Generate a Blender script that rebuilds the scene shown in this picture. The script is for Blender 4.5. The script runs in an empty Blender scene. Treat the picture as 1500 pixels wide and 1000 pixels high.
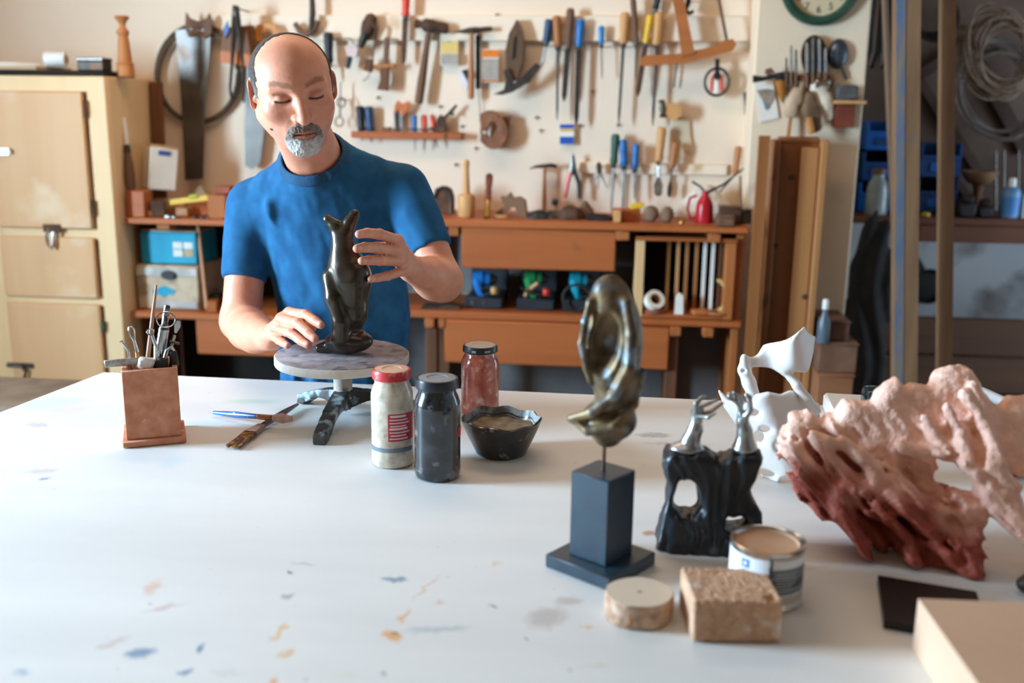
import bpy, bmesh, math, random
import numpy as np
from mathutils import Vector, Matrix, Quaternion

scene = bpy.context.scene
COL = scene.collection
rnd = random.Random(7)
PI = math.pi

# ------------------------------------------------------------------ camera
CAM_H, TZ, WY = 1.50, 0.92, 4.0          # camera height, table top height, back wall Y
FPX = 1458.0
_a, _t, _r = math.radians(6), math.radians(13), math.radians(.7)
FW = np.array([-math.sin(_a) * math.cos(_t), math.cos(_a) * math.cos(_t), -math.sin(_t)])
_rt = np.array([math.cos(_a), math.sin(_a), 0.0])
_up = np.cross(_rt, FW)
RT = _rt * math.cos(_r) + _up * math.sin(_r)
UP = -_rt * math.sin(_r) + _up * math.cos(_r)
CP = np.array([0, 0, CAM_H])
cam_d = bpy.data.cameras.new('camera')
cam = bpy.data.objects.new('camera', cam_d)
COL.objects.link(cam)
cam_d.sensor_width = 36
cam_d.lens = FPX * 36 / 1500
cam.matrix_world = Matrix([[RT[0], UP[0], -FW[0], 0], [RT[1], UP[1], -FW[1], 0], [RT[2], UP[2], -FW[2], CAM_H], [0, 0, 0, 1]])
cam_d.dof.use_dof = True
cam_d.dof.focus_distance = 1.85
cam_d.dof.aperture_fstop = 2.5
cam_d.clip_start = .05
scene.camera = cam

# ------------------------------------------------------------------ world, daylight through the windows, exposure
w = bpy.data.worlds.new('world')
scene.world = w
w.use_nodes = True
w.node_tree.nodes['Background'].inputs[0].default_value = (.62, .80, 1, 1)
w.node_tree.nodes['Background'].inputs[1].default_value = 1.0


def area(name, loc, size, sizey, power, color, target):
    l = bpy.data.lights.new(name, 'AREA')
    l.shape = 'RECTANGLE'
    l.size, l.size_y, l.energy, l.color = size, sizey, power, color
    o = bpy.data.objects.new(name, l)
    COL.objects.link(o)
    o.location = loc
    o.rotation_euler = (Vector(target) - Vector(loc)).to_track_quat('-Z', 'Y').to_euler()
    return o


area('daylight_table_window', (-3.50, 1.05, 1.68), .78, 1.36, 385, (.53, .77, 1.0), (0, 1.15, 1.56))
area('added_doorway_fill', (3.06, 3.55, 1.05), .8, 1.9, 32, (.60, .80, 1.0), (1.7, 4.4, 1.0))  # cool fill for the recess, through an added unseen doorway
for _x, _y, _p in ((.0, 1.15, 3.4), (-.9, 2.85, 20)):        # warm fill lamps added out of view, bodies built below
    area('added_warm_fill', (_x, _y, 2.885), 1.9, .5, _p, (1.0, .65, .40), (_x, _y, 0))
scene.view_settings.view_transform = 'Standard'
scene.view_settings.look = 'None'
scene.view_settings.gamma = 1
scene.view_settings.use_curve_mapping = False
scene.view_settings.exposure = 0.0
scene.cycles.use_denoising = True
scene.cycles.max_bounces = 8
scene.cycles.diffuse_bounces = 5


# ------------------------------------------------------------------ pixel to world helpers (points lie on real planes)
def ray(px, py):
    return FW + RT * (px - 750) / FPX + UP * (500 - py) / FPX


def at(px, py, y):
    d = ray(px, py)
    return CP + d * (y / d[1])


def onz(px, py, z=TZ):
    d = ray(px, py)
    return CP + d * ((z - CAM_H) / d[2])


def mpp(y):                                   # metres per pixel at room depth y
    return y * .967 / FPX


# ------------------------------------------------------------------ materials
def srgb(h):
    h = h.lstrip('#')
    v = [int(h[i:i + 2], 16) / 255 for i in (0, 2, 4)]
    return tuple((x / 12.92 if x <= .04045 else ((x + .055) / 1.055) ** 2.4) for x in v) + (1,)


MATS = {}


def M(name, c, c2=None, rough=.6, metal=0, scale=6, stretch=(1, 1, 1), lo=.35, hi=.65, bump=0, bscale=60, detail=6,
      spec=.5, coat=0, vcol=False, trans=0, dist=0, c3=None, p3=.7, s3=3, bstretch=None, rough2=None, ior=1.45):
    if name in MATS:
        return MATS[name]
    m = bpy.data.materials.new(name)
    m.use_nodes = True
    nt = m.node_tree
    N, L = nt.nodes, nt.links
    bs = N['Principled BSDF']
    bs.inputs['Roughness'].default_value = rough
    bs.inputs['Metallic'].default_value = metal
    bs.inputs['Specular IOR Level'].default_value = spec
    bs.inputs['Coat Weight'].default_value = coat
    bs.inputs['Transmission Weight'].default_value = trans
    bs.inputs['IOR'].default_value = ior
    tc = N.new('ShaderNodeTexCoord')
    mp = N.new('ShaderNodeMapping')
    mp.inputs['Scale'].default_value = stretch
    L.new(tc.outputs['Object'], mp.inputs['Vector'])
    out = None
    if vcol:
        at_ = N.new('ShaderNodeAttribute')
        at_.attribute_name = 'Col'
        out = at_.outputs['Color']
    if c2 is not None:
        nz = N.new('ShaderNodeTexNoise')
        nz.inputs['Scale'].default_value = scale
        nz.inputs['Detail'].default_value = detail
        nz.inputs['Distortion'].default_value = dist
        L.new(mp.outputs[0], nz.inputs['Vector'])
        cr = N.new('ShaderNodeValToRGB')
        cr.color_ramp.elements[0].position, cr.color_ramp.elements[1].position = lo, hi
        cr.color_ramp.elements[0].color, cr.color_ramp.elements[1].color = srgb(c), srgb(c2)
        L.new(nz.outputs['Fac'], cr.inputs[0])
        if vcol:
            mx = N.new('ShaderNodeMix')
            mx.data_type, mx.blend_type = 'RGBA', 'MULTIPLY'
            mx.inputs[0].default_value = 1
            L.new(out, mx.inputs[6])
            L.new(cr.outputs[0], mx.inputs[7])
            out = mx.outputs[2]
        else:
            out = cr.outputs[0]
        if rough2 is not None:
            mr = N.new('ShaderNodeMapRange')
            mr.inputs[1].default_value, mr.inputs[2].default_value = lo, hi
            mr.inputs[3].default_value, mr.inputs[4].default_value = rough, rough2
            L.new(nz.outputs['Fac'], mr.inputs[0])
            L.new(mr.outputs[0], bs.inputs['Roughness'])
        if c3 is not None:
            n3 = N.new('ShaderNodeTexNoise')
            n3.inputs['Scale'].default_value = s3
            n3.inputs['Detail'].default_value = 8
            L.new(tc.outputs['Object'], n3.inputs['Vector'])
            r3 = N.new('ShaderNodeValToRGB')
            r3.color_ramp.elements[0].position, r3.color_ramp.elements[1].position = p3 - .07, p3 + .07
            L.new(n3.outputs['Fac'], r3.inputs[0])
            m3 = N.new('ShaderNodeMix')
            m3.data_type = 'RGBA'
            L.new(r3.outputs[0], m3.inputs[0])
            L.new(out, m3.inputs[6])
            m3.inputs[7].default_value = srgb(c3)
            out = m3.outputs[2]
    if out is not None:
        L.new(out, bs.inputs['Base Color'])
    else:
        bs.inputs['Base Color'].default_value = srgb(c)
    if bump:
        nb = N.new('ShaderNodeTexNoise')
        nb.inputs['Scale'].default_value = bscale
        nb.inputs['Detail'].default_value = 5
        if bstretch:
            mb_ = N.new('ShaderNodeMapping')
            mb_.inputs['Scale'].default_value = bstretch
            L.new(tc.outputs['Object'], mb_.inputs['Vector'])
            L.new(mb_.outputs[0], nb.inputs['Vector'])
        else:
            L.new(mp.outputs[0], nb.inputs['Vector'])
        b = N.new('ShaderNodeBump')
        b.inputs['Strength'].default_value = bump
        b.inputs['Distance'].default_value = .01
        L.new(nb.outputs['Fac'], b.inputs['Height'])
        L.new(b.outputs[0], bs.inputs['Normal'])
    MATS[name] = m
    return m


def wood(name, c, c2, axis='x', rough=.6, scale=9, k=.08, **kw):
    s = {'x': (k, 1, 1), 'y': (1, k, 1), 'z': (1, 1, k)}[axis]
    kw.setdefault('bump', .12)
    kw.setdefault('bscale', 60)
    return M(name, c, c2, rough=rough, scale=scale, stretch=s, lo=.3, hi=.7, dist=.6, **kw)


# ------------------------------------------------------------------ mesh building
class MB:
    def __init__(s):
        s.v, s.f = [], []

    def raw(s, v, f):
        o = len(s.v)
        s.v += [tuple(map(float, p)) for p in v]
        s.f += [tuple(i + o for i in q) for q in f]
        return s

    def box(s, c, d, b=0.0, R=None):
        hx, hy, hz = d[0] / 2, d[1] / 2, d[2] / 2
        c = np.array(c, float)
        R = np.eye(3) if R is None else np.array(R)
        if b <= 0:
            v = [(x * hx, y * hy, z * hz) for x in (-1, 1) for y in (-1, 1) for z in (-1, 1)]
            f = [(0, 1, 3, 2), (4, 6, 7, 5), (0, 4, 5, 1), (2, 3, 7, 6), (0, 2, 6, 4), (1, 5, 7, 3)]
        else:
            b = min(b, hx * .9, hy * .9, hz * .9)
            v, idx = [], {}
            for x in (-1, 1):
                for y in (-1, 1):
                    for z in (-1, 1):
                        for a in range(3):
                            p = [x * (hx - b), y * (hy - b), z * (hz - b)]
                            p[a] = (x * hx, y * hy, z * hz)[a]
                            idx[x, y, z, a] = len(v)
                            v.append(tuple(p))
            f = []
            for a in range(3):
                o = [i for i in range(3) if i != a]
                for sg in (-1, 1):
                    q = []
                    for p, r_ in ((-1, -1), (1, -1), (1, 1), (-1, 1)):
                        k = [0, 0, 0]
                        k[a], k[o[0]], k[o[1]] = sg, p, r_
                        q.append(idx[k[0], k[1], k[2], a])
                    f.append(tuple(q))
            for a in range(3):                      # edges parallel to axis a
                o = [i for i in range(3) if i != a]
                for p in (-1, 1):
                    for r_ in (-1, 1):
                        k0, k1 = [0] * 3, [0] * 3
                        k0[a], k1[a] = -1, 1
                        k0[o[0]] = k1[o[0]] = p
                        k0[o[1]] = k1[o[1]] = r_
                        f.append((idx[(*k0, o[0])], idx[(*k1, o[0])], idx[(*k1, o[1])], idx[(*k0, o[1])]))
            for x in (-1, 1):
                for y in (-1, 1):
                    for z in (-1, 1):
                        f.append(tuple(idx[x, y, z, a] for a in range(3)))
        v = [tuple(c + R @ np.array(p)) for p in v]
        return s.raw(v, f)

    def bar(s, p0, p1, w, d, b=0.0, roll=0, up=(0, 0, 1)):
        """box between two points: w = width across, d = depth along 'up x dir'"""
        p0, p1 = np.array(p0, float), np.array(p1, float)
        z = p1 - p0
        L = np.linalg.norm(z)
        z = z / L
        u = np.array(up, float)
        if abs(u @ z) > .95:
            u = np.array([0, 1., 0])
        x = np.cross(u, z)
        x /= np.linalg.norm(x)
        y = np.cross(z, x)
        if roll:
            x, y = x * math.cos(roll) + y * math.sin(roll), -x * math.sin(roll) + y * math.cos(roll)
        return s.box((p0 + p1) / 2, (w, d, L), b, np.array([x, y, z]).T)

    def lathe(s, base, prof, n=24, axis=(0, 0, 1), scale=(1, 1), cap=True):
        """prof: list of (r, h) along the axis from base"""
        base = np.array(base, float)
        z = np.array(axis, float)
        z /= np.linalg.norm(z)
        u = np.array([1., 0, 0]) if abs(z[0]) < .9 else np.array([0, 1., 0])
        x = u - z * (u @ z)
        x /= np.linalg.norm(x)
        y = np.cross(z, x)
        v, f = [], []
        for r, h in prof:
            for i in range(n):
                a = 2 * PI * i / n
                v.append(base + z * h + x * (r * math.cos(a) * scale[0]) + y * (r * math.sin(a) * scale[1]))
        for j in range(len(prof) - 1):
            for i in range(n):
                k = (i + 1) % n
                f.append((j * n + i, j * n + k, (j + 1) * n + k, (j + 1) * n + i))
        if cap:
            f.append(tuple(range(n - 1, -1, -1)))
            m = (len(prof) - 1) * n
            f.append(tuple(range(m, m + n)))
        return s.raw(v, f)

    def rod(s, p0, p1, r0, r1=None, n=12):
        p0, p1 = np.array(p0, float), np.array(p1, float)
        return s.lathe(p0, [(r0, 0), (r0 if r1 is None else r1, np.linalg.norm(p1 - p0))], n, p1 - p0)

    def turn(s, p0, p1, prof, n=16):
        """lathe between two points; prof: list of (t 0..1, r)"""
        p0, p1 = np.array(p0, float), np.array(p1, float)
        L = np.linalg.norm(p1 - p0)
        return s.lathe(p0, [(r, t * L) for t, r in prof], n, p1 - p0)

    def tube(s, pts, r, n=8, closed=False, flat=1.0):
        pts = [np.array(p, float) for p in pts]
        k = len(pts)
        rs = [r] * k if np.isscalar(r) else list(r)
        T = []
        for i in range(k):
            a = pts[(i - 1) % k] if (closed or i > 0) else pts[i]
            b = pts[(i + 1) % k] if (closed or i < k - 1) else pts[i]
            t = b - a
            T.append(t / (np.linalg.norm(t) + 1e-12))
        u = np.array([0, 1., 0]) if abs(T[0][1]) < .8 else np.array([1., 0, 0])
        v, f = [], []
        for i in range(k):
            x = u - T[i] * (u @ T[i])
            x /= np.linalg.norm(x) + 1e-12
            y = np.cross(T[i], x)
            u = x
            for j in range(n):
                a = 2 * PI * j / n
                v.append(pts[i] + rs[i] * (x * math.cos(a) * flat + y * math.sin(a)))
        for i in range(k if closed else k - 1):
            for j in range(n):
                q = (j + 1) % n
                i2 = (i + 1) % k
                f.append((i * n + j, i * n + q, i2 * n + q, i2 * n + j))
        if not closed:
            f.append(tuple(range(n - 1, -1, -1)))
            f.append(tuple(range((k - 1) * n, k * n)))
        return s.raw(v, f)

    def prism(s, poly, dvec):
        """extrude a planar polygon of 3D points by dvec"""
        dvec = np.array(dvec, float)
        n = len(poly)
        a = [np.array(p, float) for p in poly]
        v = a + [p + dvec for p in a]
        f = [tuple(range(n)), tuple(range(2 * n - 1, n - 1, -1))]
        for i in range(n):
            j = (i + 1) % n
            f.append((i, i + n, j + n, j))
        return s.raw(v, f)

    def plate(s, px, y, th):
        """outline given on the vertical plane at depth y (front face), th metres thick"""
        return s.prism([at(a, b, y) for a, b in px], (0, th, 0))

    def ring(s, outer, inner, dvec):
        dvec = np.array(dvec, float)
        n = len(outer)
        o = [np.array(p, float) for p in outer]
        i_ = [np.array(p, float) for p in inner]
        v = o + i_ + [p + dvec for p in o] + [p + dvec for p in i_]
        f = []
        for k in range(n):
            j = (k + 1) % n
            f += [(k, j, n + j, n + k), (2 * n + k, 3 * n + k, 3 * n + j, 2 * n + j), (k, 2 * n + k, 2 * n + j, j),
                  (n + k, n + j, 3 * n + j, 3 * n + k)]
        return s.raw(v, f)


ORG = {}


def put(o, label, cat, group, kind):
    if label:
        o['label'] = label
    if cat:
        o['category'] = cat
    if group:
        o['group'] = group
    if kind:
        o['kind'] = kind


def E(name, base, label, cat, group=None, kind=None):
    o = bpy.data.objects.new(name, None)
    o.empty_display_size = .05
    COL.objects.link(o)
    o.location = tuple(map(float, base))
    ORG[o.name] = np.array(base, float)
    put(o, label, cat, group, kind)
    return o


def O(name, mb, mat, parent=None, label=None, cat=None, group=None, kind=None, angle=40, col=None, smooth=True):
    me = bpy.data.meshes.new(name)
    V = np.array(mb.v, float).reshape(-1, 3)
    if parent is None:
        org = np.array([(V[:, 0].min() + V[:, 0].max()) / 2, (V[:, 1].min() + V[:, 1].max()) / 2, V[:, 2].min()])
    else:
        org = ORG[parent.name]
    me.from_pydata((V - org).tolist(), [], mb.f)
    bm = bmesh.new()
    bm.from_mesh(me)
    bmesh.ops.recalc_face_normals(bm, faces=bm.faces)
    bm.to_mesh(me)
    bm.free()
    if smooth:
        me.polygons.foreach_set('use_smooth', [True] * len(me.polygons))
        if angle < 180:
            me.set_sharp_from_angle(angle=math.radians(angle))
    if col is not None:
        ca = me.color_attributes.new('Col', 'FLOAT_COLOR', 'POINT')
        C4 = np.ones((len(V), 4), np.float32)
        C4[:, :3] = col
        ca.data.foreach_set('color', C4.ravel())
    if mat is not None:
        me.materials.append(mat)
    o = bpy.data.objects.new(name, me)
    COL.objects.link(o)
    if parent is None:
        o.location = tuple(org)
    else:
        o.parent = parent
    ORG[o.name] = org
    put(o, label, cat, group, kind)
    return o


def text_mesh(mb, txt, loc, size, xdir, updir, depth=.001, align='CENTER'):
    """raised lettering as real geometry"""
    cu = bpy.data.curves.new('t', 'FONT')
    cu.body, cu.size, cu.extrude, cu.align_x, cu.align_y = txt, size, depth / 2, align, 'CENTER'
    cu.resolution_u = 3
    ob = bpy.data.objects.new('t', cu)
    COL.objects.link(ob)
    dg = bpy.context.evaluated_depsgraph_get()
    me = ob.evaluated_get(dg).to_mesh()
    x = np.array(xdir, float)
    x /= np.linalg.norm(x)
    u = np.array(updir, float)
    u -= x * (u @ x)
    u /= np.linalg.norm(u)
    n = np.cross(x, u)
    loc = np.array(loc, float)
    vs = [loc + x * v.co[0] + u * v.co[1] + n * v.co[2] for v in me.vertices]
    fs = [tuple(p.vertices) for p in me.polygons]
    mb.raw(vs, fs)
    ob.evaluated_get(dg).to_mesh_clear()
    bpy.data.objects.remove(ob)
    bpy.data.curves.remove(cu)
    return mb


# ------------------------------------------------------------------ signed distance modelling for organic forms
def cap(P, a, b, ra, rb=None):
    a, b = np.array(a, float), np.array(b, float)
    rb = ra if rb is None else rb
    ab = b - a
    t = np.clip((P - a) @ ab / (ab @ ab + 1e-12), 0, 1)
    return np.linalg.norm(P - a - t[:, None] * ab, axis=1) - (ra + (rb - ra) * t)


def chain(P, pts, rs, k=0):
    d = cap(P, pts[0], pts[1], rs[0], rs[1])
    for i in range(1, len(pts) - 1):
        e = cap(P, pts[i], pts[i + 1], rs[i], rs[i + 1])
        d = smin(d, e, k) if k else np.minimum(d, e)
    return d


def ell(P, c, r, R=None):
    q = P - np.array(c, float)
    if R is not None:
        q = q @ np.array(R)                 # columns of R are local axes
    r = np.array(r, float)
    k0 = np.linalg.norm(q / r, axis=1)
    k1 = np.linalg.norm(q / (r * r), axis=1)
    return k0 * (k0 - 1) / (k1 + 1e-9)


def sph(P, c, r):
    return np.linalg.norm(P - np.array(c, float), axis=1) - r


def smin(a, b, k):
    h = np.clip(.5 + .5 * (b - a) / k, 0, 1)
    return b + (a - b) * h - k * h * (1 - h)


def smax(a, b, k):
    return -smin(-a, -b, k)


def _hash(i, j, k, s):
    n = (i * 73856093) ^ (j * 19349663) ^ (k * 83492791) ^ (s * 1274126177)
    n = (n ^ (n >> 13)) * 1274126177
    return ((n ^ (n >> 16)) & 0xffff) / 65535.0


def vnoise(P, s=0):
    I = np.floor(P).astype(np.int64)
    f = P - I
    f = f * f * (3 - 2 * f)
    r = 0
    for a in (0, 1):
        for b in (0, 1):
            for c in (0, 1):
                wgt = (f[:, 0] if a else 1 - f[:, 0]) * (f[:, 1] if b else 1 - f[:, 1]) * (f[:, 2] if c else 1 - f[:, 2])
                r = r + wgt * _hash(I[:, 0] + a, I[:, 1] + b, I[:, 2] + c, s)
    return r * 2 - 1


def fbm(P, o=4, s=0):
    r, a = 0, .5
    for i in range(o):
        r = r + a * vnoise(P * 2 ** i, s + i)
        a *= .5
    return r


def sdf(fn, lo, hi, cell, st=4, slack=1.35):
    """surface nets of fn(P)<0 inside the box lo..hi, evaluated only near the surface"""
    lo, hi = np.array(lo, float), np.array(hi, float)
    nc = np.ceil((hi - lo) / (cell * st)).astype(int)
    n = nc * st
    cc = np.stack(np.meshgrid(*[np.arange(k) for k in nc], indexing='ij'), -1).reshape(-1, 3)
    d = fn(lo + (cc * st + (st - 1) / 2) * cell)
    V = np.repeat(np.repeat(np.repeat(np.where(d < 0, -1., 1.).reshape(nc), st, 0), st, 1), st, 2)
    act = cc[np.abs(d) < st * cell * .87 * slack]
    off = np.stack(np.meshgrid(*[np.arange(st)] * 3, indexing='ij'), -1).reshape(-1, 3)
    idx = (act[:, None, :] * st + off[None]).reshape(-1, 3)
    for i in range(0, len(idx), 400000):
        q = idx[i:i + 400000]
        V[q[:, 0], q[:, 1], q[:, 2]] = fn(lo + q * cell)
    V[0], V[-1], V[:, 0], V[:, -1], V[:, :, 0], V[:, :, -1] = 1, 1, 1, 1, 1, 1
    S = V < 0
    m = np.zeros(tuple(n - 1), np.int8)
    for a in (0, 1):
        for b in (0, 1):
            for c in (0, 1):
                m += S[a:n[0] - 1 + a, b:n[1] - 1 + b, c:n[2] - 1 + c]
    A = np.argwhere((m > 0) & (m < 8))
    ids = -np.ones(tuple(n - 1), np.int64)
    ids[A[:, 0], A[:, 1], A[:, 2]] = np.arange(len(A))
    cor = [(a, b, c) for a in (0, 1) for b in (0, 1) for c in (0, 1)]
    val = [V[A[:, 0] + a, A[:, 1] + b, A[:, 2] + c] for a, b, c in cor]
    acc, cnt = np.zeros((len(A), 3)), np.zeros(len(A))
    for i in range(8):
        for j in range(i + 1, 8):
            if sum(abs(x - y) for x, y in zip(cor[i], cor[j])) != 1:
                continue
            x = (val[i] < 0) != (val[j] < 0)
            t = np.where(x, val[i] / (val[i] - val[j] + 1e-15), 0)
            p = np.array(cor[i]) + t[:, None] * (np.array(cor[j]) - np.array(cor[i]))
            acc += p * x[:, None]
            cnt += x
    P = lo + (A + acc / cnt[:, None]) * cell
    F = []
    for ax in range(3):
        b, c = (ax + 1) % 3, (ax + 2) % 3
        s0 = [slice(1, k - 1) for k in n]
        s1 = list(s0)
        s0[ax], s1[ax] = slice(0, n[ax] - 1), slice(1, n[ax])
        X = S[tuple(s0)] != S[tuple(s1)]
        g = np.argwhere(X)
        o = np.ones(3, int)
        o[ax] = 0
        g = g + o
        fl = S[g[:, 0], g[:, 1], g[:, 2]]
        q = []
        for db, dc in ((-1, -1), (0, -1), (0, 0), (-1, 0)):
            h = g.copy()
            h[:, b] += db
            h[:, c] += dc
            q.append(ids[h[:, 0], h[:, 1], h[:, 2]])
        q = np.stack(q, 1)
        q[~fl] = q[~fl][:, ::-1]
        F.append(q)
    F = np.concatenate(F)
    F = F[(F >= 0).all(1)]
    mb = MB()
    mb.v = [tuple(p) for p in P]
    mb.f = [tuple(int(i) for i in q) for q in F]
    return mb


def lut(a, b, t):
    return np.array(a)[None, :] * (1 - t[:, None]) + np.array(b)[None, :] * t[:, None]


def rot(axis, deg):
    return np.array(Matrix.Rotation(math.radians(deg), 3, axis))


def sstep(a, b, x):
    t = np.clip((x - a) / (b - a), 0, 1)
    return t * t * (3 - 2 * t)

# ================================================================== materials of the place
plaster = M('plaster', '#e6d2b8', '#eddcc6', rough=.9, scale=1.6, lo=.25, hi=.7, bump=.12, bscale=35, c3='#cfbb9c', p3=.78, s3=2.2)
plaster_b = M('plaster_pier', '#e2cbab', '#ead6ba', rough=.9, scale=1.3, lo=.25, hi=.7, bump=.12, bscale=30, c3='#cdb593', p3=.68, s3=2.6)
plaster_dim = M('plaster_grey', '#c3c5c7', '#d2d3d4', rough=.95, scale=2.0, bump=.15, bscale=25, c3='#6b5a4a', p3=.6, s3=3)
concrete = M('concrete', '#5e5145', '#74665a', rough=.9, scale=3, bump=.1)
ceil_m = wood('ceiling_boards', '#7c5a3a', '#8f6a47', 'x', rough=.8)
plaster_w = M('plaster_ochre', '#7d5c3c', '#8c6946', rough=.9, scale=2)
paint_w = M('rail_paint', '#ead8be', '#f0e0ca', rough=.8, scale=4, c3='#c9ab80', p3=.68, s3=9)
o_wood = wood('orange_wood', '#9a4f22', '#b76631', 'x', rough=.55, c3='#8a4c20', p3=.72, s3=7)
o_wood_z = wood('orange_wood_upright', '#9a5526', '#b56c36', 'z', rough=.6)
d_wood = wood('dark_wood', '#4a2f1e', '#63412a', 'x', rough=.7)
d_wood_z = wood('dark_wood_upright', '#54331e', '#7a4d2c', 'z', rough=.7)
p_wood = wood('pale_wood', '#d2a873', '#e2be8c', 'z', rough=.6, scale=7)
p_wood_fr = wood('pale_frame_wood', '#e2bd88', '#ebcb9c', 'z', rough=.6, scale=7)
t_wood = wood('tool_handle_wood', '#9a6235', '#b97c48', 'z', rough=.5, scale=20)
t_wood_d = wood('worn_handle_wood', '#5e4230', '#7b583f', 'z', rough=.65, scale=20)
t_wood_l = wood('beech_wood', '#c18a50', '#d6a56c', 'z', rough=.5, scale=16)
steel = M('steel', '#5e5a55', '#77736d', rough=.38, metal=.9, scale=30, lo=.3, hi=.7)
steel_d = M('dark_steel', '#38322d', '#524a42', rough=.5, metal=.7, scale=24, lo=.3, hi=.7, c3='#6b4327', p3=.63, s3=18)
steel_b = M('bright_steel', '#b9b9b9', '#d6d6d4', rough=.22, metal=1, scale=30)
rust = M('rusty_iron', '#4a3a30', '#6d4c38', rough=.8, metal=.4, scale=28, bump=.25, bscale=90)
blue_h = M('blue_plastic', '#1b5f9e', '#2470b3', rough=.35, scale=12)
navy_h = M('navy_plastic', '#24405f', '#2e4d70', rough=.4, scale=12)
red_p = M('red_plastic', '#c8331f', '#d9442c', rough=.35, scale=12)
black_p = M('black_plastic', '#1c1c1e', '#2a2a2c', rough=.45, scale=12)
green_p = M('green_plastic', '#2c4a3c', '#375949', rough=.5, scale=12)
yellow_p = M('yellow_plastic', '#d6a820', '#e4bb32', rough=.4, scale=12)
orange_p = M('orange_plastic', '#d9761b', '#e5892c', rough=.45, scale=12)
teal_p = M('teal_card', '#128fae', '#22a4c2', rough=.6, scale=5)
card = M('cardboard', '#b9986e', '#c9ab82', rough=.85, scale=6, bump=.05)
paper = M('paper', '#e6dfd1', '#efe9dd', rough=.85, scale=8)
white_p = M('white_plastic', '#e8e6e0', '#f2f0ea', rough=.4, scale=8)
rubber = M('black_rubber', '#211d1a', '#2e2924', rough=.7, scale=20)
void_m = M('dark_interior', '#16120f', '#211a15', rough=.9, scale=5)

# ================================================================== the room
X0, X1, Y0, ZC = -3.3, 3.0, -1.7, 3.0
PX0, PX1, PY = .468, .862, 3.80               # pier with the clock
RY = 4.75                                     # back of the recess


def struct(name, mb, mat, label, parent=None, **k):
    return O(name, mb, mat, parent, label=label, kind='structure', **k)


struct('floor', MB().box(((X0 + X1) / 2, (Y0 + RY) / 2, -.05), (X1 - X0 + .4, RY - Y0 + .4, .1)), concrete, 'grey concrete workshop floor')
struct('ceiling', MB().box(((X0 + X1) / 2, (Y0 + RY) / 2, ZC + .05), (X1 - X0 + .4, RY - Y0 + .4, .1)), ceil_m, 'brown boarded ceiling')
wall_back = struct('wall_back', MB().box(((X0 + PX0) / 2, WY + .1, ZC / 2), (PX0 - X0, .2, ZC)), plaster, 'cream plaster wall hung with hand tools')
struct('wall_pier', MB().box(((PX0 + PX1) / 2, (PY + RY) / 2, ZC / 2), (PX1 - PX0, RY - PY, ZC), .006), plaster_b, 'cream plaster pier below the clock')
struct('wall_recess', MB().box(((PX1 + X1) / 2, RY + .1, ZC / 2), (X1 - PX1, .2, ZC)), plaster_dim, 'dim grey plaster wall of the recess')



def holed_wall(axis, pos, a0, a1, holes, th):
    """wall with rectangular openings; holes (a0,a1,z0,z1) sorted along a"""
    mb = MB()

    def bx(p, q, z0, z1):
        c, d = (p + q) / 2, q - p
        if d > 1e-4 and z1 - z0 > 1e-4:
            if axis == 'x':
                mb.box((pos, c, (z0 + z1) / 2), (th, d, z1 - z0))
            else:
                mb.box((c, pos, (z0 + z1) / 2), (d, th, z1 - z0))
    p = a0
    for h0, h1, z0, z1 in holes:
        bx(p, h0, 0, ZC)
        bx(h0, h1, 0, z0)
        bx(h0, h1, z1, ZC)
        p = h1
    bx(p, a1, 0, ZC)
    return mb


hr = [(3.12, 3.98, 0, 2.05)]  # opening added out of view so daylight reaches the recess wall
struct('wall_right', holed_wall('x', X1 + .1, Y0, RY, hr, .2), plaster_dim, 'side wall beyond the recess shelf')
hl = [(.61, 1.49, .96, 2.40)]
struct('wall_left', holed_wall('x', X0 - .08, Y0, WY, hl, .16), plaster, 'cream plaster wall with one tall window')
struct('wall_front', MB().box(((X0 + X1) / 2, Y0 - .1, ZC / 2), (X1 - X0, .2, ZC)), plaster_w, 'ochre plaster wall facing the tool wall')
frame_m = M('window_frame_paint', '#d9d4ca', '#e4dfd6', rough=.6, scale=8)
for i, (a0, a1, z0, z1) in enumerate(hl + hr):
    xw = (X0 - .10, X1 + .04)[i]
    win = E(('window_1', 'added_door_1')[i], (xw, (a0 + a1) / 2, z0), ('painted wooden workshop window', 'added unseen doorway lighting the recess')[i], None, kind='structure')
    fr = MB()
    for (p, q, u, v) in ((a0, a0 + .04, z0, z1), (a1 - .04, a1, z0, z1), (a0, a1, z0, z0 + .04), (a0, a1, z1 - .04, z1)):
        fr.box((xw, (p + q) / 2, (u + v) / 2), (.06, q - p, v - u))
    O(('window_frame', 'door_frame')[i], fr, frame_m, win)
lamp_m = M('fill_lamp_body', '#d8d4cc', '#e2ded6', rough=.5, scale=8)  # casing for the added warm fill lamps
for _x, _y, lb in ((.0, 1.15, 'added unseen fill lamp over the white work table'), (-.9, 2.85, 'added unseen fill lamp before the tool wall')):
    t = E('added_fill_lamp', (_x, _y, 2.9), lb, 'lamp')
    O('fill_lamp_housing', MB().box((_x, _y, 2.945), (2.0, .55, .08), .01), lamp_m, t)
    O('diffuser', MB().box((_x, _y, 2.898), (1.9, .5, .012), .003), white_p, t)
# painted rails on the tool wall
struct('trim_1', MB().box(((-1.66 + PX0) / 2, WY - .011, 1.812), (PX0 + 1.66, .022, .094), .003), paint_w, 'cream painted tool rail high on the wall')
za, zb = at(900, 238, WY)[2], at(900, 254, WY)[2]
struct('trim_2', MB().box(((.02 + PX0) / 2 - .12, WY - .008, (za + zb) / 2), (.58, .016, za - zb), .003), paint_w, 'narrow cream tool rail above the bench')
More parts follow.
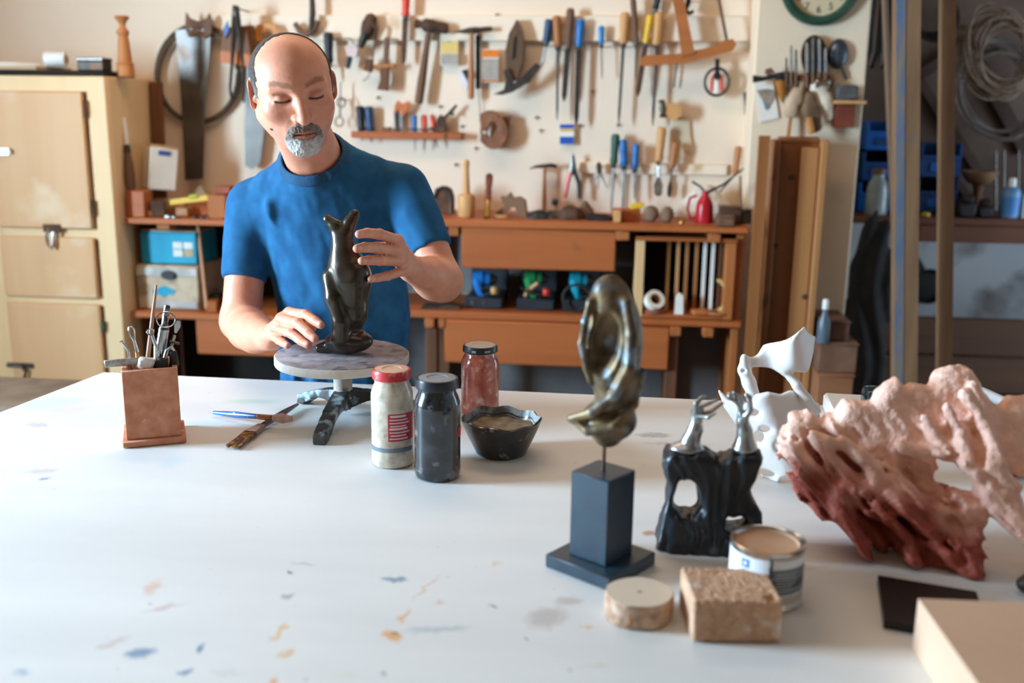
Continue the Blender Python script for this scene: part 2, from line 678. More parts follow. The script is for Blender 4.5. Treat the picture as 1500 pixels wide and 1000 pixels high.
# wooden pegs and plugs in the wall
for px, py in ((677, 185), (697, 217), (668, 241), (792, 191), (905, 183), (850, 184), (868, 134), (728, 22), (554, 143), (661, 162), (645, 156), (786, 172)):
    p = at(px, py, WY)
    O('wall_peg', MB().rod(p + [0, -.012, 0], p + [0, .003, 0], .005, n=8), d_wood, wall_back)

# ================================================================== cupboard
CY, CX1, CZ = 3.55, -1.872, 1.607
cupboard = E('cupboard', (-2.3, 3.77, 0), 'tall pale wooden cupboard with panel doors and metal catches', 'cupboard')
cx0 = -3.0
O('body', MB().box(((cx0 + CX1) / 2, (CY + .022 + WY) / 2, CZ / 2), (CX1 - cx0, WY - CY - .024, CZ), .004), p_wood_fr, cupboard)
zs = [.06, .15, .755, .785, 1.015, 1.045, 1.555, CZ]          # face frame rails
fr = MB()
for xa, xb in ((cx0, cx0 + .06), (-2.41, -2.325), (-1.945, CX1)):
    fr.box(((xa + xb) / 2, CY + .012, CZ / 2), (xb - xa, .024, CZ), .004)
O('face_frame', fr, p_wood_fr, cupboard)
for za, zb in ((.0, .12), (.755, .79), (1.01, 1.05), (1.55, CZ)):
    O('rail', MB().box(((cx0 + CX1) / 2, CY + .013, (za + zb) / 2), (CX1 - cx0 - .01, .022, zb - za), .003), p_wood_fr, cupboard)
door_m = wood('cupboard_door_ply', '#c99765', '#d8ab7b', 'z', rough=.55, scale=5, k=.12, c3='#e3cda9', p3=.62, s3=3)
for xa, xb in ((cx0 + .055, -2.405), (-2.33, -1.955)):
    for za, zb in ((.12, .765), (.787, 1.02), (1.052, 1.552)):
        dr = O('door', MB().box(((xa + xb) / 2, CY - .009, (za + zb) / 2), (xb - xa, .018, zb - za), .005), door_m, cupboard)
        if xa > -2.4:
            if zb > 1.5:
                hz = at(160, 160, CY)[2]
                O('hinge', MB().rod((xb + .008, CY - .012, hz - .03), (xb + .008, CY - .012, hz + .03), .006, n=8), rust, dr)
                O('hinge', MB().rod((xb + .008, CY - .012, 1.10), (xb + .008, CY - .012, 1.16), .006, n=8), rust, dr)
            elif za < .2:
                O('hinge', MB().rod((xb + .008, CY - .012, .66), (xb + .008, CY - .012, .70), .007, n=8), green_p, dr)
# catches
p = at(8, 222, CY - .02)
lc = O('catch_plate', MB().box(p + [-.03, 0, 0], (.09, .006, .028), .002), steel_b, cupboard)
O('catch_bolt', MB().rod(p + [-.06, -.008, 0], p + [.028, -.008, 0], .007, n=10), steel_b, lc)
for q in (-.05, 0, .022):
    O('screw', MB().lathe(p + [q, -.002, .008 if q else -.008], [(.004, 0), (.003, .003)], 8, (0, -1, 0)), steel_d, lc)
p = at(76, 334, CY - .02)
lc = O('catch_plate', MB().box(p, (.07, .006, .03), .002), rust, cupboard)
O('hook', MB().tube([p + [-.01, -.006, -.005], p + [-.013, -.018, -.03], p + [-.008, -.022, -.06], p + [.003, -.018, -.075], p + [.008, -.014, -.05], p + [.01, -.01, -.012]], .006, 8), steel_b, lc)
p = at(30, 535, CY - .02)
lc = O('catch_plate', MB().box(p, (.11, .006, .02), .002), steel_d, cupboard)
O('catch_bolt', MB().tube([p + [-.05, -.008, 0], p + [.01, -.012, 0], p + [.03, -.014, -.02], p + [.02, -.014, -.045]], .006, 8), steel_d, lc)

# things on the cupboard
O('dark_board', MB().box((-2.235, 3.70, CZ + .011), (.70, .24, .02), .004), void_m, label='dark flat board lying on top of the pale cupboard', cat='board')
O('cardboard_sheet', MB().prism([(-2.55, 3.62, CZ + .023), (-2.16, 3.60, CZ + .023), (-2.10, 3.74, CZ + .023), (-2.50, 3.80, CZ + .023)], (0, 0, .012)), card, label='flat sheet of brown cardboard on the dark board', cat='cardboard')
O('folded_paper', MB().prism([(-2.44, 3.61, CZ + .036), (-2.27, 3.63, CZ + .036), (-2.20, 3.70, CZ + .036), (-2.42, 3.72, CZ + .036)], (0, 0, .014)), paper, label='folded pale paper lying on cardboard over the cupboard', cat='paper')
# white roll of tape lying on its side
rp = at(82, 87, 3.66)
rt_ = E('tape_roll', (rp[0], 3.66, CZ + .035), 'white tape roll on top of the pale cupboard', 'tape roll')
O('roll', MB().lathe((rp[0] + .04, 3.66, CZ + .0355 + .028), [(.014, 0), (.026, 0), (.027, .003), (.027, .072), (.026, .075), (.014, .075)], 24, (-1, -.15, .0)), white_p, rt_)
O('core', MB().lathe((rp[0] + .042, 3.66, CZ + .0355 + .028), [(.010, -.002), (.014, -.002), (.014, .074), (.010, .074)], 20, (-1, -.15, .0)), card, rt_)
bp = at(135, 100, 3.62)
bx_ = E('tin_box', (bp[0], 3.64, CZ + .021), 'small grey tin box at the cupboard top edge', 'box')
O('body', MB().box((bp[0], 3.64, CZ + .021 + .018), (.10, .07, .034), .003), steel_d, bx_)
O('lid', MB().box((bp[0], 3.64, CZ + .021 + .041), (.104, .074, .012), .003), steel, bx_)
# turned wooden finial
fp = at(181, 112, 3.66)
s_ = mpp(3.66)
prof = [(14, 0), (14, 16), (13, 18), (14.5, 21), (11, 24), (11.5, 26), (10.5, 40), (9.5, 55), (8, 64), (8, 66), (10.5, 69), (10.5, 72), (7, 77), (5.5, 80), (5, 83), (6.5, 87), (11, 93), (12, 95), (11, 97), (9, 97)]
O('wooden_finial', MB().lathe((fp[0] + .01, 3.66, CZ + .002), [(r * s_ * .92, h * s_ * .92) for r, h in prof], 20), wood('finial_wood', '#b4703a', '#c6834a', 'z', scale=14), label='turned reddish wooden finial standing on the cupboard', cat='finial')

# ================================================================== shelf unit beside the cupboard
BY = 3.60
zl = at(230, 320, BY)[2]
zl2 = at(230, 457, BY)[2]
shelf = E('shelf_unit', (-1.5, 3.8, 0), 'orange wood shelf unit between cupboard and workbench', 'shelf')
O('upper_shelf', MB().box((-1.49, (BY + WY) / 2, zl - .011), (.74, WY - BY, .022), .003), o_wood, shelf)
O('lower_shelf', MB().box((-1.49, (BY + WY) / 2, zl2 - .012), (.74, WY - BY, .024), .003), o_wood, shelf)
for x in (-1.860, -1.14):
    O('side_panel', MB().box((x, 3.84, (zl - .022) / 2), (.018, .30, zl - .022), .002), d_wood_z, shelf)
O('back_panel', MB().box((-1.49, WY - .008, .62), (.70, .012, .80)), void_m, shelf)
a, b = at(286, 466, BY + .01), at(340, 520, BY + .01)
O('drawer', MB().box(((a[0] - 1.16) / 2, BY + .10, (a[2] + b[2]) / 2), (-1.16 - a[0], .18, a[2] - b[2]), .004), o_wood, shelf)
O('bracket', MB().box((at(235, 328, BY)[0], BY + .05, zl - .032), (.05, .06, .02), .002), o_wood_z, shelf)

# ================================================================== workbench below the tool wall
ztop = at(870, 327, BY)[2]
zlow = at(850, 464, BY)[2]
bench = E('workbench', (-.28, 3.8, 0), 'long orange wood workbench with deep drawers below the tool wall', 'workbench')
bx0, bx1 = -1.10, .46
O('worktop', MB().box(((bx0 + bx1) / 2, (BY + WY) / 2, ztop - .013), (bx1 - bx0, WY - BY, .026), .004), o_wood, bench)
O('lower_shelf', MB().box(((bx0 + bx1) / 2, (BY + WY) / 2 + .01, zlow - .014), (bx1 - bx0, WY - BY - .02, .028), .004), o_wood, bench)


def front(px0, px1, py0, py1, y):
    return at(px0, (py0 + py1) / 2, y), at(px1, (py0 + py1) / 2, y), at((px0 + px1) / 2, py0, y)[2], at((px0 + px1) / 2, py1, y)[2]


for (q, nm) in (((676, 902, 338, 395), 'drawer'), ((651, 980, 477, 536), 'drawer')):
    a, b, z1_, z0_ = front(*q, BY + .015)
    top_ = (ztop - .027) if q[2] < 400 else (zlow - .03)
    d = O('drawer', MB().box(((a[0] + b[0]) / 2, BY + .16, (top_ + z0_) / 2), (b[0] - a[0], .30, top_ - z0_), .005), o_wood, bench)
for kx, ky in ((745, 352), (866, 358), (871, 366), (813, 380), (725, 348), (700, 500), (905, 515), (790, 498)):
    p = at(kx, ky, BY + .01)
    O('knot', MB().lathe(p + [0, .004, 0], [(.007, 0), (.006, .003)], 10, (0, -1, 0)), d_wood if kx != 813 else paper, bench)
for q, z in (((657, 672), ztop - .026), ((902, 922), ztop - .026), ((1038, 1056), ztop - .026), ((622, 636), zlow - .028), ((642, 652), zlow - .028), ((982, 998), zlow - .028), ((1030, 1046), zlow - .028)):
    a, b = at(q[0], 345 if z > 1 else 480, BY + .005), at(q[1], 345 if z > 1 else 480, BY + .005)
    O('bracket', MB().box(((a[0] + b[0]) / 2, BY + .10, z - .017), (b[0] - a[0], .19, .034), .003), o_wood_z, bench)
for px in (632, 985):
    x = at(px, 500, BY + .04)[0]
    for y in (BY + .06, WY - .06):
        O('leg', MB().box((x, y, (zlow - .028) / 2), (.045, .05, zlow - .028), .004), d_wood_z, bench)
        O('upright', MB().box((x if px > 700 else x - .02, WY - .05, (zlow + ztop - .026) / 2), (.035, .035, ztop - .026 - zlow), .003), d_wood_z, bench)
x = bx1 - .02
O('side_panel', MB().box((x, 3.81, (ztop - .026) / 2), (.028, .34, ztop - .026), .003), o_wood_z, bench)
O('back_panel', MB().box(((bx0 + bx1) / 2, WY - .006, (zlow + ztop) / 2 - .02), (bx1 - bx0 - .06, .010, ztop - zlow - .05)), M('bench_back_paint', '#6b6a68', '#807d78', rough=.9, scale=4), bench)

O('shade_panel', MB().box(((bx0 + bx1) / 2 - .01, WY - .008, (zlow - .03) / 2), (bx1 - bx0 - .04, .014, zlow - .032)), M('under_bench_shade', '#5f5c5b', '#74716f', rough=.9, scale=5), bench)  # dark grey sheet added to stand in for shade below the bench

# slatted rack standing on the lower shelf
rk = E('slatted_rack', (.24, 3.78, zlow), 'wooden rack with upright slats below the workbench top', 'rack')
a, b, z1_, _ = front(929, 1082, 348, 470, BY + .02)
zr0 = zlow + .001
O('frame_post', MB().box((a[0] + .018, BY + .17, (zr0 + z1_) / 2), (.034, .30, z1_ - zr0), .003), p_wood, rk)
O('frame_post', MB().box((b[0] - .032, BY + .17, (zr0 + z1_) / 2), (.036, .30, z1_ - zr0), .003), o_wood_z, rk)
O('top_board', MB().box(((a[0] + b[0]) / 2 - .005, BY + .17, z1_ - .007), (b[0] - a[0] - .012, .31, .014), .002), o_wood, rk)
O('base_board', MB().box(((a[0] + b[0]) / 2 - .005, BY + .17, zr0 + .007), (b[0] - a[0] - .08, .30, .014), .002), o_wood, rk)
O('backing', MB().box(((a[0] + b[0]) / 2 - .005, BY + .32, (zr0 + z1_) / 2), (b[0] - a[0] - .06, .01, z1_ - zr0)), void_m, rk)
for px, mt in ((978, t_wood_l), (992, t_wood_l), (1005, t_wood), (1019, t_wood), (1031, paper), (1043, paper), (1054, d_wood_z), (1066, t_wood_l)):
    p = at(px, 400, BY + .10)
    O('slat', MB().box((p[0], BY + .10, (zr0 + .014 + z1_ - .014) / 2), (.013, .012, z1_ - zr0 - .028), .001), mt, rk)
zi = zr0 + .0145


def onshelf(px, y):
    return np.array([at(px, 440, y)[0], y, zi])


p = onshelf(958, BY + .05)
d1 = M('terracotta_disc', '#8a4630', '#a05a40', rough=.8, scale=20)
O('clay_disc', MB().lathe(p, [(.036, 0), (.038, .003), (.038, .014), (.034, .017)], 24), d1, label='reddish round disc under the white roll in the slatted rack', cat='disc')
r2 = E('masking_roll', p + [0, 0, .017], 'white masking tape roll leaning in the slatted rack', 'tape roll')
O('tape', MB().lathe(p + [-.005, -.012, .042], [(.022, 0), (.036, 0), (.036, .028), (.022, .028)], 28, (.35, -.75, .55), cap=False), paper, r2)
O('core', MB().lathe(p + [-.005, -.012, .042], [(.019, .001), (.022, .001), (.022, .027), (.019, .027)], 28, (.35, -.75, .55), cap=False), card, r2)
p = onshelf(995, BY + .05)
O('wood_wedge', MB().prism([p + [-.016, -.02, 0], p + [.016, -.02, 0], p + [.012, -.02, .07], p + [-.004, -.02, .078], p + [-.013, -.02, .06]], (0, .03, 0)), paper, label='small pale wedge standing before the slats of the rack', cat='wood block')
p = onshelf(1030, BY + .045)
O('wood_offcut', MB().box(p + [-.01, 0, .009], (.06, .05, .017), .003, rot('Z', 14)), M('orange_offcut', '#b0602c', '#c8753a', rough=.7, scale=12), label='flat orange offcut on the floor of the slatted rack', cat='wood block')
O('wooden_plate', MB().lathe(p + [.055, .005, 0], [(.034, 0), (.042, .006), (.042, .012), (.036, .009)], 24), t_wood, label='small round wooden plate in the slatted rack', cat='plate')
hp = [at(1047 + q[0], q[1], BY + .04) for q in ((6, 456), (13, 452), (19, 443), (20, 430), (16, 419), (8, 411), (3, 410))]
O('curved_horn', MB().tube(hp, [.012, .013, .0125, .0115, .0105, .0085, .005], 12), M('horn', '#b08a4c', '#cdaa6c', rough=.5, scale=18), label='curved tan horn standing on the wooden plate in the rack', cat='horn')

# power tools in open cases on the lower shelf
case_m = M('case_plastic', '#24262a', '#33363b', rough=.4, scale=8)


def power_case(px0, px1, py0, mt, mt2, label, kind):
    y = BY + .09
    a, b, z1_, _ = front(px0, px1, py0, 468, y)
    z0_ = zlow + .001
    cx, wd, hh = (a[0] + b[0]) / 2, b[0] - a[0], z1_ - z0_
    t = E('power_tool', (cx, y + .05, z0_), label, 'power tool')
    O('case_tray', MB().box((cx, y + .10, z0_ + .022), (wd, .20, .044), .006), case_m, t)
    O('case_lid', MB().box((cx, y + .195, z0_ + hh / 2 + .02), (wd, .02, hh - .04), .006), case_m, t)
    # motor body, head, handle and trigger guard
    O('motor_body', MB().turn((cx - wd * .34, y + .06, z0_ + hh * .80), (cx + wd * .12, y + .07, z0_ + hh * .78), [(0, .010), (.03, .028), (.55, .031), (.6, .026), (.95, .024), (1, .016)], 18), mt, t)
    g = O('grip', MB().tube([(cx - wd * .22, y + .05, z0_ + hh * .80), (cx - wd * .16, y + .045, z0_ + hh * .55), (cx - wd * .06, y + .045, z0_ + hh * .34), (cx - wd * .02, y + .045, z0_ + .05)], [.021, .019, .017, .020], 12), mt, t)
    O('trigger', MB().box((cx - wd * .05, y + .028, z0_ + hh * .52), (.012, .016, .026), .003), black_p, g)
    O('gear_head', MB().turn((cx + wd * .12, y + .07, z0_ + hh * .78), (cx + wd * .30, y + .07, z0_ + hh * .76), [(0, .024), (.4, .02), (1, .012)], 14), steel_d, t)
    O('foot_plate', MB().box((cx + wd * .22, y + .06, z0_ + .052), (wd * .42, .07, .010), .003), steel, t)
    O('knob', MB().lathe((cx + wd * .28, y + .01, z0_ + .058), [(.012, 0), (.015, .006), (.015, .02), (.010, .026)], 14), mt2, t)
    if kind == 0:
        for q in (-.28, .02):
            O('battery_light', MB().lathe((cx + wd * q, y - .001, z0_ + .022), [(.009, 0), (.007, .003)], 12, (0, -1, 0)), steel_b, t)
    elif kind == 1:
        O('drill_stand', MB().tube([(cx - wd * .30, y + .04, z0_ + .047), (cx - wd * .22, y + .03, z0_ + hh * .5), (cx + wd * .05, y + .02, z0_ + hh * .72)], .008, 8), t_wood_l, t)
        O('cable', MB().tube([(cx - wd * .4 + .012 * i, y + .005, z0_ + hh * (.62 - .08 * i + .008 * i * i)) for i in range(7)], .005, 8), rubber, t)
    else:
        O('cable', MB().tube([(cx - .02 + .05 * math.cos(q * .42), y - .02, z0_ + .006 + .05 * (math.sin(q * .42) + 1)) for q in range(16)], .005, 8, closed=False), rubber, t)
    return t


power_case(680, 736, 402, M('tool_blue', '#1668b0', '#1f7cc8', rough=.4, scale=8), t_wood_l, 'blue power tool in a black case below the bench', 0)
power_case(757, 812, 400, M('tool_green', '#1c7a45', '#27914f', rough=.4, scale=8), red_p, 'green power tool with cable below the bench drawer', 1)
power_case(824, 880, 402, M('tool_teal', '#108aa0', '#1aa3b6', rough=.4, scale=8), black_p, 'teal power tool with coiled lead below the bench', 2)
O('wood_plane', MB().prism([at(q[0], q[1], BY + .05) for q in ((612, 455), (674, 456.5), (674, 449), (655, 446), (640, 449), (620, 447))], (0, .06, 0)), steel_d, label='low grey hand plane on the lower shelf behind the man', cat='plane')

# boxes on the lower shelf of the unit
zq = zl2 + .001
a, b, z1_, _ = front(201, 291, 389, 456, BY + .05)
cb = E('cardboard_box', ((a[0] + b[0]) / 2, BY + .18, zq), 'battered cardboard box with silver tape under a teal box', 'box')
cx, wd = (a[0] + b[0]) / 2, b[0] - a[0]
O('carton', MB().box((cx, BY + .18, (zq + z1_) / 2), (wd, .26, z1_ - zq), .006), M('worn_carton', '#b7a184', '#cbb89c', rough=.8, scale=9, c3='#8e7c66', p3=.62, s3=12), cb)
tape_m = M('silver_tape', '#a9a7a2', '#cfcdc8', rough=.3, metal=.4, scale=14)
O('tape_strip', MB().box((cx, BY + .048, z1_ - .025), (wd * .98, .004, .030), .001), tape_m, cb)
O('tape_strip', MB().box((cx + wd * .12, BY + .047, zq + .022), (wd * .7, .004, .026), .001), tape_m, cb)
O('tape_strip', MB().box((cx, BY + .18, z1_ + .001), (wd * .98, .05, .003), .001), tape_m, cb)
O('carry_hole', MB().lathe((cx + .01, BY + .046, z1_ - .036), [(.034, 0), (.030, .003)], 18, (0, -1, 0), scale=(1, .55)), black_p, cb)
O('print_mark', MB().plate([(222, 426), (240, 418), (257, 426), (252, 433), (248, 430), (240, 436), (232, 430), (226, 433)], BY + .047, .003), teal_p, cb)
z2 = z1_ + .003
a, b, z1_, _ = front(206, 288, 340, 388, BY + .07)
tb = E('teal_box', ((a[0] + b[0]) / 2, BY + .17, z2), 'teal cardboard box with printed squares on the taped carton', 'box')
cx, wd = (a[0] + b[0]) / 2, b[0] - a[0]
O('carton', MB().box((cx, BY + .17, (z2 + z1_) / 2), (wd, .20, z1_ - z2), .005), teal_p, tb)
O('lid_flap', MB().box((cx, BY + .17, z1_ + .003), (wd * .98, .19, .006), .002, rot('Y', 1)), card, tb)
for i, (dx, dz) in enumerate(((0, 0), (1, 0), (0, 1), (1, 1))):
    O('printed_square', MB().box((cx + wd * .17 + dx * .042, BY + .068, (z2 + z1_) / 2 + .012 - dz * .030), (.038, .003, .026), .001), (paper, paper, paper, card)[i], tb)
sp, sq = at(284, 333, BY + .06), at(304, 440, BY + .04)
O('leaning_stick', MB().bar((sp[0], BY + .10, zl - .03), (sq[0], BY + .03, zq + .012), .014, .014, .002), t_wood, label='thin wooden stick leaning beside the teal box', cat='stick')
O('wood_block', MB().box((sq[0] + .012, BY + .06, zq + .021), (.042, .06, .042), .003, rot('Z', 10)), o_wood_z, label='small orange block at the foot of the leaning stick', cat='wood block')
for px, py, r, lb in ((318, 447, .03, 'dark round motor part beside the stick on the lower shelf'),):
    p = at(px, py, BY + .15)
    t = E('motor_part', (p[0], BY + .15, zq), lb, 'motor part')
    O('housing', MB().lathe((p[0], BY + .15, zq), [(r, 0), (r * 1.1, .01), (r * 1.1, .04), (r * .8, .05)], 18), black_p, t)
    O('shaft', MB().rod((p[0], BY + .15, zq + .05), (p[0], BY + .15, zq + .075), .008), steel, t)

# things on the upper shelf of the unit
zu = zl + .001
a, b, z1_, _ = front(183, 206, 279, 318, BY + .02)
O('timber_block', MB().box(((a[0] + b[0]) / 2 + .015, BY + .045, zu + (z1_ - zu) / 2), (.075, .06, z1_ - zu), .004, rot('Z', -6)), o_wood, label='thick orange timber block at the shelf end by the cupboard', cat='wood block')
cpos_x = at(236, 247, BY + .16)[0]
z1_t = z1_ + .0005
lx = E('white_carton', (cpos_x, BY + .155, zu), 'tilted white cardboard carton with blue marks on the shelf', 'box')
cpos = at(236, 247, BY + .16)
Rb = rot('Z', 38) @ rot('Y', 7)
cz = zu + .098
O('packing_block', MB().box((cpos[0], BY + .17, zu + .03), (.08, .06, .06), .003), card, lx)
bc = np.array([cpos[0], BY + .155, cpos[2]])
O('carton', MB().box(bc, (.105, .095, .160), .004, Rb), M('white_carton_board', '#d8cfbd', '#e6dfd0', rough=.7, scale=8), lx)
for fx, ax in ((0, 1), (1, 0)):
    for k, (hh, ww) in enumerate(((.062, .045), (.03, .03), (.018, .03), (.006, .03), (-.006, .03)) if fx else ((.062, .045),)):
        off = np.array([.0, -.049, hh]) if not fx else np.array([.054, 0, hh])
        O('label_print', MB().box(bc + Rb @ off, ((ww, .003, .018 if k == 0 else .004) if not fx else (.003, ww * 1.5, .018 if k == 0 else .004)), 0, Rb), M('print_blue', '#3d4d86', '#4a5a94', rough=.7, scale=10), lx)
O('lid_flap', MB().box(bc + Rb @ np.array([.0, .0, .086]), (.10, .09, .006), .001, Rb @ rot('X', 4)), card, lx)

zt = E('spirit_level', (at(280, 292, BY + .05)[0], BY + .06, zu + .05), 'yellow spirit level lying on the scrap wood', 'level')
a, b = at(250, 296, BY + .06), at(309, 289, BY + .06)
O('rail', MB().bar(a, b, .018, .022, .002), yellow_p, zt)
m_ = (a * .4 + b * .6)
O('vial', MB().rod(m_ + [-.015, -.012, .012], m_ + [.015, -.012, .013], .007), M('vial_green', '#9fae3a', '#b6c44a', rough=.2, scale=10), zt)
scr = [((233, 312), (.05, .06, .06), 20, 25, 'rust brown angled offcut on the shelf below the white carton'), ((266, 312), (.09, .06, .035), -8, 0, 'flat brown offcut carrying the yellow level'),
       ((300, 309), (.10, .07, .05), 12, 0, 'brown timber offcut under the end of the yellow level'), ((218, 314), (.05, .05, .022), 0, 0, 'thin tan offcut lying in front of the timber block'),
       ((322, 300), (.07, .08, .09), 5, 0, 'tall orange offcut on the shelf near the saw tips'), ((335, 271), (.06, .05, .03), 0, 0, 'reddish brick fragment topmost on the offcuts')]
for i, (q, d, rz, ry, lb) in enumerate(scr):
    p = at(q[0], q[1], BY + .06 + .05 * (i % 3))
    z = zu + d[2] / 2 + (.05 if i == 0 and ry else 0) * 0
    if i == 5:
        z = zu + .092 + .016
        p = at(329, q[1], BY + .06)
    if i == 4:
        p = at(q[0], q[1], BY + .06)
    O('wood_offcut', MB().box((p[0], p[1], z), d, .004, rot('Z', rz)), (rust, t_wood, o_wood, t_wood_l, o_wood_z, d1)[i], label=lb, cat='wood block')
p = at(290, 275, BY + .22)
O('stone_wedge', MB().raw([(p[0] - .075, BY + .20, zu), (p[0] + .085, BY + .19, zu), (p[0] + .08, BY + .30, zu), (p[0] - .07, BY + .30, zu),
                           (p[0] - .05, BY + .23, zu + .055), (p[0] + .01, BY + .22, zu + .11), (p[0] + .055, BY + .24, zu + .075), (p[0] + .0, BY + .28, zu + .095)],
                          [(3, 2, 1, 0), (0, 1, 5, 4), (1, 6, 5), (1, 2, 6), (2, 7, 6), (2, 3, 7), (3, 4, 7), (3, 0, 4), (4, 5, 7), (5, 6, 7)]), M('tan_stone', '#8c7458', '#a58c6d', rough=.9, scale=14, bump=.3), label='rough tan stone wedge beside the white carton', cat='stone')
for i, (px, r) in enumerate(((245, .010), (255, .008), (285, .009), (296, .008), (306, .009))):
    p = at(px, 318, BY + .025)
    t = E('wing_nut', (p[0], BY + .022, zu), ('small bright bolt and nut lying along the shelf edge' if i < 2 else 'small dark bolt and nut lying along the shelf edge'), 'fitting', ('bright' if i < 2 else 'dark') + ' metal fittings along the shelf edge')
    O('nut', MB().lathe((p[0], BY + .022, zu), [(r, 0), (r, r), (r * .6, r * 1.1)], 6), steel_b if i < 2 else steel_d, t)
    O('bolt', MB().rod((p[0], BY + .022, zu + r * .5), (p[0] + .028, BY + .026, zu + r * .5), r * .45, n=8), steel_d, t)
# tall boards and old saw standing at the cupboard side
a, b = at(186, 118, 3.70), at(196, 283, 3.70)
O('dark_plank', MB().bar((-1.840, 3.865, zu), (-1.842, 3.90, a[2]), .052, .02, .003, up=(0, 1, 0)), d_wood_z, label='dark upright plank leaning on the cupboard side', cat='plank')
zbk = z1_t
t = E('paint_brush', (at(190, 280, 3.65)[0], 3.65, zbk), 'old long paint brush with white handle beside the dark plank', 'brush')
a, b, c_ = at(181, 172, 3.67), at(186, 212, 3.66), at(190, 258, 3.65)
O('handle', MB().tube([a, (a + b) / 2, b], [.006, .008, .007], 8), white_p, t)
O('ferrule', MB().rod(b, b * .75 + c_ * .25, .010, .013), steel_d, t)
O('bristles', MB().tube([b * .75 + c_ * .25, b * .4 + c_ * .6, c_, np.array([c_[0] + .003, 3.65, zbk])], [.011, .017, .020, .016], 10), t_wood_d, t)
# stool at the cupboard foot
st = E('low_stool', (-1.62, 2.62, 0), 'dark worn wooden stool in front of the cupboard', 'stool')
p = at(18, 566, 2.75)
O('seat', MB().box((p[0], 2.72, p[2] - .02), (.34, .30, .035), .008), M('worn_seat', '#6d5846', '#83705c', rough=.8, scale=9), st)
for sx in (-1, 1):
    for sy in (-1, 1):
        O('leg', MB().bar((p[0] + sx * .16, 2.72 + sy * .14, 0), (p[0] + sx * .13, 2.72 + sy * .11, p[2] - .038), .035, .035, .003), d_wood_z, st)
    O('stretcher', MB().bar((p[0] + sx * .148, 2.72 - .128, .22), (p[0] + sx * .148, 2.72 + .128, .22), .022, .022, .002), d_wood_z, st)
O('apron', MB().box((p[0], 2.59, p[2] - .065), (.24, .02, .05), .002), d_wood, st)

# ================================================================== hand tools hung on the wall
TY = WY - .05
G_F = 'files and chisels hung in a row on the tool wall'


def hang(px, py, y, r=.003):
    p = at(px, py, y)
    O('wall_peg', MB().rod((p[0], WY + .004, p[2]), (p[0], y - .004, p[2]), r, n=6), steel_d, wall_back)


def flat(mb, a, b, w0, w1, th):
    """thin tapered blade between two points in a plane facing the room"""
    d = b - a
    n = np.cross(d, (0, 1., 0))
    n /= np.linalg.norm(n)
    mb.prism([a - n * w0, a + n * w0, b + n * w1, b - n * w1], (0, th, 0))
    return mb


HPROF = [(0, .55), (.03, .85), (.12, 1), (.45, .92), (.75, .82), (.92, .95), (1, .7)]


def tool(name, cat, label, p0, p1, p2, rh, wb, hm, bm, style='rod', y=TY, group=None, bright=False):
    s = mpp(y)
    a, b, c = at(*p0, y), at(*p1, y), at(*p2, y)
    t = E(name, (b[0], y, c[2]), label, cat, group)
    h = O('handle', MB().turn(a, b, [(q, r * rh * s) for q, r in HPROF], 12), hm, t)
    u = (c - b) / np.linalg.norm(c - b)
    O('ferrule', MB().turn(b - u * .004, b + u * .016, [(0, rh * .72 * s), (.8, rh * .6 * s), (1, rh * .4 * s)], 12), steel_b if bright else steel, t)
    b2 = b + u * .014
    if style == 'rod':
        O('blade', MB().turn(b2, c, [(0, wb * s), (.85, wb * s * .8), (1, wb * s * .25)], 8), bm, t)
    elif style == 'flat':
        O('blade', flat(flat(MB(), b2 + [0, -.002, 0], b2 * .12 + c * .88 + [0, -.002, 0], wb * s, wb * s * .85, .005), b2 * .12 + c * .88 + [0, -.002, 0], c + [0, -.002, 0], wb * s * .85, wb * s * .25, .005), bm, t)
    elif style == 'leaf':
        m = b2 * .6 + c * .4
        mb = MB().turn(b2, m, [(0, wb * .35 * s), (1, wb * .3 * s)], 8)
        n = np.array([1., 0, 0])
        k = wb * s
        mb.prism([m - n * k * .4, m * .6 + c * .4 - n * k, c - n * k * .8 + [0, 0, .008], c, c + n * k * .8 + [0, 0, .008], m * .6 + c * .4 + n * k, m + n * k * .4], (0, .005, 0))
        O('blade', mb, bm, t)
    hang(p1[0], p1[1] + 4, y)
    return t


# --- hose coil, saws, tongs at the cupboard end
hp = []
for i in range(72):
    a = 2 * PI * i / 36
    q = at(291 + (62 - (4 if i > 35 else 0)) * math.cos(a), 108 + (72 - (5 if i > 35 else 0)) * math.sin(a) + (3 if i > 35 else 0), WY - .022)
    hp.append(q + [0, -.008 if i > 35 else 0, 0])
O('rubber_hose', MB().tube(hp, .0085, 8, closed=True), M('hose_rubber', '#4a3c2c', '#5f4e3a', rough=.5, scale=10), label='brown rubber hose coiled in a double ring behind the big saw', cat='hose')
hang(289, 37, WY - .022)
sw = E('handsaw', at(283, 265, TY), 'large old handsaw with horned handle over the hose coil', 'saw')
O('blade', MB().plate([(257, 44), (309, 40), (306, 85), (300, 150), (297, 262), (271, 264), (266, 160), (261, 90)], TY, .004), M('saw_steel', '#55504c', '#7a756f', rough=.35, metal=.8, scale=5, c3='#5a4030', p3=.6, s3=7), sw)
O('handle', MB().plate([(272, 18), (277, 26), (289, 31), (302, 27), (306, 19), (310, 30), (309, 50), (298, 56), (288, 52), (276, 54), (271, 42)], TY - .014, .012), t_wood_d, sw)
for q in ((280, 43), (289, 45), (297, 44)):
    O('rivet', MB().lathe(at(*q, TY - .014), [(.006, -.001), (.005, .002)], 10, (0, -1, 0)), steel, sw)
hang(290, 36, TY)
sw = E('panel_saw', at(372, 248, TY), 'narrow handsaw with orange wooden grip beside the wooden plane', 'saw')
O('blade', MB().plate([(362, 90), (398, 62), (396, 120), (388, 185), (381, 238), (370, 248), (359, 243), (358, 180)], TY, .004), MATS['saw_steel'], sw)
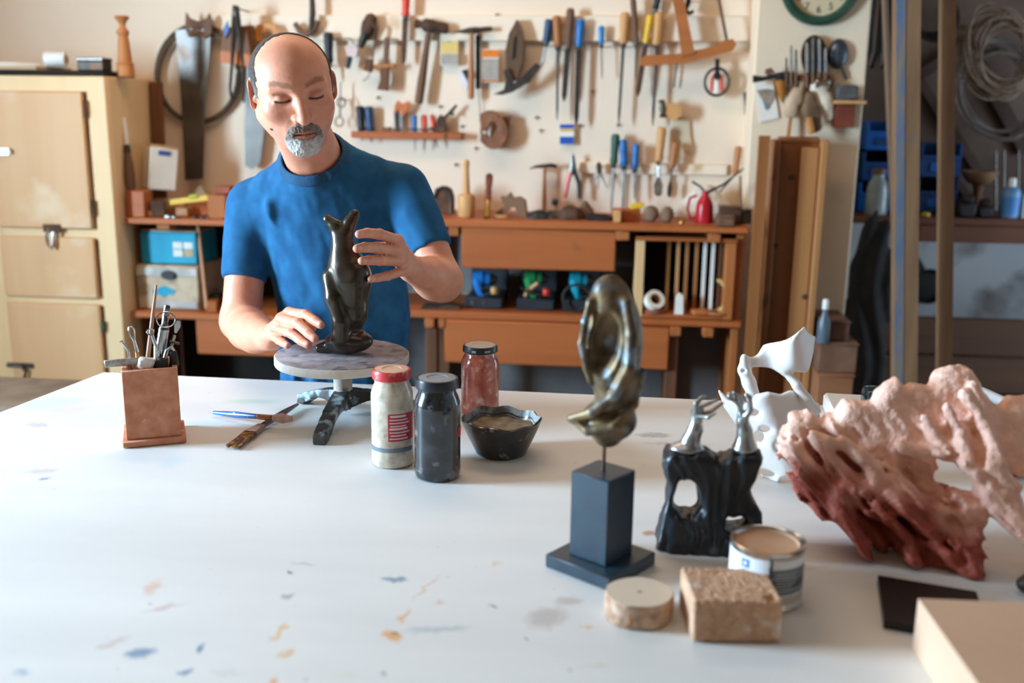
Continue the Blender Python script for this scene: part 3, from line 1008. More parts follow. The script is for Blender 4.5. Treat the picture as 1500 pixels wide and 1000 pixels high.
oh = [(372, 46), (376, 37), (388, 33), (402, 36), (409, 48), (406, 62), (396, 67), (382, 64), (374, 58)]
ih = [(381, 48), (383, 44), (389, 41), (396, 43), (400, 50), (398, 56), (393, 59), (387, 57), (382, 53)]
O('handle', MB().ring([at(*q, TY - .012) for q in oh], [at(*q, TY - .012) for q in ih], (0, .012, 0)), M('orange_grip', '#b9742b', '#cc8a3e', rough=.45, scale=18), sw)
hang(390, 40, TY)
pl = E('wooden_plane', at(346, 97, TY + .01), 'brown wooden plane body with orange sole hung between saws', 'plane')
O('body', MB().plate([(327, 40), (368, 37), (371, 80), (323, 74)], TY - .052, .036), wood('plane_wood', '#6b4426', '#865a36', 'z', scale=14), pl)
O('sole', MB().plate([(323, 74), (371, 80), (373, 99), (322, 91)], TY - .058, .042), M('orange_sole', '#b9622a', '#cc7638', rough=.5, scale=14), pl)
O('blue_wedge', MB().plate([(328, 40), (333, 30), (335, 44), (330, 56)], TY - .062, .008), blue_h, pl)
hang(340, 45, TY)
tg = E('forge_tongs', at(345, 150, TY - .09), 'long dark iron tongs hanging over the wooden plane', 'tongs')
yy = TY - .090
for q, r in (([(345, 8), (343, 45), (340, 90), (337, 130), (339, 146), (344, 140)], 3.2), ([(346, 10), (350, 45), (355, 88), (358, 125), (357, 150)], 3.0)):
    O('arm', MB().tube([at(*k, yy + (.008 if r > 3.1 else -.004)) for k in q], [r * mpp(yy) * f for f in (1.5, 1.6, .8, .75, .6, .5)[:len(q)]], 8), steel_d, tg)
O('rivet', MB().lathe(at(345, 20, yy - .008), [(.010, 0), (.008, .006)], 10, (0, -1, 0)), steel, tg)
hang(345, 12, yy)
sp = E('spokeshave', at(448, 52, TY), 'dark two-handled spokeshave hung above the bald man', 'spokeshave')
O('stock', MB().tube([at(q[0], q[1], TY) for q in ((432, 34), (440, 46), (450, 50), (460, 44), (466, 30))], [.010, .013, .014, .013, .010], 10), t_wood_d, sp)
O('grip', MB().tube([at(457, -8, TY - .01), at(458, 20, TY - .01), at(455, 44, TY - .01)], [.010, .012, .009], 10), steel_d, sp)
hang(450, 50, TY)
tool('awl', 'awl', 'black-handled awl hung just beside the head of the man', (481, 47), (482, 92), (483, 118), 7.5, 1.8, black_p, steel, 'rod')
# wire hook with little spray nozzle
nz = E('spray_nozzle', at(515, 101, TY), 'little pinkish spray nozzle with dark stub on a wire hook', 'nozzle')
O('body', MB().plate([(504, 68), (518, 64), (524, 72), (521, 84), (509, 82)], TY - .015, .03), M('pink_metal', '#c9b3ad', '#dccac3', rough=.5, scale=16), nz)
O('stub', MB().turn(at(513, 82, TY), at(509, 100, TY), [(0, .010), (.5, .011), (1, .009)], 10), black_p, nz)
O('wire', MB().tube([at(q[0], q[1], TY + .01) for q in ((492, 57), (500, 56), (515, 57), (518, 64))], .0022, 6), steel_d, nz)
hang(513, 72, TY)
gn = E('grease_gun', at(535, 72, TY), 'old grey iron hand tool shaped like a gun on the wall', 'hand tool')
O('body', MB().turn(at(546, 20, TY), at(534, 58, TY), [(0, .008), (.1, .022), (.45, .030), (.7, .026), (1, .016)], 14), rust, gn)
O('nose', MB().turn(at(536, 48, TY - .01), at(527, 70, TY - .01), [(0, .018), (.6, .017), (1, .010)], 12), steel_d, gn)
O('lever', MB().tube([at(540, 28, TY - .02), at(552, 42, TY - .02), at(549, 58, TY - .02)], .007, 8), rust, gn)
hang(543, 26, TY)
mg = E('marking_gauge', at(562, 133, TY), 'wooden marking gauge with crossbar and dark block on the wall', 'gauge')
O('beam', MB().bar(at(567, 55, TY), at(565, 100, TY), .020, .018, .003), t_wood_d, mg)
O('crossbar', MB().bar(at(530, 99, TY), at(580, 96, TY), .026, .016, .003), t_wood, mg)
O('fence', MB().plate([(556, 100), (569, 98), (567, 133), (552, 131), (557, 118)], TY - .016, .03), d_wood_z, mg)
O('stop', MB().plate([(536, 85), (545, 87), (543, 106), (533, 103)], TY - .022, .03), rust, mg)
O('hook_wire', MB().tube([at(q[0], q[1], TY) for q in ((549, 60), (547, 80), (540, 112), (532, 119))], .002, 6), steel_d, mg)
hang(566, 62, TY)
tool('chisel', 'chisel', 'red-handled chisel with dark tapered tip high on the wall', (595, -10), (594, 24), (591, 94), 6.5, 4.2, red_p, rust, 'flat')


def hammer(label, head, h0, h1, rh, hm, m2, prof=None):
    """head: two px ends; handle px ends"""
    t = E('hammer', at(*h1, TY), label, 'hammer')
    s = mpp(TY)
    a, b = at(*head[0], TY), at(*head[1], TY)
    O('handle', MB().turn(at(*h0, TY), at(*h1, TY), [(0, rh * .72 * s), (.25, rh * .72 * s), (.7, rh * s), (.96, rh * 1.02 * s), (1, rh * .8 * s)], 12), hm, t)
    O('head', MB().turn(a, b, [(q, r * s) for q, r in prof], 14), m2, t)
    hang((head[0][0] * .35 + head[1][0] * .65), head[0][1] * .35 + head[1][1] * .65 + 4, TY)
    return t


hammer('heavy hammer with long dark handle and rusty head', ((607, 34), (656, 42)), (629, 40), (613, 152), 6.5, t_wood_d, rust, [(0, 4), (.03, 6.5), (.12, 6.8), (.2, 4.8), (.32, 9.5), (.55, 9.8), (.62, 8), (.95, 8), (1, 6.5)])
h = hammer('light joiner hammer with slim tan handle and black head', ((664, 47), (721, 42)), (691, 44), (690, 145), 4.6, t_wood, steel_d, [(0, .6), (.2, 2.6), (.42, 4.6), (.6, 4.6), (.68, 3.4), (.9, 3.6), (1, 3.2)])
bt = E('black_rod', at(700, 130, WY - .03), 'black round rod hung behind the light joiner hammer', 'rod')
O('shaft', MB().rod(at(700, 52, WY - .02), at(700, 130, WY - .02), .009), black_p, bt)
O('tail_wire', MB().tube([at(700, 130, WY - .02), at(703, 155, WY - .015), at(703, 178, WY - .012)], .0015, 6), steel_d, bt)
hang(700, 60, WY - .02)
tgm = M('tag_paper', '#d8d3dc', '#e5e1e8', rough=.8, scale=12)
tgo = E('paper_tag', at(680, 130, WY - .015), 'small white paper tag hung by the joiner hammer', 'tag')
O('card', MB().plate([(673, 107), (679, 103), (686, 125), (681, 131), (675, 118)], WY - .016, .004), tgm, tgo)
O('clip', MB().plate([(676, 103), (685, 101), (687, 113), (683, 116)], WY - .024, .008), black_p, tgo)
hang(680, 105, WY - .016)


def packet(label, px, bands, y=WY - .022):
    """hanging retail packet: bands = list of (py0,py1,material)"""
    x0, x1, y0, y1 = px
    t = E('tool_packet', at((x0 + x1) / 2, y1, y), label, 'packet')
    O('backing_card', MB().plate([(x0, y0), (x1, y0), (x1, y1), (x0, y1)], y, .003), paper, t)
    for b0, b1, mt, th in bands:
        O('printed_band' if th < .004 else 'blister', MB().plate([(x0 + 1, b0), (x1 - 1, b0), (x1 - 1, b1), (x0 + 1, b1)], y - th, th), mt, t)
    hang((x0 + x1) / 2, y0 + 3, y)


clear = M('blister_plastic', '#9a948a', '#b5afa5', rough=.15, scale=14, spec=.6)
packet('orange-topped blister packet beside the joiner hammer', (705, 731, 72, 121), [(73, 84, orange_p, .003), (86, 116, clear, .012), (117, 120, orange_p, .003)])
packet('small yellow packet with a metal fitting between two hammers', (645, 672, 58, 96), [(60, 78, M('pale_yellow_card', '#cdb161', '#dcc277', rough=.7, scale=12), .003), (79, 94, clear, .012)])
packet('small blue and white packet with a yellow stripe', (819, 841, 181, 212), [(182, 188, M('packet_blue', '#1c4fa8', '#255bb8', rough=.5, scale=8), .003), (189, 192, yellow_p, .003), (200, 211, MATS['packet_blue'], .003)])

# plane with leaf-shaped body and curved adze blade
ad = E('block_plane', at(757, 118, TY), 'leaf-shaped dark wooden plane hung point up', 'plane')
leaf = [(757, 28), (764, 45), (768, 65), (766, 90), (760, 105), (757, 118), (745, 119), (741, 100), (740, 75), (745, 50)]
O('body', MB().plate(leaf, TY - .02, .045), wood('plane_dark', '#4d3624', '#66492f', 'z', scale=16), ad)
O('slot', MB().plate([(753, 55), (757, 52), (755, 84), (750, 88)], TY - .022, .004), void_m, ad)
O('stud', MB().lathe(at(757, 47, TY - .02), [(.006, -.001), (.005, .004)], 10, (0, -1, 0)), steel_b, ad)
hang(757, 45, TY)
az = E('adze_head', at(757, 138, TY), 'curved black iron adze below the leaf-shaped plane', 'adze')
O('blade', MB().plate([(722, 138), (738, 131), (741, 118), (738, 104), (744, 100), (753, 122), (765, 112), (785, 92), (793, 97), (776, 120), (750, 135), (735, 139)], TY - .035, .012), steel_d, az)
O('edge', MB().plate([(722, 138), (738, 131), (741, 136), (732, 139)], TY - .037, .012), steel, az)
hang(752, 128, TY - .03)
cw = E('carved_scroll', at(720, 221, TY), 'carved brown wooden scroll with a round hole', 'carving')
cc = at(721, 190, TY)


def f_scroll(P):
    q = P - cc
    s = mpp(TY)
    u, v, y = q[:, 0] / s, -q[:, 2] / s, q[:, 1] / s
    ang = np.arctan2(v, u)
    r = np.hypot(u * 1.25, v)
    d = np.abs(r - 19) - (10 + 3 * np.sin(ang * 2 + .5))
    d = np.maximum(d, -(np.hypot(u + 12, v - 4) - 3))
    d = np.maximum(d, (-u - 17))
    bump_ = .25 * np.sin(u * .9 + v * .5) + 1.2 * fbm(np.stack([u, v, y], 1) * .12, 3, 5)
    return np.maximum(d, np.abs(y) - 9) * s + bump_ * s


O('scroll', sdf(f_scroll, cc - [.11, .05, .12], cc + [.11, .05, .12], .0035), M('scroll_wood', '#70442a', '#8d5c3b', rough=.55, scale=18), cw)
O('wedge', MB().plate([(737, 171), (748, 170), (744, 186), (737, 200), (733, 198)], TY - .005, .03), d_wood_z, cw)
hang(722, 178, TY)

# --- small tool rack with screwdrivers
rz = WY - .03
rack = E('tool_rack', at(597, 203, rz), 'narrow orange wooden tool rack with small screwdrivers', 'rack')
a, b = at(517, 198, rz), at(678, 198, rz)
zr = (at(597, 193, rz)[2], at(597, 203, rz)[2])
O('shelf_board', MB().box(((a[0] + b[0]) / 2, WY - .031, (zr[0] + zr[1]) / 2), (b[0] - a[0], .060, zr[0] - zr[1]), .003), o_wood, rack)
O('knot', MB().lathe(at(653, 199, WY - .061), [(.008, 0), (.007, .002)], 10, (0, -1, 0)), d_wood, rack)


def racktool(name, cat, label, p0, p1, p2, rh, wb, hm, bm, st='rod', group=None):
    y = WY - .035
    s = mpp(y)
    a, b, c = at(*p0, y), at(*p1, y), at(*p2, y)
    t = E(name, (b[0], y, zr[0]), label, cat, group)
    O('handle', MB().turn(a, b, [(q, r * rh * s) for q, r in HPROF], 12), hm, t)
    O('shank', MB().rod(b, c, wb * s, wb * s * .7, n=6), bm, t)
    return t


racktool('screwdriver', 'screwdriver', 'thick black-handled screwdriver at the shirt end of the rack', (527, 155), (530, 192), (531, 207), 7, 1.3, black_p, steel)
racktool('screwdriver', 'screwdriver', 'thick navy and black screwdriver beside the black one', (540, 156), (543, 192), (544, 208), 7, 1.3, navy_h, steel)
t = E('keyhole_saw', at(584, 193, WY - .035), 'small saw with orange pistol grip standing in the rack', 'saw')
O('grip', MB().plate([(582, 147), (589, 152), (600, 150), (598, 158), (592, 168), (588, 170), (586, 160), (578, 166), (578, 155)], WY - .042, .016), M('orange_grip_b', '#b8622c', '#c9743a', rough=.5, scale=16), t)
O('blade', MB().plate([(577, 162), (585, 160), (586, 192), (579, 193)], WY - .036, .006), steel_d, t)
O('shank', MB().rod(at(588, 165, WY - .036), at(590, 193, WY - .036), .004), steel, t)
racktool('screwdriver', 'screwdriver', 'small blue screwdriver standing in the rack', (607, 168), (608, 193), (608, 221), 4.2, .8, blue_h, steel_d)
t = E('pliers', at(628, 193, WY - .035), 'small pliers with red handles in the rack', 'pliers')
for q in ((621, 168, 623, 194), (632, 168, 637, 194)):
    O('handle', MB().turn(at(q[0], q[1], WY - .035), at(q[2], q[3], WY - .035), [(0, .006), (.1, .009), (.9, .009), (1, .007)], 10), red_p, t)
O('jaw', MB().rod(at(623, 194, WY - .035), at(621, 218, WY - .035), .004, .002, 8), steel_d, t)
O('jaw', MB().rod(at(636, 194, WY - .035), at(641, 216, WY - .035), .004, .002, 8), steel_d, t)
t = E('glass_cutter', at(645, 193, WY - .035), 'dark jointed hand tool leaning out of the rack', 'hand tool')
O('body', MB().plate([(636, 193), (640, 175), (644, 168), (650, 172), (652, 180), (651, 194)], WY - .05, .03), rust, t)
O('arm', MB().bar(at(648, 176, WY - .04), at(669, 154, WY - .04), .010, .012, .002, up=(0, 1, 0)), steel_d, t)
O('lug', MB().plate([(658, 163), (665, 166), (664, 169), (657, 168)], WY - .045, .012), steel_d, t)
O('spring', MB().tube([at(628 + i * .9, 188 + 2.2 * math.sin(i * 1.9), WY - .05) for i in range(12)], .0018, 6), steel_d, t)
O('bit_case', MB().plate([(560, 187), (572, 186), (572, 193), (560, 193)], WY - .045, .02), t_wood_d, label='small brown bit case lying on the rack', cat='case')
t = E('needle_file', at(620, 191, WY - .04), 'thin dark file lying along the rack', 'file')
O('blade', MB().bar(at(597, 189, WY - .052), at(640, 190, WY - .052), .006, .006, .001), steel_d, t)
O('tang', MB().rod(at(640, 190, WY - .052), at(652, 190, WY - .052), .003), t_wood_d, t)

# --- row of files
rowf = [
    ('file', 'navy-handled file, its blade tip touching the adze', (805, 28), (800, 62), (793, 97), 6.5, 2, navy_h, steel, 'rod'),
    ('file', 'brown-handled thin round file reaching toward the blue packet', (815, 23), (817, 68), (816, 176), 6.5, 2.2, t_wood, steel_d, 'rod'),
    ('file', 'dark brown-handled flat file with a pointed grey blade', (836, 12), (832, 68), (826, 148), 6.2, 4.5, t_wood_d, steel_d, 'flat'),
    ('file', 'long blue-handled flat file with dark blade above the packet', (851, 28), (848, 68), (844, 184), 6.5, 4.2, blue_h, steel_d, 'flat'),
    ('awl', 'small bright blue awl with short thin spike', (881, 38), (881, 64), (882, 116), 4.6, 1.1, M('bright_blue', '#1674b0', '#1f86c4', rough=.3, scale=9), steel_d, 'rod'),
    ('file', 'tan-handled long thin square file beside the dark awl', (916, 18), (913, 64), (906, 183), 7.2, 2.6, t_wood_l, steel_d, 'rod'),
    ('awl', 'slender dark-handled awl hanging between two tan files', (927, -4), (932, 63), (931, 118), 4.6, 1.2, t_wood_d, steel_d, 'rod'),
    ('scraper', 'yellow-handled scraper with short dark wedge blade', (953, 22), (946, 63), (934, 141), 5.5, 4.2, yellow_p, rust, 'flat'),
    ('file', 'tan-handled long file hung behind the bow saw arm', (966, 18), (962, 66), (956, 184), 7.5, 2.8, t_wood_l, steel_d, 'rod'),
    ('rasp', 'dark-handled rasp hung above the tan file', (965, -10), (960, 14), (958, 30), 5.5, 2.4, black_p, steel_d, 'flat'),
]
for nm, lb, *q in rowf:
    tool(nm, nm, lb, *q[:8], y=TY + (.018 if 'dark-handled rasp' in lb else 0))
low = [
    ('chisel', 'green-handled screwdriver-like chisel at the lower rail', (902, 196), (899, 240), (895, 311), 6.5, 2, green_p, steel, 'rod', False),
    ('chisel', 'blue-handled chisel hung beside the green-handled one', (913, 204), (914, 243), (912, 310), 6.2, 2.2, blue_h, steel, 'rod', False),
    ('chisel', 'shorter blue-handled chisel hung above the yellow offcut', (932, 211), (930, 247), (930, 292), 5.6, 2, blue_h, steel, 'rod', False),
    ('gouge', 'pale wooden-handled gouge with bright polished blade', (970, 186), (965, 236), (964, 288), 7, 7, t_wood_l, steel_b, 'leaf', True),
    ('gouge', 'brown wooden-handled gouge with dark blade', (990, 208), (984, 246), (980, 289), 6, 3.4, t_wood, steel_d, 'leaf', True),
]
for nm, lb, *q in low:
    tool(nm, nm, lb, *q[:8], y=TY, bright=q[8])
t = E('thin_rod', at(990, 130, TY + .02), 'thin bare steel rod hung below the bow saw bar', 'rod')
O('rod', MB().rod(at(992, 88, TY + .03), at(987, 128, TY + .03), .003), steel_d, t)
O('hook', MB().tube([at(992, 88, TY + .03), at(993, 84, TY + .03), at(990, 82, TY + .035)], .003, 6), steel_d, t)
hang(991, 86, TY + .03)

# --- bow saw, hook, tape, small fittings
bs_ = E('bow_saw', at(1008, 95, TY - .01), 'orange wooden bow saw frame hung beside the pier', 'saw')
bw = wood('bow_wood', '#a05c2c', '#b9733d', 'x', rough=.5, scale=14)
O('arm', MB().plate([(983, -14), (1000, -14), (1010, 40), (1018, 78), (999, 82), (993, 40)], TY - .062, .024), bw, bs_)
O('cross_bar', MB().plate([(937, 87), (945, 81), (992, 79), (1040, 69), (1060, 59), (1074, 57), (1079, 65), (1074, 74), (1050, 80), (1005, 92), (945, 97), (938, 95)], TY - .055, .022), bw, bs_)
O('tension_rod', MB().rod(at(1051, -10, TY - .045), at(1065, 62, TY - .045), .0065), t_wood_d, bs_)
hang(1005, 60, TY - .055)
O('iron_hook', MB().tube([at(q[0], q[1], TY) for q in ((1009, -12), (1008, 5), (1004, 15), (1010, 20), (1016, 16))], [.009, .010, .010, .008, .006], 8).rod(at(1009, 2, TY), at(1009, 2, WY), .004, n=6), black_p, label='black iron hook behind the bow saw arm', cat='hook')
mt_ = E('tape_ring', at(1050, 140, TY), 'round ring with a red and white tape hung on black hook', 'tape')
c0 = at(1050, 120, TY)
s = mpp(TY)
O('ring', MB().tube([c0 + [17 * s * math.cos(a), 0, 19 * s * math.sin(a)] for a in np.linspace(0, 2 * PI, 33)[:-1]], .0055, 8, closed=True), steel_d, mt_)
O('red_strip', MB().tube([at(q[0], q[1], TY) for q in ((1050, 104), (1043, 116), (1042, 134))], .006, 8), red_p, mt_)
O('red_strip', MB().tube([at(q[0], q[1], TY) for q in ((1051, 104), (1057, 116), (1058, 134))], .006, 8), red_p, mt_)
O('white_strip', MB().tube([at(q[0], q[1], TY + .004) for q in ((1050, 106), (1050, 118), (1050, 136))], [.004, .010, .013], 8), paper, mt_)
O('clip', MB().plate([(1048, 86), (1054, 86), (1054, 104), (1056, 112), (1050, 118), (1045, 112), (1048, 104)], TY - .012, .012), black_p, mt_)
hang(1051, 90, TY)
fb = E('spool_block', at(983, 175, TY), 'small tan block with a metal spool on the wall', 'block')
O('block', MB().plate([(972, 150), (996, 152), (1000, 168), (990, 176), (970, 172)], TY - .02, .045), t_wood_l, fb)
O('spool', MB().turn(at(969, 146, TY - .02), at(971, 172, TY - .02), [(0, .010), (.1, .014), (.2, .008), (.5, .012), (.8, .008), (.9, .014), (1, .010)], 12), steel, fb)
hang(985, 158, TY)
O('folded_tag', MB().plate([(985, 172), (1009, 172), (1011, 200), (1015, 221), (1001, 222), (997, 205), (986, 205)], WY - .012, .012), M('tan_paper', '#cdb694', '#dcc8a8', rough=.8, scale=10), label='tan folded paper hung below the tape ring', cat='paper')

# --- tack hammer, pliers and dividers hung low over the bench
t = E('tack_hammer', at(798, 312, TY), 'slim tack hammer with curved black head over the bench', 'hammer')
O('head', MB().tube([at(q[0], q[1], TY) for q in ((776, 247), (785, 244), (798, 243), (808, 242), (816, 244))], [.002, .006, .009, .009, .007], 10), steel_d, t)
O('handle', MB().turn(at(798, 240, TY), at(797, 312, TY), [(0, .007), (.3, .006), (.7, .0085), (1, .008)], 10), t_wood, t)
hang(798, 250, TY)
t = E('long_pliers', at(839, 290, TY), 'long-nosed pliers with red and black grips on the wall', 'pliers')
O('jaw', MB().tube([at(837, 226, TY), at(838, 240, TY), at(836, 252, TY)], [.003, .007, .010], 8), steel, t)
O('jaw', MB().tube([at(840, 226, TY), at(841, 240, TY), at(842, 252, TY)], [.003, .007, .010], 8), steel_d, t)
O('handle', MB().tube([at(836, 252, TY), at(831, 268, TY), at(828, 290, TY)], [.008, .009, .007], 8), red_p, t)
O('handle', MB().tube([at(842, 252, TY), at(848, 268, TY), at(849, 290, TY)], [.008, .009, .007], 8), black_p, t)
O('pivot', MB().lathe(at(839, 251, TY - .008), [(.008, 0), (.007, .005)], 10, (0, -1, 0)), steel, t)
hang(839, 256, TY)
t = E('dividers', at(878, 276, TY), 'small spread dividers hung beside the pliers', 'dividers')
O('joint', MB().turn(at(877, 237, TY), at(878, 254, TY), [(0, .004), (.3, .011), (.8, .010), (1, .006)], 10), rust, t)
for q in ((868, 276), (876, 278), (889, 274)):
    O('leg', MB().tube([at(878, 250, TY), at((878 + q[0]) / 2, 262, TY), at(*q, TY)], [.004, .003, .0015], 6), steel, t)
hang(878, 244, TY)
t = E('scissors', at(497, 188, TY), 'small ring-handled scissors hung beside the head of the man', 'scissors')
for cx_, cy_ in ((497, 178), (500, 150)):
    O('finger_ring', MB().tube([at(cx_ + 6 * math.cos(a), cy_ + 7 * math.sin(a), TY) for a in np.linspace(0, 2 * PI, 17)[:-1]], .003, 6, closed=True), steel, t)
O('blade', flat(MB(), at(498, 170, TY), at(499, 120, TY), .004, .002, .003), steel, t)
hang(499, 146, TY)

# ================================================================== things standing on the workbench
zb = ztop + .0005


def onb(px, y):
    return np.array([at(px, 325, y)[0], y, zb])


t = E('hand_iron', onb(651, BY + .16), 'grey rounded iron casting standing against the wall', 'casting')
p = onb(649, BY + .2)
s = mpp(BY + .2)
O('casting', MB().prism([p + [q[0] * s, 0, q[1] * s] for q in ((-14, 0), (13, 0), (13, 24), (9, 36), (0, 41), (-9, 37), (-14, 25))], (0, .08, 0)), rust, t)
O('rim', MB().tube([p + [q[0] * s, -.002, q[1] * s] for q in ((13, 1), (13, 24), (9, 36), (0, 41), (-9, 37), (-14, 25))], .007, 8), steel_d, t)
t = E('carver_mallet', onb(682, BY + .12), 'round tan carver mallet standing on the workbench', 'mallet')
p = onb(683, BY + .12)
s = mpp(BY + .12)
O('head', MB().lathe(p, [(11.5 * s, 0), (13 * s, 3 * s), (14.5 * s, 26 * s), (13.5 * s, 32 * s), (9 * s, 35 * s)], 22), t_wood_l, t)
O('handle', MB().lathe(p + [0, 0, 33 * s], [(6 * s, 0), (5.5 * s, 10 * s), (4 * s, 38 * s), (3.8 * s, 42 * s), (5 * s, 45 * s), (4.6 * s, 50 * s), (2.5 * s, 53 * s)], 16), t_wood_l, t)
t = E('turned_chisel', onb(716, BY + .12), 'dark red turned chisel with brass tip standing on the bench', 'chisel')
p, q = onb(713, BY + .08), at(717, 256, BY + .2)
O('handle', MB().turn(p * .62 + q * .38, q, [(0, .010), (.1, .013), (.3, .011), (.36, .014), (.42, .011), (.75, .014), (.95, .014), (1, .011)], 14), M('red_wood', '#6e3325', '#864334', rough=.4, scale=18), t)
O('ferrule', MB().turn(p, p * .62 + q * .38, [(0, .014), (.25, .012), (.85, .009), (1, .010)], 14), M('brass', '#a88445', '#c09a58', rough=.3, metal=.9, scale=18), t)
t = E('carved_block', onb(750, BY + .15), 'rough brown carved block with a notch on the bench', 'wood block')
p = onb(752, BY + .14)
s = mpp(BY + .14)
O('block', MB().prism([p + [q[0] * s, 0, q[1] * s] for q in ((-28, 0), (-10, 8), (-5, 14), (2, 15), (6, 0), (20, 0), (17, 24), (8, 30), (-2, 28), (-7, 36), (-12, 29), (-20, 30), (-17, 22), (-12, 18), (-30, 5))], (0, .07, 0)), wood('grey_brown_wood', '#6f5038', '#8a684b', 'x', scale=14), t)
O('chip', MB().box(p + [-.045, -.03, .005], (.05, .02, .010), .002, rot('Z', 12)), t_wood_l, t)
# heap of dark scraps
heap = [(790, .045, .03, 'flat black iron scrap at the foot of the tack hammer', black_p), (815, .06, .025, 'dark bent scrap in the heap beside the tack hammer', steel_d), (836, .05, .05, 'lumpy brown scrap heaped below the long-nosed pliers', rust), (858, .032, .06, 'tall jagged brown scrap in the heap on the bench', t_wood_d), (880, .06, .02, 'low dark scrap beside the wooden stop block', void_m)]
for i, (px, r, hh, lb, mt) in enumerate(heap):
    p = onb(px, BY + .13 + .03 * (i % 2))

    def f_h(P, p=p, r=r, hh=hh, i=i):
        q = (P - p) / np.array([r, r * .8, hh])
        d = (np.linalg.norm(q, axis=1) - 1) * min(r, hh)
        d = d + .010 * fbm(P * 45, 3, i * 7)
        return np.maximum(d, p[2] - P[:, 2])
    O('metal_scrap', sdf(f_h, p - [.09, .08, .01], p + [.09, .08, .10], .006), mt, label=lb, cat='scrap')
t = E('blue_knob', onb(813, BY + .3), 'little blue-grey tap fitting above the scrap heap', 'fitting')
p = at(813, 296, TY)
O('knob', MB().lathe(p, [(.010, -.012), (.014, -.004), (.014, .010), (.008, .014)], 12, (.3, -.2, 1)), M('blue_grey', '#3c4a58', '#4c5b6a', rough=.4, scale=14), t)
O('stem', MB().rod(p, (p[0], WY, p[2]), .004), steel, t)
O('stop_block', MB().box(onb(917, BY + .12) + [0, 0, .022], (.10, .07, .044), .003, rot('Z', 4)), o_wood, label='orange stop block at the middle of the workbench', cat='wood block')
O('end_block', MB().box(onb(904, BY + .06) + [0, 0, .021], (.028, .05, .042), .003), t_wood_l, label='pale end-grain block in front of the orange stop block', cat='wood block')
O('yellow_offcut', MB().bar(onb(922, BY + .11) + [0, 0, .052], onb(942, BY + .11) + [0, 0, .060], .017, .02, .002), yellow_p, label='short yellow strip on the orange stop block', cat='strip')
for i, (px, r, lb) in enumerate(((953, .028, 'rounded brown stone next to the orange stop block'), (977, .027, 'rounded grey-brown stone nearer the red oil can'))):
    p = onb(px, BY + .10)

    def f_s(P, p=p, r=r, i=i):
        return ell(P, p + [0, 0, r * 1.02], (r * (1.0 - .1 * i), r, r * 1.1)) + .006 * fbm(P * 40, 3, 30 + i)
    O('pebble', sdf(f_s, p - [.05, .05, .008], p + [.05, .05, .08], .004), M('brown_stone', '#6f5643', '#8e735c', rough=.85, scale=22, bump=.2), label=lb, cat='stone')
p = onb(999, BY + .05)
O('brass_nut', MB().lathe(p, [(.010, 0), (.011, .006), (.006, .014)], 8), M('brass', '#a88445', '#c09a58'), label='tiny brass nut lying before the red oil can', cat='nut')
t = E('oil_can', onb(1031, BY + .11), 'red oil can with black spout on the workbench', 'oil can')
p = onb(1031, BY + .11)
s = mpp(BY + .11)
redm = M('oilcan_red', '#a3141c', '#bb2029', rough=.3, scale=9)
O('body', MB().lathe(p, [(13.2 * s, 0), (13.6 * s, 2 * s), (12.6 * s, 24 * s), (11.5 * s, 30 * s), (7 * s, 38 * s), (5 * s, 40 * s), (5 * s, 45 * s), (3 * s, 47 * s)], 22), redm, t)
O('spout', MB().tube([p + [.005, 0, 44 * s], p + [.06, 0, 56 * s], p + [.13, 0, 80 * s]], [.006, .004, .0025], 8), black_p, t)
O('pump_lever', MB().tube([p + [-.005, 0, 46 * s], p + [-.02, 0, 53 * s], p + [-.05, 0, 60 * s]], .004, 8), black_p, t)
O('handle', MB().tube([p + [-.03, 0, 40 * s], p + [-.055, 0, 36 * s], p + [-.062, 0, 20 * s], p + [-.05, 0, 6 * s], p + [-.03, 0, 8 * s]], .005, 8), redm, t)
t = E('scraper_tool', at(1080, 256, BY + .3), 'orange-handled scraper with long thin shank above the oil can', 'scraper')
O('handle', MB().turn(at(1082, 214, WY - .04), at(1077, 255, WY - .04), [(q, r * 5.4 * mpp(4)) for q, r in HPROF], 12), t_wood, t)
O('shank', MB().rod(at(1077, 255, WY - .04), at(1050, 286, WY - .06), .0035), steel_d, t)
hang(1078, 250, WY - .04)
t = E('dust_rag', onb(1030, BY + .28), 'crumpled whitish rag heaped behind the red oil can', 'rag')
p = onb(1031, BY + .29)


def f_r(P):
    q = P - p
    hgt = .13 * np.exp(-((q[:, 0] - .0) / .10) ** 2 - (q[:, 1] / .07) ** 2) + .02 * fbm(P * 30, 4, 9)
    d = (q[:, 2] - hgt) * .5
    return np.maximum(np.maximum(d, -q[:, 2]), np.hypot(q[:, 0] / .12, q[:, 1] / .085) * .085 - .085)


O('cloth', sdf(f_r, p - [.14, .10, .01], p + [.14, .10, .17], .006), M('rag_cloth', '#cfc4b4', '#ded5c8', rough=.95, scale=14), t)
O('stain_patch', MB().box(p + [.065, -.075, .02], (.05, .012, .03), .004, rot('X', -25)), t_wood_d, t)
for px, d, lb, mt, dy in ((1068, (.075, .08, .055), 'dark brown box beside the red oil can', d_wood, .10), (1062, (.06, .07, .03), 'low brown box in front of the taller dark box', t_wood_d, .03), (1092, (.035, .05, .045), 'small grey tin at the pier end of the bench', steel, .12)):
    p = onb(px, BY + dy)
    b_ = E('parts_box', p, lb, 'box')
    O('body', MB().box(p + [0, 0, d[2] / 2], d, .003), mt, b_)
    O('lid', MB().box(p + [0, 0, d[2] + .004], (d[0] * 1.03, d[1] * 1.03, .008), .002), mt, b_)
p = onb(1088, BY + .22)
O('dark_batten', MB().bar(p, at(1086, 258, WY - .02), .016, .01, .002, up=(0, 1, 0)), t_wood_d, label='dark narrow slat leaning behind the brown box', cat='batten')

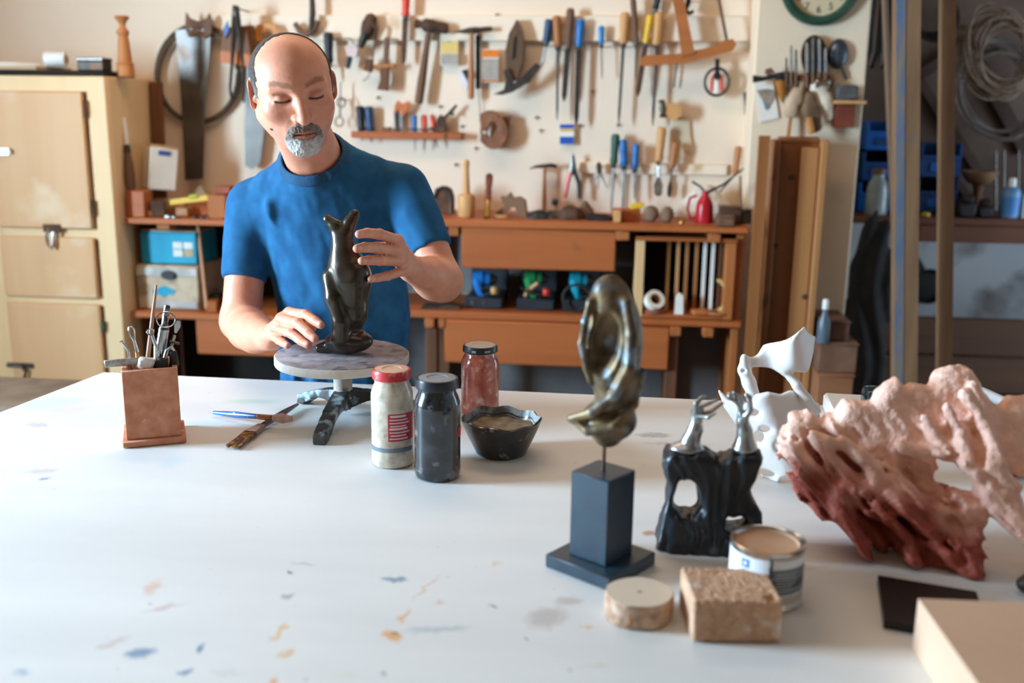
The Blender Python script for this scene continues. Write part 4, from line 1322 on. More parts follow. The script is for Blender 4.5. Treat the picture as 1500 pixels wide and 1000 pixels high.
# ================================================================== pier: clock and tool rack
ck = E('wall_clock', at(1201, 30, PY), 'round wall clock with dark green rim and cream face', 'clock')
s = mpp(PY)
cc = at(1201, -21, PY)
cc[1] = PY
rr = 54.5 * s
O('rim', MB().lathe(cc, [(rr * .96, -.001), (rr, .010), (rr * .98, .026), (rr * .90, .036), (rr * .80, .034), (rr * .755, .022), (rr * .75, .010)], 56, (0, -1, 0), cap=False), M('clock_green', '#1f3d2e', '#2a4d3a', rough=.3, scale=6), ck)
O('face', MB().lathe(cc, [(rr * .78, 0), (rr * .77, .012)], 48, (0, -1, 0)), M('clock_face', '#cdb994', '#d8c6a4', rough=.6, scale=4), ck)
ink = M('clock_ink', '#26221e', '#302b26', rough=.6, scale=9)
for n in range(1, 13):
    a = math.radians(90 - 30 * n)
    nb_ = MB()
    text_mesh(nb_, str(n), cc + [rr * .60 * math.cos(a), -.0125, rr * .60 * math.sin(a)], rr * .26, (1, 0, 0), (0, 0, 1), .001)
    O('numeral', nb_, ink, ck, smooth=False)
for a, L_, w_ in ((60, .34, .010), (-30 + 90, .0, .01), (160, .5, .007)):
    if L_:
        a = math.radians(a)
        O('hand', MB().bar(cc + [0, -.016, 0], cc + [rr * L_ * math.cos(a), -.016, rr * L_ * math.sin(a)], w_, .002, 0, up=(0, 1, 0)), ink, ck)
O('hub', MB().lathe(cc + [0, -.012, 0], [(.010, 0), (.008, .006)], 12, (0, -1, 0)), ink, ck)

PT = PY - .035
rk2 = E('file_rack', at(1180, 120, PY - .02), 'dark wooden strip rack holding upright files on the pier', 'rack')
a, b = at(1140, 113, PT), at(1222, 113, PT)
O('strip', MB().box(((a[0] + b[0]) / 2, PY - .022, a[2] - .002), (b[0] - a[0], .042, .022), .003), M('rack_wood', '#6b3a22', '#80492c', rough=.6, scale=14), rk2)
for q in (1146, 1216):
    p = at(q, 122, PY - .012)
    O('bracket', MB().box(p, (.018, .022, .03), .002), steel_d, rk2)
for i, (px, py, w_, mt) in enumerate(((1152, 84, 1.4, steel_d), (1159, 66, 2.2, steel_b), (1166, 72, 2.0, steel), (1182, 62, 2.4, steel_b), (1191, 54, 2.2, steel), (1200, 56, 2.4, steel_b), (1209, 70, 2.2, steel_b))):
    t = E('rack_file', at(px, 111, PT), ('short dark', 'slim bright steel', 'slim grey steel', 'thick bright steel', 'tall grey steel', 'tall bright steel', 'end bright steel')[i] + ' file upright in the pier rack', 'file')
    a, b = at(px - 1, 128, PY - .03), at(px, py, PY - .05)
    O('blade', MB().turn(at(px, 106, PY - .052), b, [(0, w_ * s), (.9, w_ * s * .9), (1, w_ * s * .4)], 8), mt, t)
    O('tang', MB().turn(a + [0, -.015, 0], at(px, 106, PY - .052), [(0, w_ * s * .8), (1, w_ * s * 1.3)], 8), t_wood_d, t)
t = E('wooden_paddle', at(1193, 110, PY - .02), 'dark oval paddle standing behind the files of the pier rack', 'paddle')
O('paddle_blade', MB().plate([(1193 + 19 * math.cos(a), 82 + 31 * math.sin(a)) for a in np.linspace(0, 2 * PI, 25)[:-1]], PY - .026, .014), M('paddle_wood', '#33241c', '#463328', rough=.5, scale=12), t)
O('grip', MB().bar(at(1193, 108, PY - .019), at(1193, 122, PY - .019), .022, .012, .002), d_wood_z, t)
t = E('metal_ladle', at(1228, 112, PY - .02), 'grey metal ladle hung at the corner edge of the pier', 'ladle')
O('bowl', MB().lathe(at(1227, 79, PY - .004), [(.030, 0), (.036, .006), (.030, .020), (.016, .028), (.001, .031)], 22, (0, -1, 0), scale=(1, 1.45)), M('ladle_metal', '#4e5660', '#626b75', rough=.3, metal=.7, scale=9), t)
O('stem', MB().tube([at(1231, 96, PY - .012), at(1236, 106, PY - .012), at(1240, 118, PY - .008)], .005, 8), steel, t)
t = E('garden_shears', at(1130, 120, PY - .03), 'black shears lying across the end of the pier rack', 'shears')
O('blade', MB().plate([(1103, 110), (1118, 112), (1140, 106), (1162, 104), (1164, 110), (1140, 114), (1118, 119), (1103, 121)], PY - .052, .010), black_p, t)
O('handle', MB().plate([(1122, 101), (1130, 99), (1136, 106), (1126, 110), (1121, 108)], PY - .058, .012), t_wood_d, t)
O('pivot', MB().lathe(at(1141, 109, PY - .052), [(.006, -.001), (.005, .004)], 10, (0, -1, 0)), steel, t)
O('picture_card', MB().plate([(1104, 122), (1132, 118), (1141, 173), (1113, 179)], PY - .008, .006), paper, label='white picture card pinned to the pier below the shears', cat='card')
t = E('printed_picture', at(1122, 160, PY - .01), 'small grey-brown printed bird picture on the white card', 'picture')
O('print', MB().plate([(1108, 132), (1124, 130), (1135, 132), (1134, 144), (1126, 158), (1121, 160), (1117, 147)], PY - .011, .003), M('print_brown', '#8d7b68', '#b09c86', rough=.8, scale=22), t)
O('print_patch', MB().plate([(1117, 147), (1123, 150), (1127, 158), (1122, 161)], PY - .0125, .0015), M('print_teal', '#5f8287', '#73979b', rough=.8, scale=22), t)
t = E('horn_handle', at(1145, 150, PT), 'orange-brown tapered horn handle under the rack', 'handle')
O('horn', MB().turn(at(1144, 117, PY - .03), at(1147, 150, PY - .025), [(0, .022), (.4, .018), (.8, .010), (1, .004)], 12), M('horn_orange', '#9a5a22', '#b4742f', rough=.4, scale=14), t)
O('cap', MB().turn(at(1144, 113, PY - .03), at(1144, 118, PY - .03), [(0, .018), (1, .023)], 12), steel_d, t)


def crumple(name, label, cat, pts, rs, mt, seed, amp=.006, y=PY - .03):
    P3 = [at(q[0], q[1], y) for q in pts]

    def f(P):
        Q = P.copy()
        Q[:, 1] = y + (P[:, 1] - y) * 1.8
        d = chain(Q, P3, [r * s for r in rs], .02)
        return np.maximum((d + amp * fbm(P * 40, 4, seed)) * .6, P[:, 1] - (PY - .001))
    lo, hi = np.min(P3, 0) - max(rs) * s - .02, np.max(P3, 0) + max(rs) * s + .02
    return O(name, sdf(f, lo, hi, .004), mt, label=label, cat=cat)


crumple('paper_cone', 'crumpled tan paper cone hung under the files', 'paper', [(1172, 122), (1165, 145), (1158, 162)], [8, 9, 10], M('tan_crumpled', '#b89b7c', '#cdb498', rough=.85, scale=14), 3)
crumple('paper_bag', 'cream crumpled paper bag hung below the rack', 'bag', [(1200, 128), (1208, 150), (1213, 172)], [12, 11, 6], M('cream_bag', '#d9cab2', '#e6dac6', rough=.85, scale=12), 4, .007, PY - .04)
crumple('leather_glove', 'brown leather scraps hung in front of the paper bag', 'glove', [(1186, 140), (1188, 165), (1196, 186)], [7, 12, 8], M('leather', '#5e4630', '#7b5f42', rough=.7, scale=18), 6, .008, PY - .06)
O('dowel_stub', MB().turn(at(1185, 172, PY - .085), at(1189, 196, PY - .08), [(0, .012), (.8, .013), (1, .010)], 12).rod(at(1186, 180, PY - .08), at(1186, 180, PY), .004, n=6), M('orange_dowel', '#b9793a', '#c98b4a', rough=.6, scale=14), label='orange wooden stub below the leather scraps', cat='dowel')
t = E('metal_spool', at(1204, 128, PY - .05), 'small shiny metal spool under the rack strip', 'spool')
O('barrel', MB().turn(at(1194, 121, PY - .055), at(1216, 122, PY - .055), [(0, .016), (.12, .018), (.15, .011), (.85, .011), (.88, .018), (1, .016)], 14), steel_b, t)
O('pin', MB().rod(at(1205, 121, PY - .055), at(1205, 121, PY), .005), steel_d, t)
bs2 = E('block_shelf', at(1242, 150, PY), 'cream wall shelf holding a grey stone at the pier corner', 'shelf')
O('back_plate', MB().plate([(1219, 116), (1266, 116), (1264, 150), (1219, 150)], PY - .012, .012), plaster_b, bs2)
p = at(1240, 150, PY)
O('ledge', MB().box((p[0], PY - .035, p[2]), (.11, .07, .012), .002), t_wood_l, bs2)
O('sanding_block', MB().box((p[0] - .012, PY - .045, p[2] + .006 + .027), (.075, .04, .052), .008), M('grey_stone', '#4c4a48', '#615e5a', rough=.9, scale=25), label='dark grey sanding block on the cream wall shelf', cat='block')
a = at(1233, 186, PY)
O('red_block', MB().box((at(1234, 168, PY)[0], PY - .020, (p[2] - .006 + a[2]) / 2), (.072, .040, p[2] - .006 - a[2]), .003), M('red_brown', '#6f3220', '#843f2a', rough=.6, scale=14), label='red-brown wooden block fixed below the cream wall shelf', cat='wood block')
t = E('folding_knife', at(1093, 178, WY - .02), 'small dark folding knife hung at the pier corner', 'knife')
O('blade', MB().plate([(1089, 136), (1093, 134), (1095, 155), (1091, 158)], WY - .014, .004), steel_d, t)
O('handle', MB().plate([(1091, 152), (1098, 150), (1098, 172), (1095, 178), (1091, 168)], WY - .018, .012), t_wood_d, t)
hang(1094, 160, WY - .018)

# ================================================================== planks and boxes leaning in front of the pier
QY = 3.56
O('upright_plank', MB().prism([at(1113, 199, QY), at(1129, 199, QY), at(1099, 1, QY) * 0 + np.array([at(1129, 199, QY)[0], QY, 0]), np.array([at(1113, 199, QY)[0], QY, 0])], (0, .035, 0)), wood('plank_wood', '#8a5428', '#a56a38', 'z', scale=10), label='upright orange plank at the end of the workbench', cat='plank')
cs = E('wooden_trough', (at(1172, 400, 3.62)[0], 3.66, 0), 'tall open wooden trough standing on end before the pier', 'trough')
xa, xb = at(1136, 206, 3.60)[0], at(1216, 206, 3.60)[0]
zt_ = at(1172, 203, 3.60)[2]
xb_t = xb
tw = wood('trough_wood', '#7c4a25', '#9c6235', 'z', scale=8, c3='#4a2c1a', p3=.66, s3=9)
tw2 = wood('trough_edge_wood', '#a06a3a', '#bb8450', 'z', scale=8)
O('back_board', MB().box(((xa + xb) / 2, 3.68, zt_ / 2), (xb - xa - .046, .022, zt_ - .02), .003), tw, cs)
O('side_board', MB().box((xa + .011, 3.665, zt_ / 2), (.022, .10, zt_ - .01), .003), tw, cs)
O('side_board', MB().box((xb - .011, 3.665, zt_ / 2), (.022, .10, zt_ - .01), .003), tw2, cs)
O('end_board', MB().box(((xa + xb) / 2, 3.69, zt_ - .005), (xb - xa - .046, .05, .02), .003), tw, cs)
O('inner_board', MB().box((xb - .055, 3.655, zt_ / 2), (.06, .026, zt_ - .06), .003), tw2, cs)
for q in ((1135, 360), (1178, 433), (1160, 260)):
    p = at(*q, 3.665)
    O('knot', MB().lathe((p[0], 3.6695 if q[0] < 1170 else 3.6425, p[2]), [(.013, 0), (.011, .003)], 12, (0, -1, 0), scale=(1, .8)), d_wood, cs)
p = at(1150, 203, 3.74)
O('orange_stick', MB().bar((p[0] - .01, 3.735, zt_ - .3), (p[0] + .02, 3.770, zt_ + .085), .012, .010, .002, up=(0, 1, 0)), t_wood, label='thin orange stick poking up behind the trough', cat='stick')
# stack of boxes at the corner
for i, (px0, px1, py0, py1, y, mt, lb) in enumerate((
        (1194, 1252, 548, 640, 3.50, M('brown_card_a', '#8c5a3a', '#a06c48', rough=.8, scale=7), 'orange-brown carton lowest in the stack by the trough'),
        (1192, 1258, 502, 548, 3.52, M('brown_card_b', '#6d4a36', '#85604a', rough=.85, scale=9), 'dull brown carton in the middle of the stack by the trough'),
        (1206, 1246, 470, 502, 3.55, M('brown_card_c', '#5a3d30', '#6e4e3e', rough=.85, scale=9), 'small dark brown carton topping the stack by the trough'))):
    a, b = at(px0, py0, y), at(px1, py1, y)
    a[0] = max(a[0], xb_t + .006)
    xr = at(px1, py0, y)[0]
    z0_ = 0 if i == 0 else zprev
    b_ = E('stacked_carton', ((a[0] + xr) / 2, y + .1, z0_), lb, 'box')
    O('carton', MB().box(((a[0] + xr) / 2, y + .11, (z0_ + a[2] - .006) / 2), (xr - a[0], .21, a[2] - .006 - z0_), .004), mt, b_)
    O('lid', MB().box(((a[0] + xr) / 2, y + .11, a[2] - .003), (xr - a[0] + .008, .218, .007), .002), mt, b_)
    zprev = a[2] + .001
    if i == 1:
        zb2 = zprev
p = at(1199, 500, 3.54)
t = E('spray_bottle', (p[0], 3.56, zb2), 'grey spray bottle standing on the brown carton', 'bottle')
O('bottle', MB().lathe((p[0] + .012, 3.53, zb2), [(.020, 0), (.022, .004), (.022, .075), (.010, .10), (.009, .12)], 18), M('grey_bottle', '#54606b', '#66737e', rough=.3, scale=9), t)
O('cap', MB().lathe((p[0] + .012, 3.53, zb2 + .12), [(.011, 0), (.011, .03), (.008, .035)], 14), white_p, t)

# ================================================================== scaffold posts before the recess
post_m = M('post_paint', '#7d5f43', '#97775a', rough=.7, scale=3, stretch=(6, 6, .7), c3='#2f66a6', p3=.60, s3=4.5)
post_b = M('post_paint_brown', '#7a5a3e', '#92704f', rough=.7, scale=3, stretch=(6, 6, .7), c3='#4d5d78', p3=.66, s3=4)


def post(name, top, bot, w_, y, mt, label, side):
    s_ = mpp(y)
    a, b = at(top[0], top[1], y), at(bot[0], bot[1], y)
    d = (a - b) / (a[2] - b[2])
    lo = b - d * b[2]
    hi = a + d * (ZC - .003 - a[2])
    t = E(name, lo, label, 'post')
    O('beam', MB().prism([lo + [-w_ * s_ / 2, 0, 0], lo + [w_ * s_ / 2, 0, 0], hi + [w_ * s_ / 2, 0, 0], hi + [-w_ * s_ / 2, 0, 0]], (0, w_ * s_ * .9, 0)), mt, t)
    if side:
        q = w_ * s_ / 2 + .004
        O('painted_strip', MB().prism([lo + [-q, -.002, 0], lo + [-q + .4 * w_ * s_, -.002, 0], hi + [-q + .4 * w_ * s_, -.002, 0], hi + [-q, -.002, 0]], (0, .004, 0)), M('post_strip_paint', '#5c6f86', '#8a7a68', rough=.6, scale=5, stretch=(4, 4, .8), lo=.4, hi=.6, c3='#2a64ad', p3=.62, s3=3.2), t)
    return t


post('scaffold_post', (1332, 0), (1328, 550), 32, 3.45, post_b, 'thick square post with worn blue paint before the recess', True)
post('scaffold_post', (1391, 0), (1385, 550), 19, 3.62, post_b, 'slimmer square post beside the thick blue-painted one', False)
a, b = at(1296, 0, 3.75), at(1310, 320, 3.75)
d = (b - a) / (b[2] - a[2])
lo, hi = b - d * b[2], a + d * (2.2 - a[2])
O('leaning_pole', MB().turn(lo, hi, [(0, .014), (.5, .014), (1, .011)], 12), wood('pole_wood', '#5e4634', '#77593f', 'z', scale=10), label='thin wooden pole leaning against the thick post', cat='pole')

# ================================================================== recess shelf and what is on it
SY = 4.15
zs_ = at(1440, 320, SY)[2]
rs = E('recess_shelf', (1.9, 4.45, 0), 'dark red-brown shelf across the recess', 'shelf')
rs_m = wood('recess_wood', '#5b3320', '#74452d', 'x', scale=9)
O('shelf_board', MB().box(((PX1 + X1) / 2, (SY + RY) / 2, zs_ - .015), (X1 - PX1 - .01, RY - SY - .004, .03), .003), rs_m, rs)
xa = at(1345, 340, SY)[0]
zc_ = at(1440, 356, SY)[2]
O('fascia', MB().box(((xa + X1) / 2, SY + .014, (zs_ - .03 + zc_) / 2), (X1 - xa - .01, .028, zs_ - .03 - zc_), .003), rs_m, rs)
zt2 = 2.4
struct('trim_3', MB().box(((PX1 + X1) / 2, RY - .006, (zs_ + zt2) / 2), (X1 - PX1 - .004, .012, zt2 - zs_ - .004)), M('brown_backing', '#5f4c41', '#776255', rough=.9, scale=4), 'brown boarding on the recess wall above the shelf')
for x in (PX1 + .03, 2.1, X1 - .04):
    O('support', MB().box((x, RY - .08, (zs_ - .03) / 2), (.05, .10, zs_ - .032), .003), d_wood_z, rs)
zd = at(1440, 466, 4.35)[2]
bn = E('plank_bin', (1.98, 4.5, 0), 'dark brown plank bin under the recess shelf', 'bin')
for i in range(4):
    hh = zd / 4
    O('plank', MB().box((1.975, 4.36, hh * (i + .5)), (1.79, .03, hh - .006), .004), d_wood, bn)
for x in (1.09, 2.86):
    O('side', MB().box((x, 4.56, zd / 2), (.03, .36, zd), .003), d_wood, bn)

crate_m = M('crate_blue', '#0f4f9c', '#1763b8', rough=.35, scale=8)
crate_d = M('crate_blue_dark', '#0d3566', '#15447e', rough=.4, scale=8)


def crate(x, y, z, w_, d_, h_, mt, label):
    t = E('storage_crate', (x, y, z), label, 'crate')
    th = .008
    O('base', MB().box((x, y, z + th / 2), (w_, d_, th), .001), mt, t)
    for sx in (-1, 1):
        O('side_wall', MB().box((x + sx * (w_ - th) / 2, y, z + h_ / 2), (th, d_, h_), .001), mt, t)
    O('back_wall', MB().box((x, y + (d_ - th) / 2, z + h_ / 2), (w_ - 2 * th, th, h_), .001), mt, t)
    O('front_wall', MB().box((x, y - (d_ - th) / 2, z + h_ * .30), (w_ - 2 * th, th, h_ * .6), .001), mt, t)
    O('rim', MB().box((x, y - d_ / 2 - .004, z + h_ * .62), (w_, .012, .014), .002), mt, t)
    O('label_holder', MB().box((x, y - d_ / 2 - .003, z + h_ * .32), (w_ * .5, .006, h_ * .25), .001), crate_d if mt is crate_m else crate_m, t)


zz = zs_ + .001
xs = at(1283, 250, SY + .2)[0]
xs2 = at(1370, 250, SY + .2)[0]
for i in range(3):
    crate(xs + .005 * i, SY + .28, zz + i * .125, .135, .24, .12, crate_m if i != 1 else crate_d, ('lowest', 'middle', 'topmost')[i] + ' blue crate of the stack beside the pier')
for i in range(2):
    crate(xs2, SY + .26, zz + i * .145, .16, .24, .14, crate_d, ('lower', 'upper')[i] + ' dark blue crate seen between the two posts')
p = at(1282, 314, SY + .06)
t = E('glass_jar', (p[0], SY + .06, zz), 'clear glass jar of whitish powder on the recess shelf', 'jar')
s = mpp(SY + .06)
O('glass', MB().lathe((p[0], SY + .06, zz), [(15 * s, 0), (16 * s, 2 * s), (15 * s, 35 * s), (13 * s, 46 * s), (9 * s, 52 * s), (8 * s, 58 * s)], 22), M('jar_greyglass', '#767c7c', '#9aa09e', rough=.12, scale=6, spec=.7), t)
O('lid', MB().lathe((p[0], SY + .06, zz + 58 * s), [(9 * s, 0), (9.5 * s, 1 * s), (9.5 * s, 7 * s), (8 * s, 8 * s)], 18), t_wood_d, t)
for px, hgt, r, mt, cm, lb, y in ((1477, 43, 13, M('bottle_blue', '#5b87b5', '#7aa3cb', rough=.25, scale=6), white_p, 'pale blue bottle with white cap on the recess shelf', SY + .05), (1505, 34, 12, white_p, white_p, 'white bottle beside the pale blue one', SY + .05)):
    p = at(px, 318, y)
    s = mpp(y)
    t = E('plastic_bottle', (p[0], y, zz), lb, 'bottle')
    O('bottle', MB().lathe((p[0], y, zz), [(r * .93 * s, 0), (r * s, 2 * s), (r * s, (hgt - 6) * s), (r * .7 * s, hgt * s), (r * .38 * s, (hgt + 1.5) * s)], 20), mt, t)
    O('cap', MB().lathe((p[0], y, zz + (hgt + 1.5) * s), [(r * .4 * s, 0), (r * .4 * s, 9 * s), (r * .3 * s, 12 * s)], 14), cm, t)
    if hgt > 40:
        O('paper_label', MB().lathe((p[0], y, zz + 6 * s), [(r * 1.01 * s, 0), (r * 1.01 * s, 24 * s)], 20, cap=False), M('label_blue', '#3d79b8', '#4c88c6', rough=.5, scale=8), t)
t = E('wooden_bowl', at(1430, 270, SY + .1), 'shallow tan wooden bowl on a dark stand on the shelf', 'bowl')
p = at(1428, 318, SY + .22)
s = mpp(SY + .22)
O('stand', MB().lathe((p[0], SY + .22, zz), [(14 * s, 0), (8 * s, 10 * s), (6 * s, 30 * s), (8 * s, 40 * s)], 16), d_wood_z, t)
O('bowl', MB().lathe((p[0], SY + .22, zz + 40 * s), [(6 * s, 0), (16 * s, 4 * s), (23 * s, 13 * s), (25 * s, 20 * s), (23 * s, 20 * s), (14 * s, 8 * s)], 24), M('bowl_tan', '#7c5c40', '#94714f', rough=.6, scale=9), t)
for px, lb in ((1457, 'thin metal rod upright behind the pale blue bottle'), (1469, 'second thin rod upright behind the pale blue bottle'), (1490, 'thin rod upright above the white bottle')):
    p = at(px, 318, SY + .36)
    q = at(px + 2, 220, SY + .38)
    O('upright_rod', MB().tube([(p[0], SY + .36, zz), (p[0] * .5 + q[0] * .5, SY + .37, (zz + q[2]) / 2), q], [.005, .005, .004], 8), steel, label=lb, cat='rod')
p = at(1358, 317, SY + .03)
O('yellow_disc', MB().lathe((p[0], SY + .05, zz), [(.018, 0), (.018, .010), (.012, .014)], 14), yellow_p, label='small yellow cap on the shelf between the posts', cat='disc')
for px, hgt, w_, lb in ((1413, 34, 24, 'dark machine part on the shelf beside the slim post'), (1440, 26, 20, 'low dark machine part below the wooden bowl')):
    p = at(px, 318, SY + .05)
    s = mpp(SY + .05)
    t = E('machine_part', (p[0], SY + .06, zz), lb, 'machine part')
    O('housing', MB().box((p[0], SY + .06, zz + hgt * s * .3), (w_ * s, .09, hgt * s * .6), .008), black_p, t)
    O('barrel', MB().turn((p[0] - w_ * s * .3, SY + .05, zz + hgt * s * .75), (p[0] + w_ * s * .4, SY + .05, zz + hgt * s * .7), [(0, .018), (.3, .022), (.8, .022), (1, .012)], 12), steel_d, t)

# frames, ropes and cables on the recess wall
fr_m = M('frame_dark', '#3f2a20', '#553a2c', rough=.7, scale=9)
WRY = RY - .03
for i, (p0, p1, w_, lb) in enumerate((((1338, 108), (1432, 250), 14, 'dark slanting strut on the recess wall between the posts'), ((1432, 95), (1502, 222), 20, 'dark slanting strut on the recess wall behind the cable coil'), ((1340, 112), (1430, 58), 16, 'brown slanting strut rising behind the slim post'), ((1385, 250), (1430, 300), 12, 'lower dark strut behind the wooden bowl'))):
    a, b = at(*p0, WRY), at(*p1, WRY)
    O('wall_strut', MB().bar(a, b, w_ * mpp(WRY), .04, .004, up=(0, 1, 0)), fr_m, label=lb, cat='strut')


def coil(name, label, cat, cx_, cy_, rx, ry, n, tube, mt, seed, y, jit=.18, sag=0):
    r_ = random.Random(seed)
    t = E(name, at(cx_, cy_ + ry, y), label, cat)
    for k in range(n):
        ox, oy = r_.uniform(-jit, jit) * rx, r_.uniform(-jit, jit) * ry
        fx, fy = r_.uniform(.75, 1.15), r_.uniform(.75, 1.15)
        tl = r_.uniform(-.5, .5)
        pts = []
        for i in range(28):
            a = 2 * PI * i / 28
            u, v = rx * fx * math.cos(a), ry * fy * math.sin(a)
            x, z = u * math.cos(tl) - v * math.sin(tl) + ox, u * math.sin(tl) + v * math.cos(tl) + oy + sag * fy
            p = at(cx_ + x, cy_ + z, y)
            pts.append(p + [0, -.02 * k / n * 4 + .012 * math.sin(3 * a + k), 0])
        O('loop', MB().tube(pts, tube * r_.uniform(.8, 1.2), 6, closed=True), mt, t)
    O('hook', MB().rod(at(cx_, cy_ - ry * .8, y), np.array([at(cx_, cy_ - ry * .8, y)[0], RY, at(cx_, cy_ - ry * .8, y)[2]]), .008), steel_d, t)
    return t


coil('cane_coil', 'big coil of thin tan cane hung high in the recess', 'coil', 1462, 76, 46, 56, 17, .0040, M('cane', '#7d6553', '#98806c', rough=.6, scale=20), 5, 4.38)
coil('cable_coil', 'loose grey cable coil hung low on the recess wall', 'coil', 1460, 130, 62, 72, 6, .006, M('grey_cable', '#5d5149', '#75685f', rough=.5, scale=20), 8, 4.60, .08)
coil('black_cable_coil', 'black cable coil hung high between the posts', 'coil', 1362, 20, 34, 36, 4, .007, rubber, 9, 4.55, .1)
t = E('hanging_cables', at(1290, 110, 4.3), 'dark cables hanging in a bunch beside the pier', 'cables')
for i in range(9):
    x = 1280 + i * 4.6
    O('cable', MB().tube([at(x + 4 * math.sin(i), -40, 4.3 + .02 * i), at(x - 3, 30, 4.3 + .02 * i), at(x - 6 + 2 * math.cos(i * 2), 75, 4.31 + .02 * i), at(x - 14 + i, 90 + 5 * (i % 3), 4.32 + .02 * i)], .010, 8), (rubber, t_wood_d, void_m)[i % 3], t)
a = at(1300, -40, 4.36)
O('cable_hook', MB().rod((a[0] - .1, 4.36, a[2]), (a[0] + .1, 4.44, a[2]), .012).rod((a[0], 4.36, a[2]), (a[0], RY, a[2]), .008), steel_d, t)

# dark work coat hung under the shelf and a pan on the wall
ct = E('work_coat', at(1265, 560, 4.05), 'dark work coat hanging below the recess shelf', 'coat')
cpt = [at(1283, 338, 4.02), at(1278, 400, 4.02), at(1266, 470, 4.02), at(1262, 560, 4.02)]


def f_coat(P):
    Q = P.copy()
    Q[:, 1] = 4.02 + (P[:, 1] - 4.02) * 1.5
    d = chain(Q, cpt, [.05, .075, .085, .095], .03)
    return (d + .012 * np.sin(P[:, 0] * 90 + 3 * np.sin(P[:, 2] * 9)) + .01 * fbm(P * 14, 3, 2)) * .6


O('coat_body', sdf(f_coat, np.min(cpt, 0) - .13, np.max(cpt, 0) + .13, .010), M('coat_cloth', '#1c1a1a', '#2a2726', rough=.95, scale=14), ct)
h0 = cpt[0]
O('hanger_loop', MB().tube([h0 + [0, 0, .03], h0 + [.01, .06, .07], np.array([h0[0] + .01, SY + .012, zs_ - .033])], .006, 8), black_p, ct)
t = E('iron_pan', at(1358, 440, WRY), 'black iron pan hung on the grey recess wall', 'pan')
O('pan_body', MB().lathe(at(1358, 418, RY - .001), [(.068, 0), (.082, .03), (.078, .03), (.06, .006)], 26, (0, -1, 0)), black_p, t)
O('handle', MB().bar(at(1352, 395, RY - .02), at(1340, 372, RY - .02), .022, .010, .003, up=(0, 1, 0)), black_p, t)

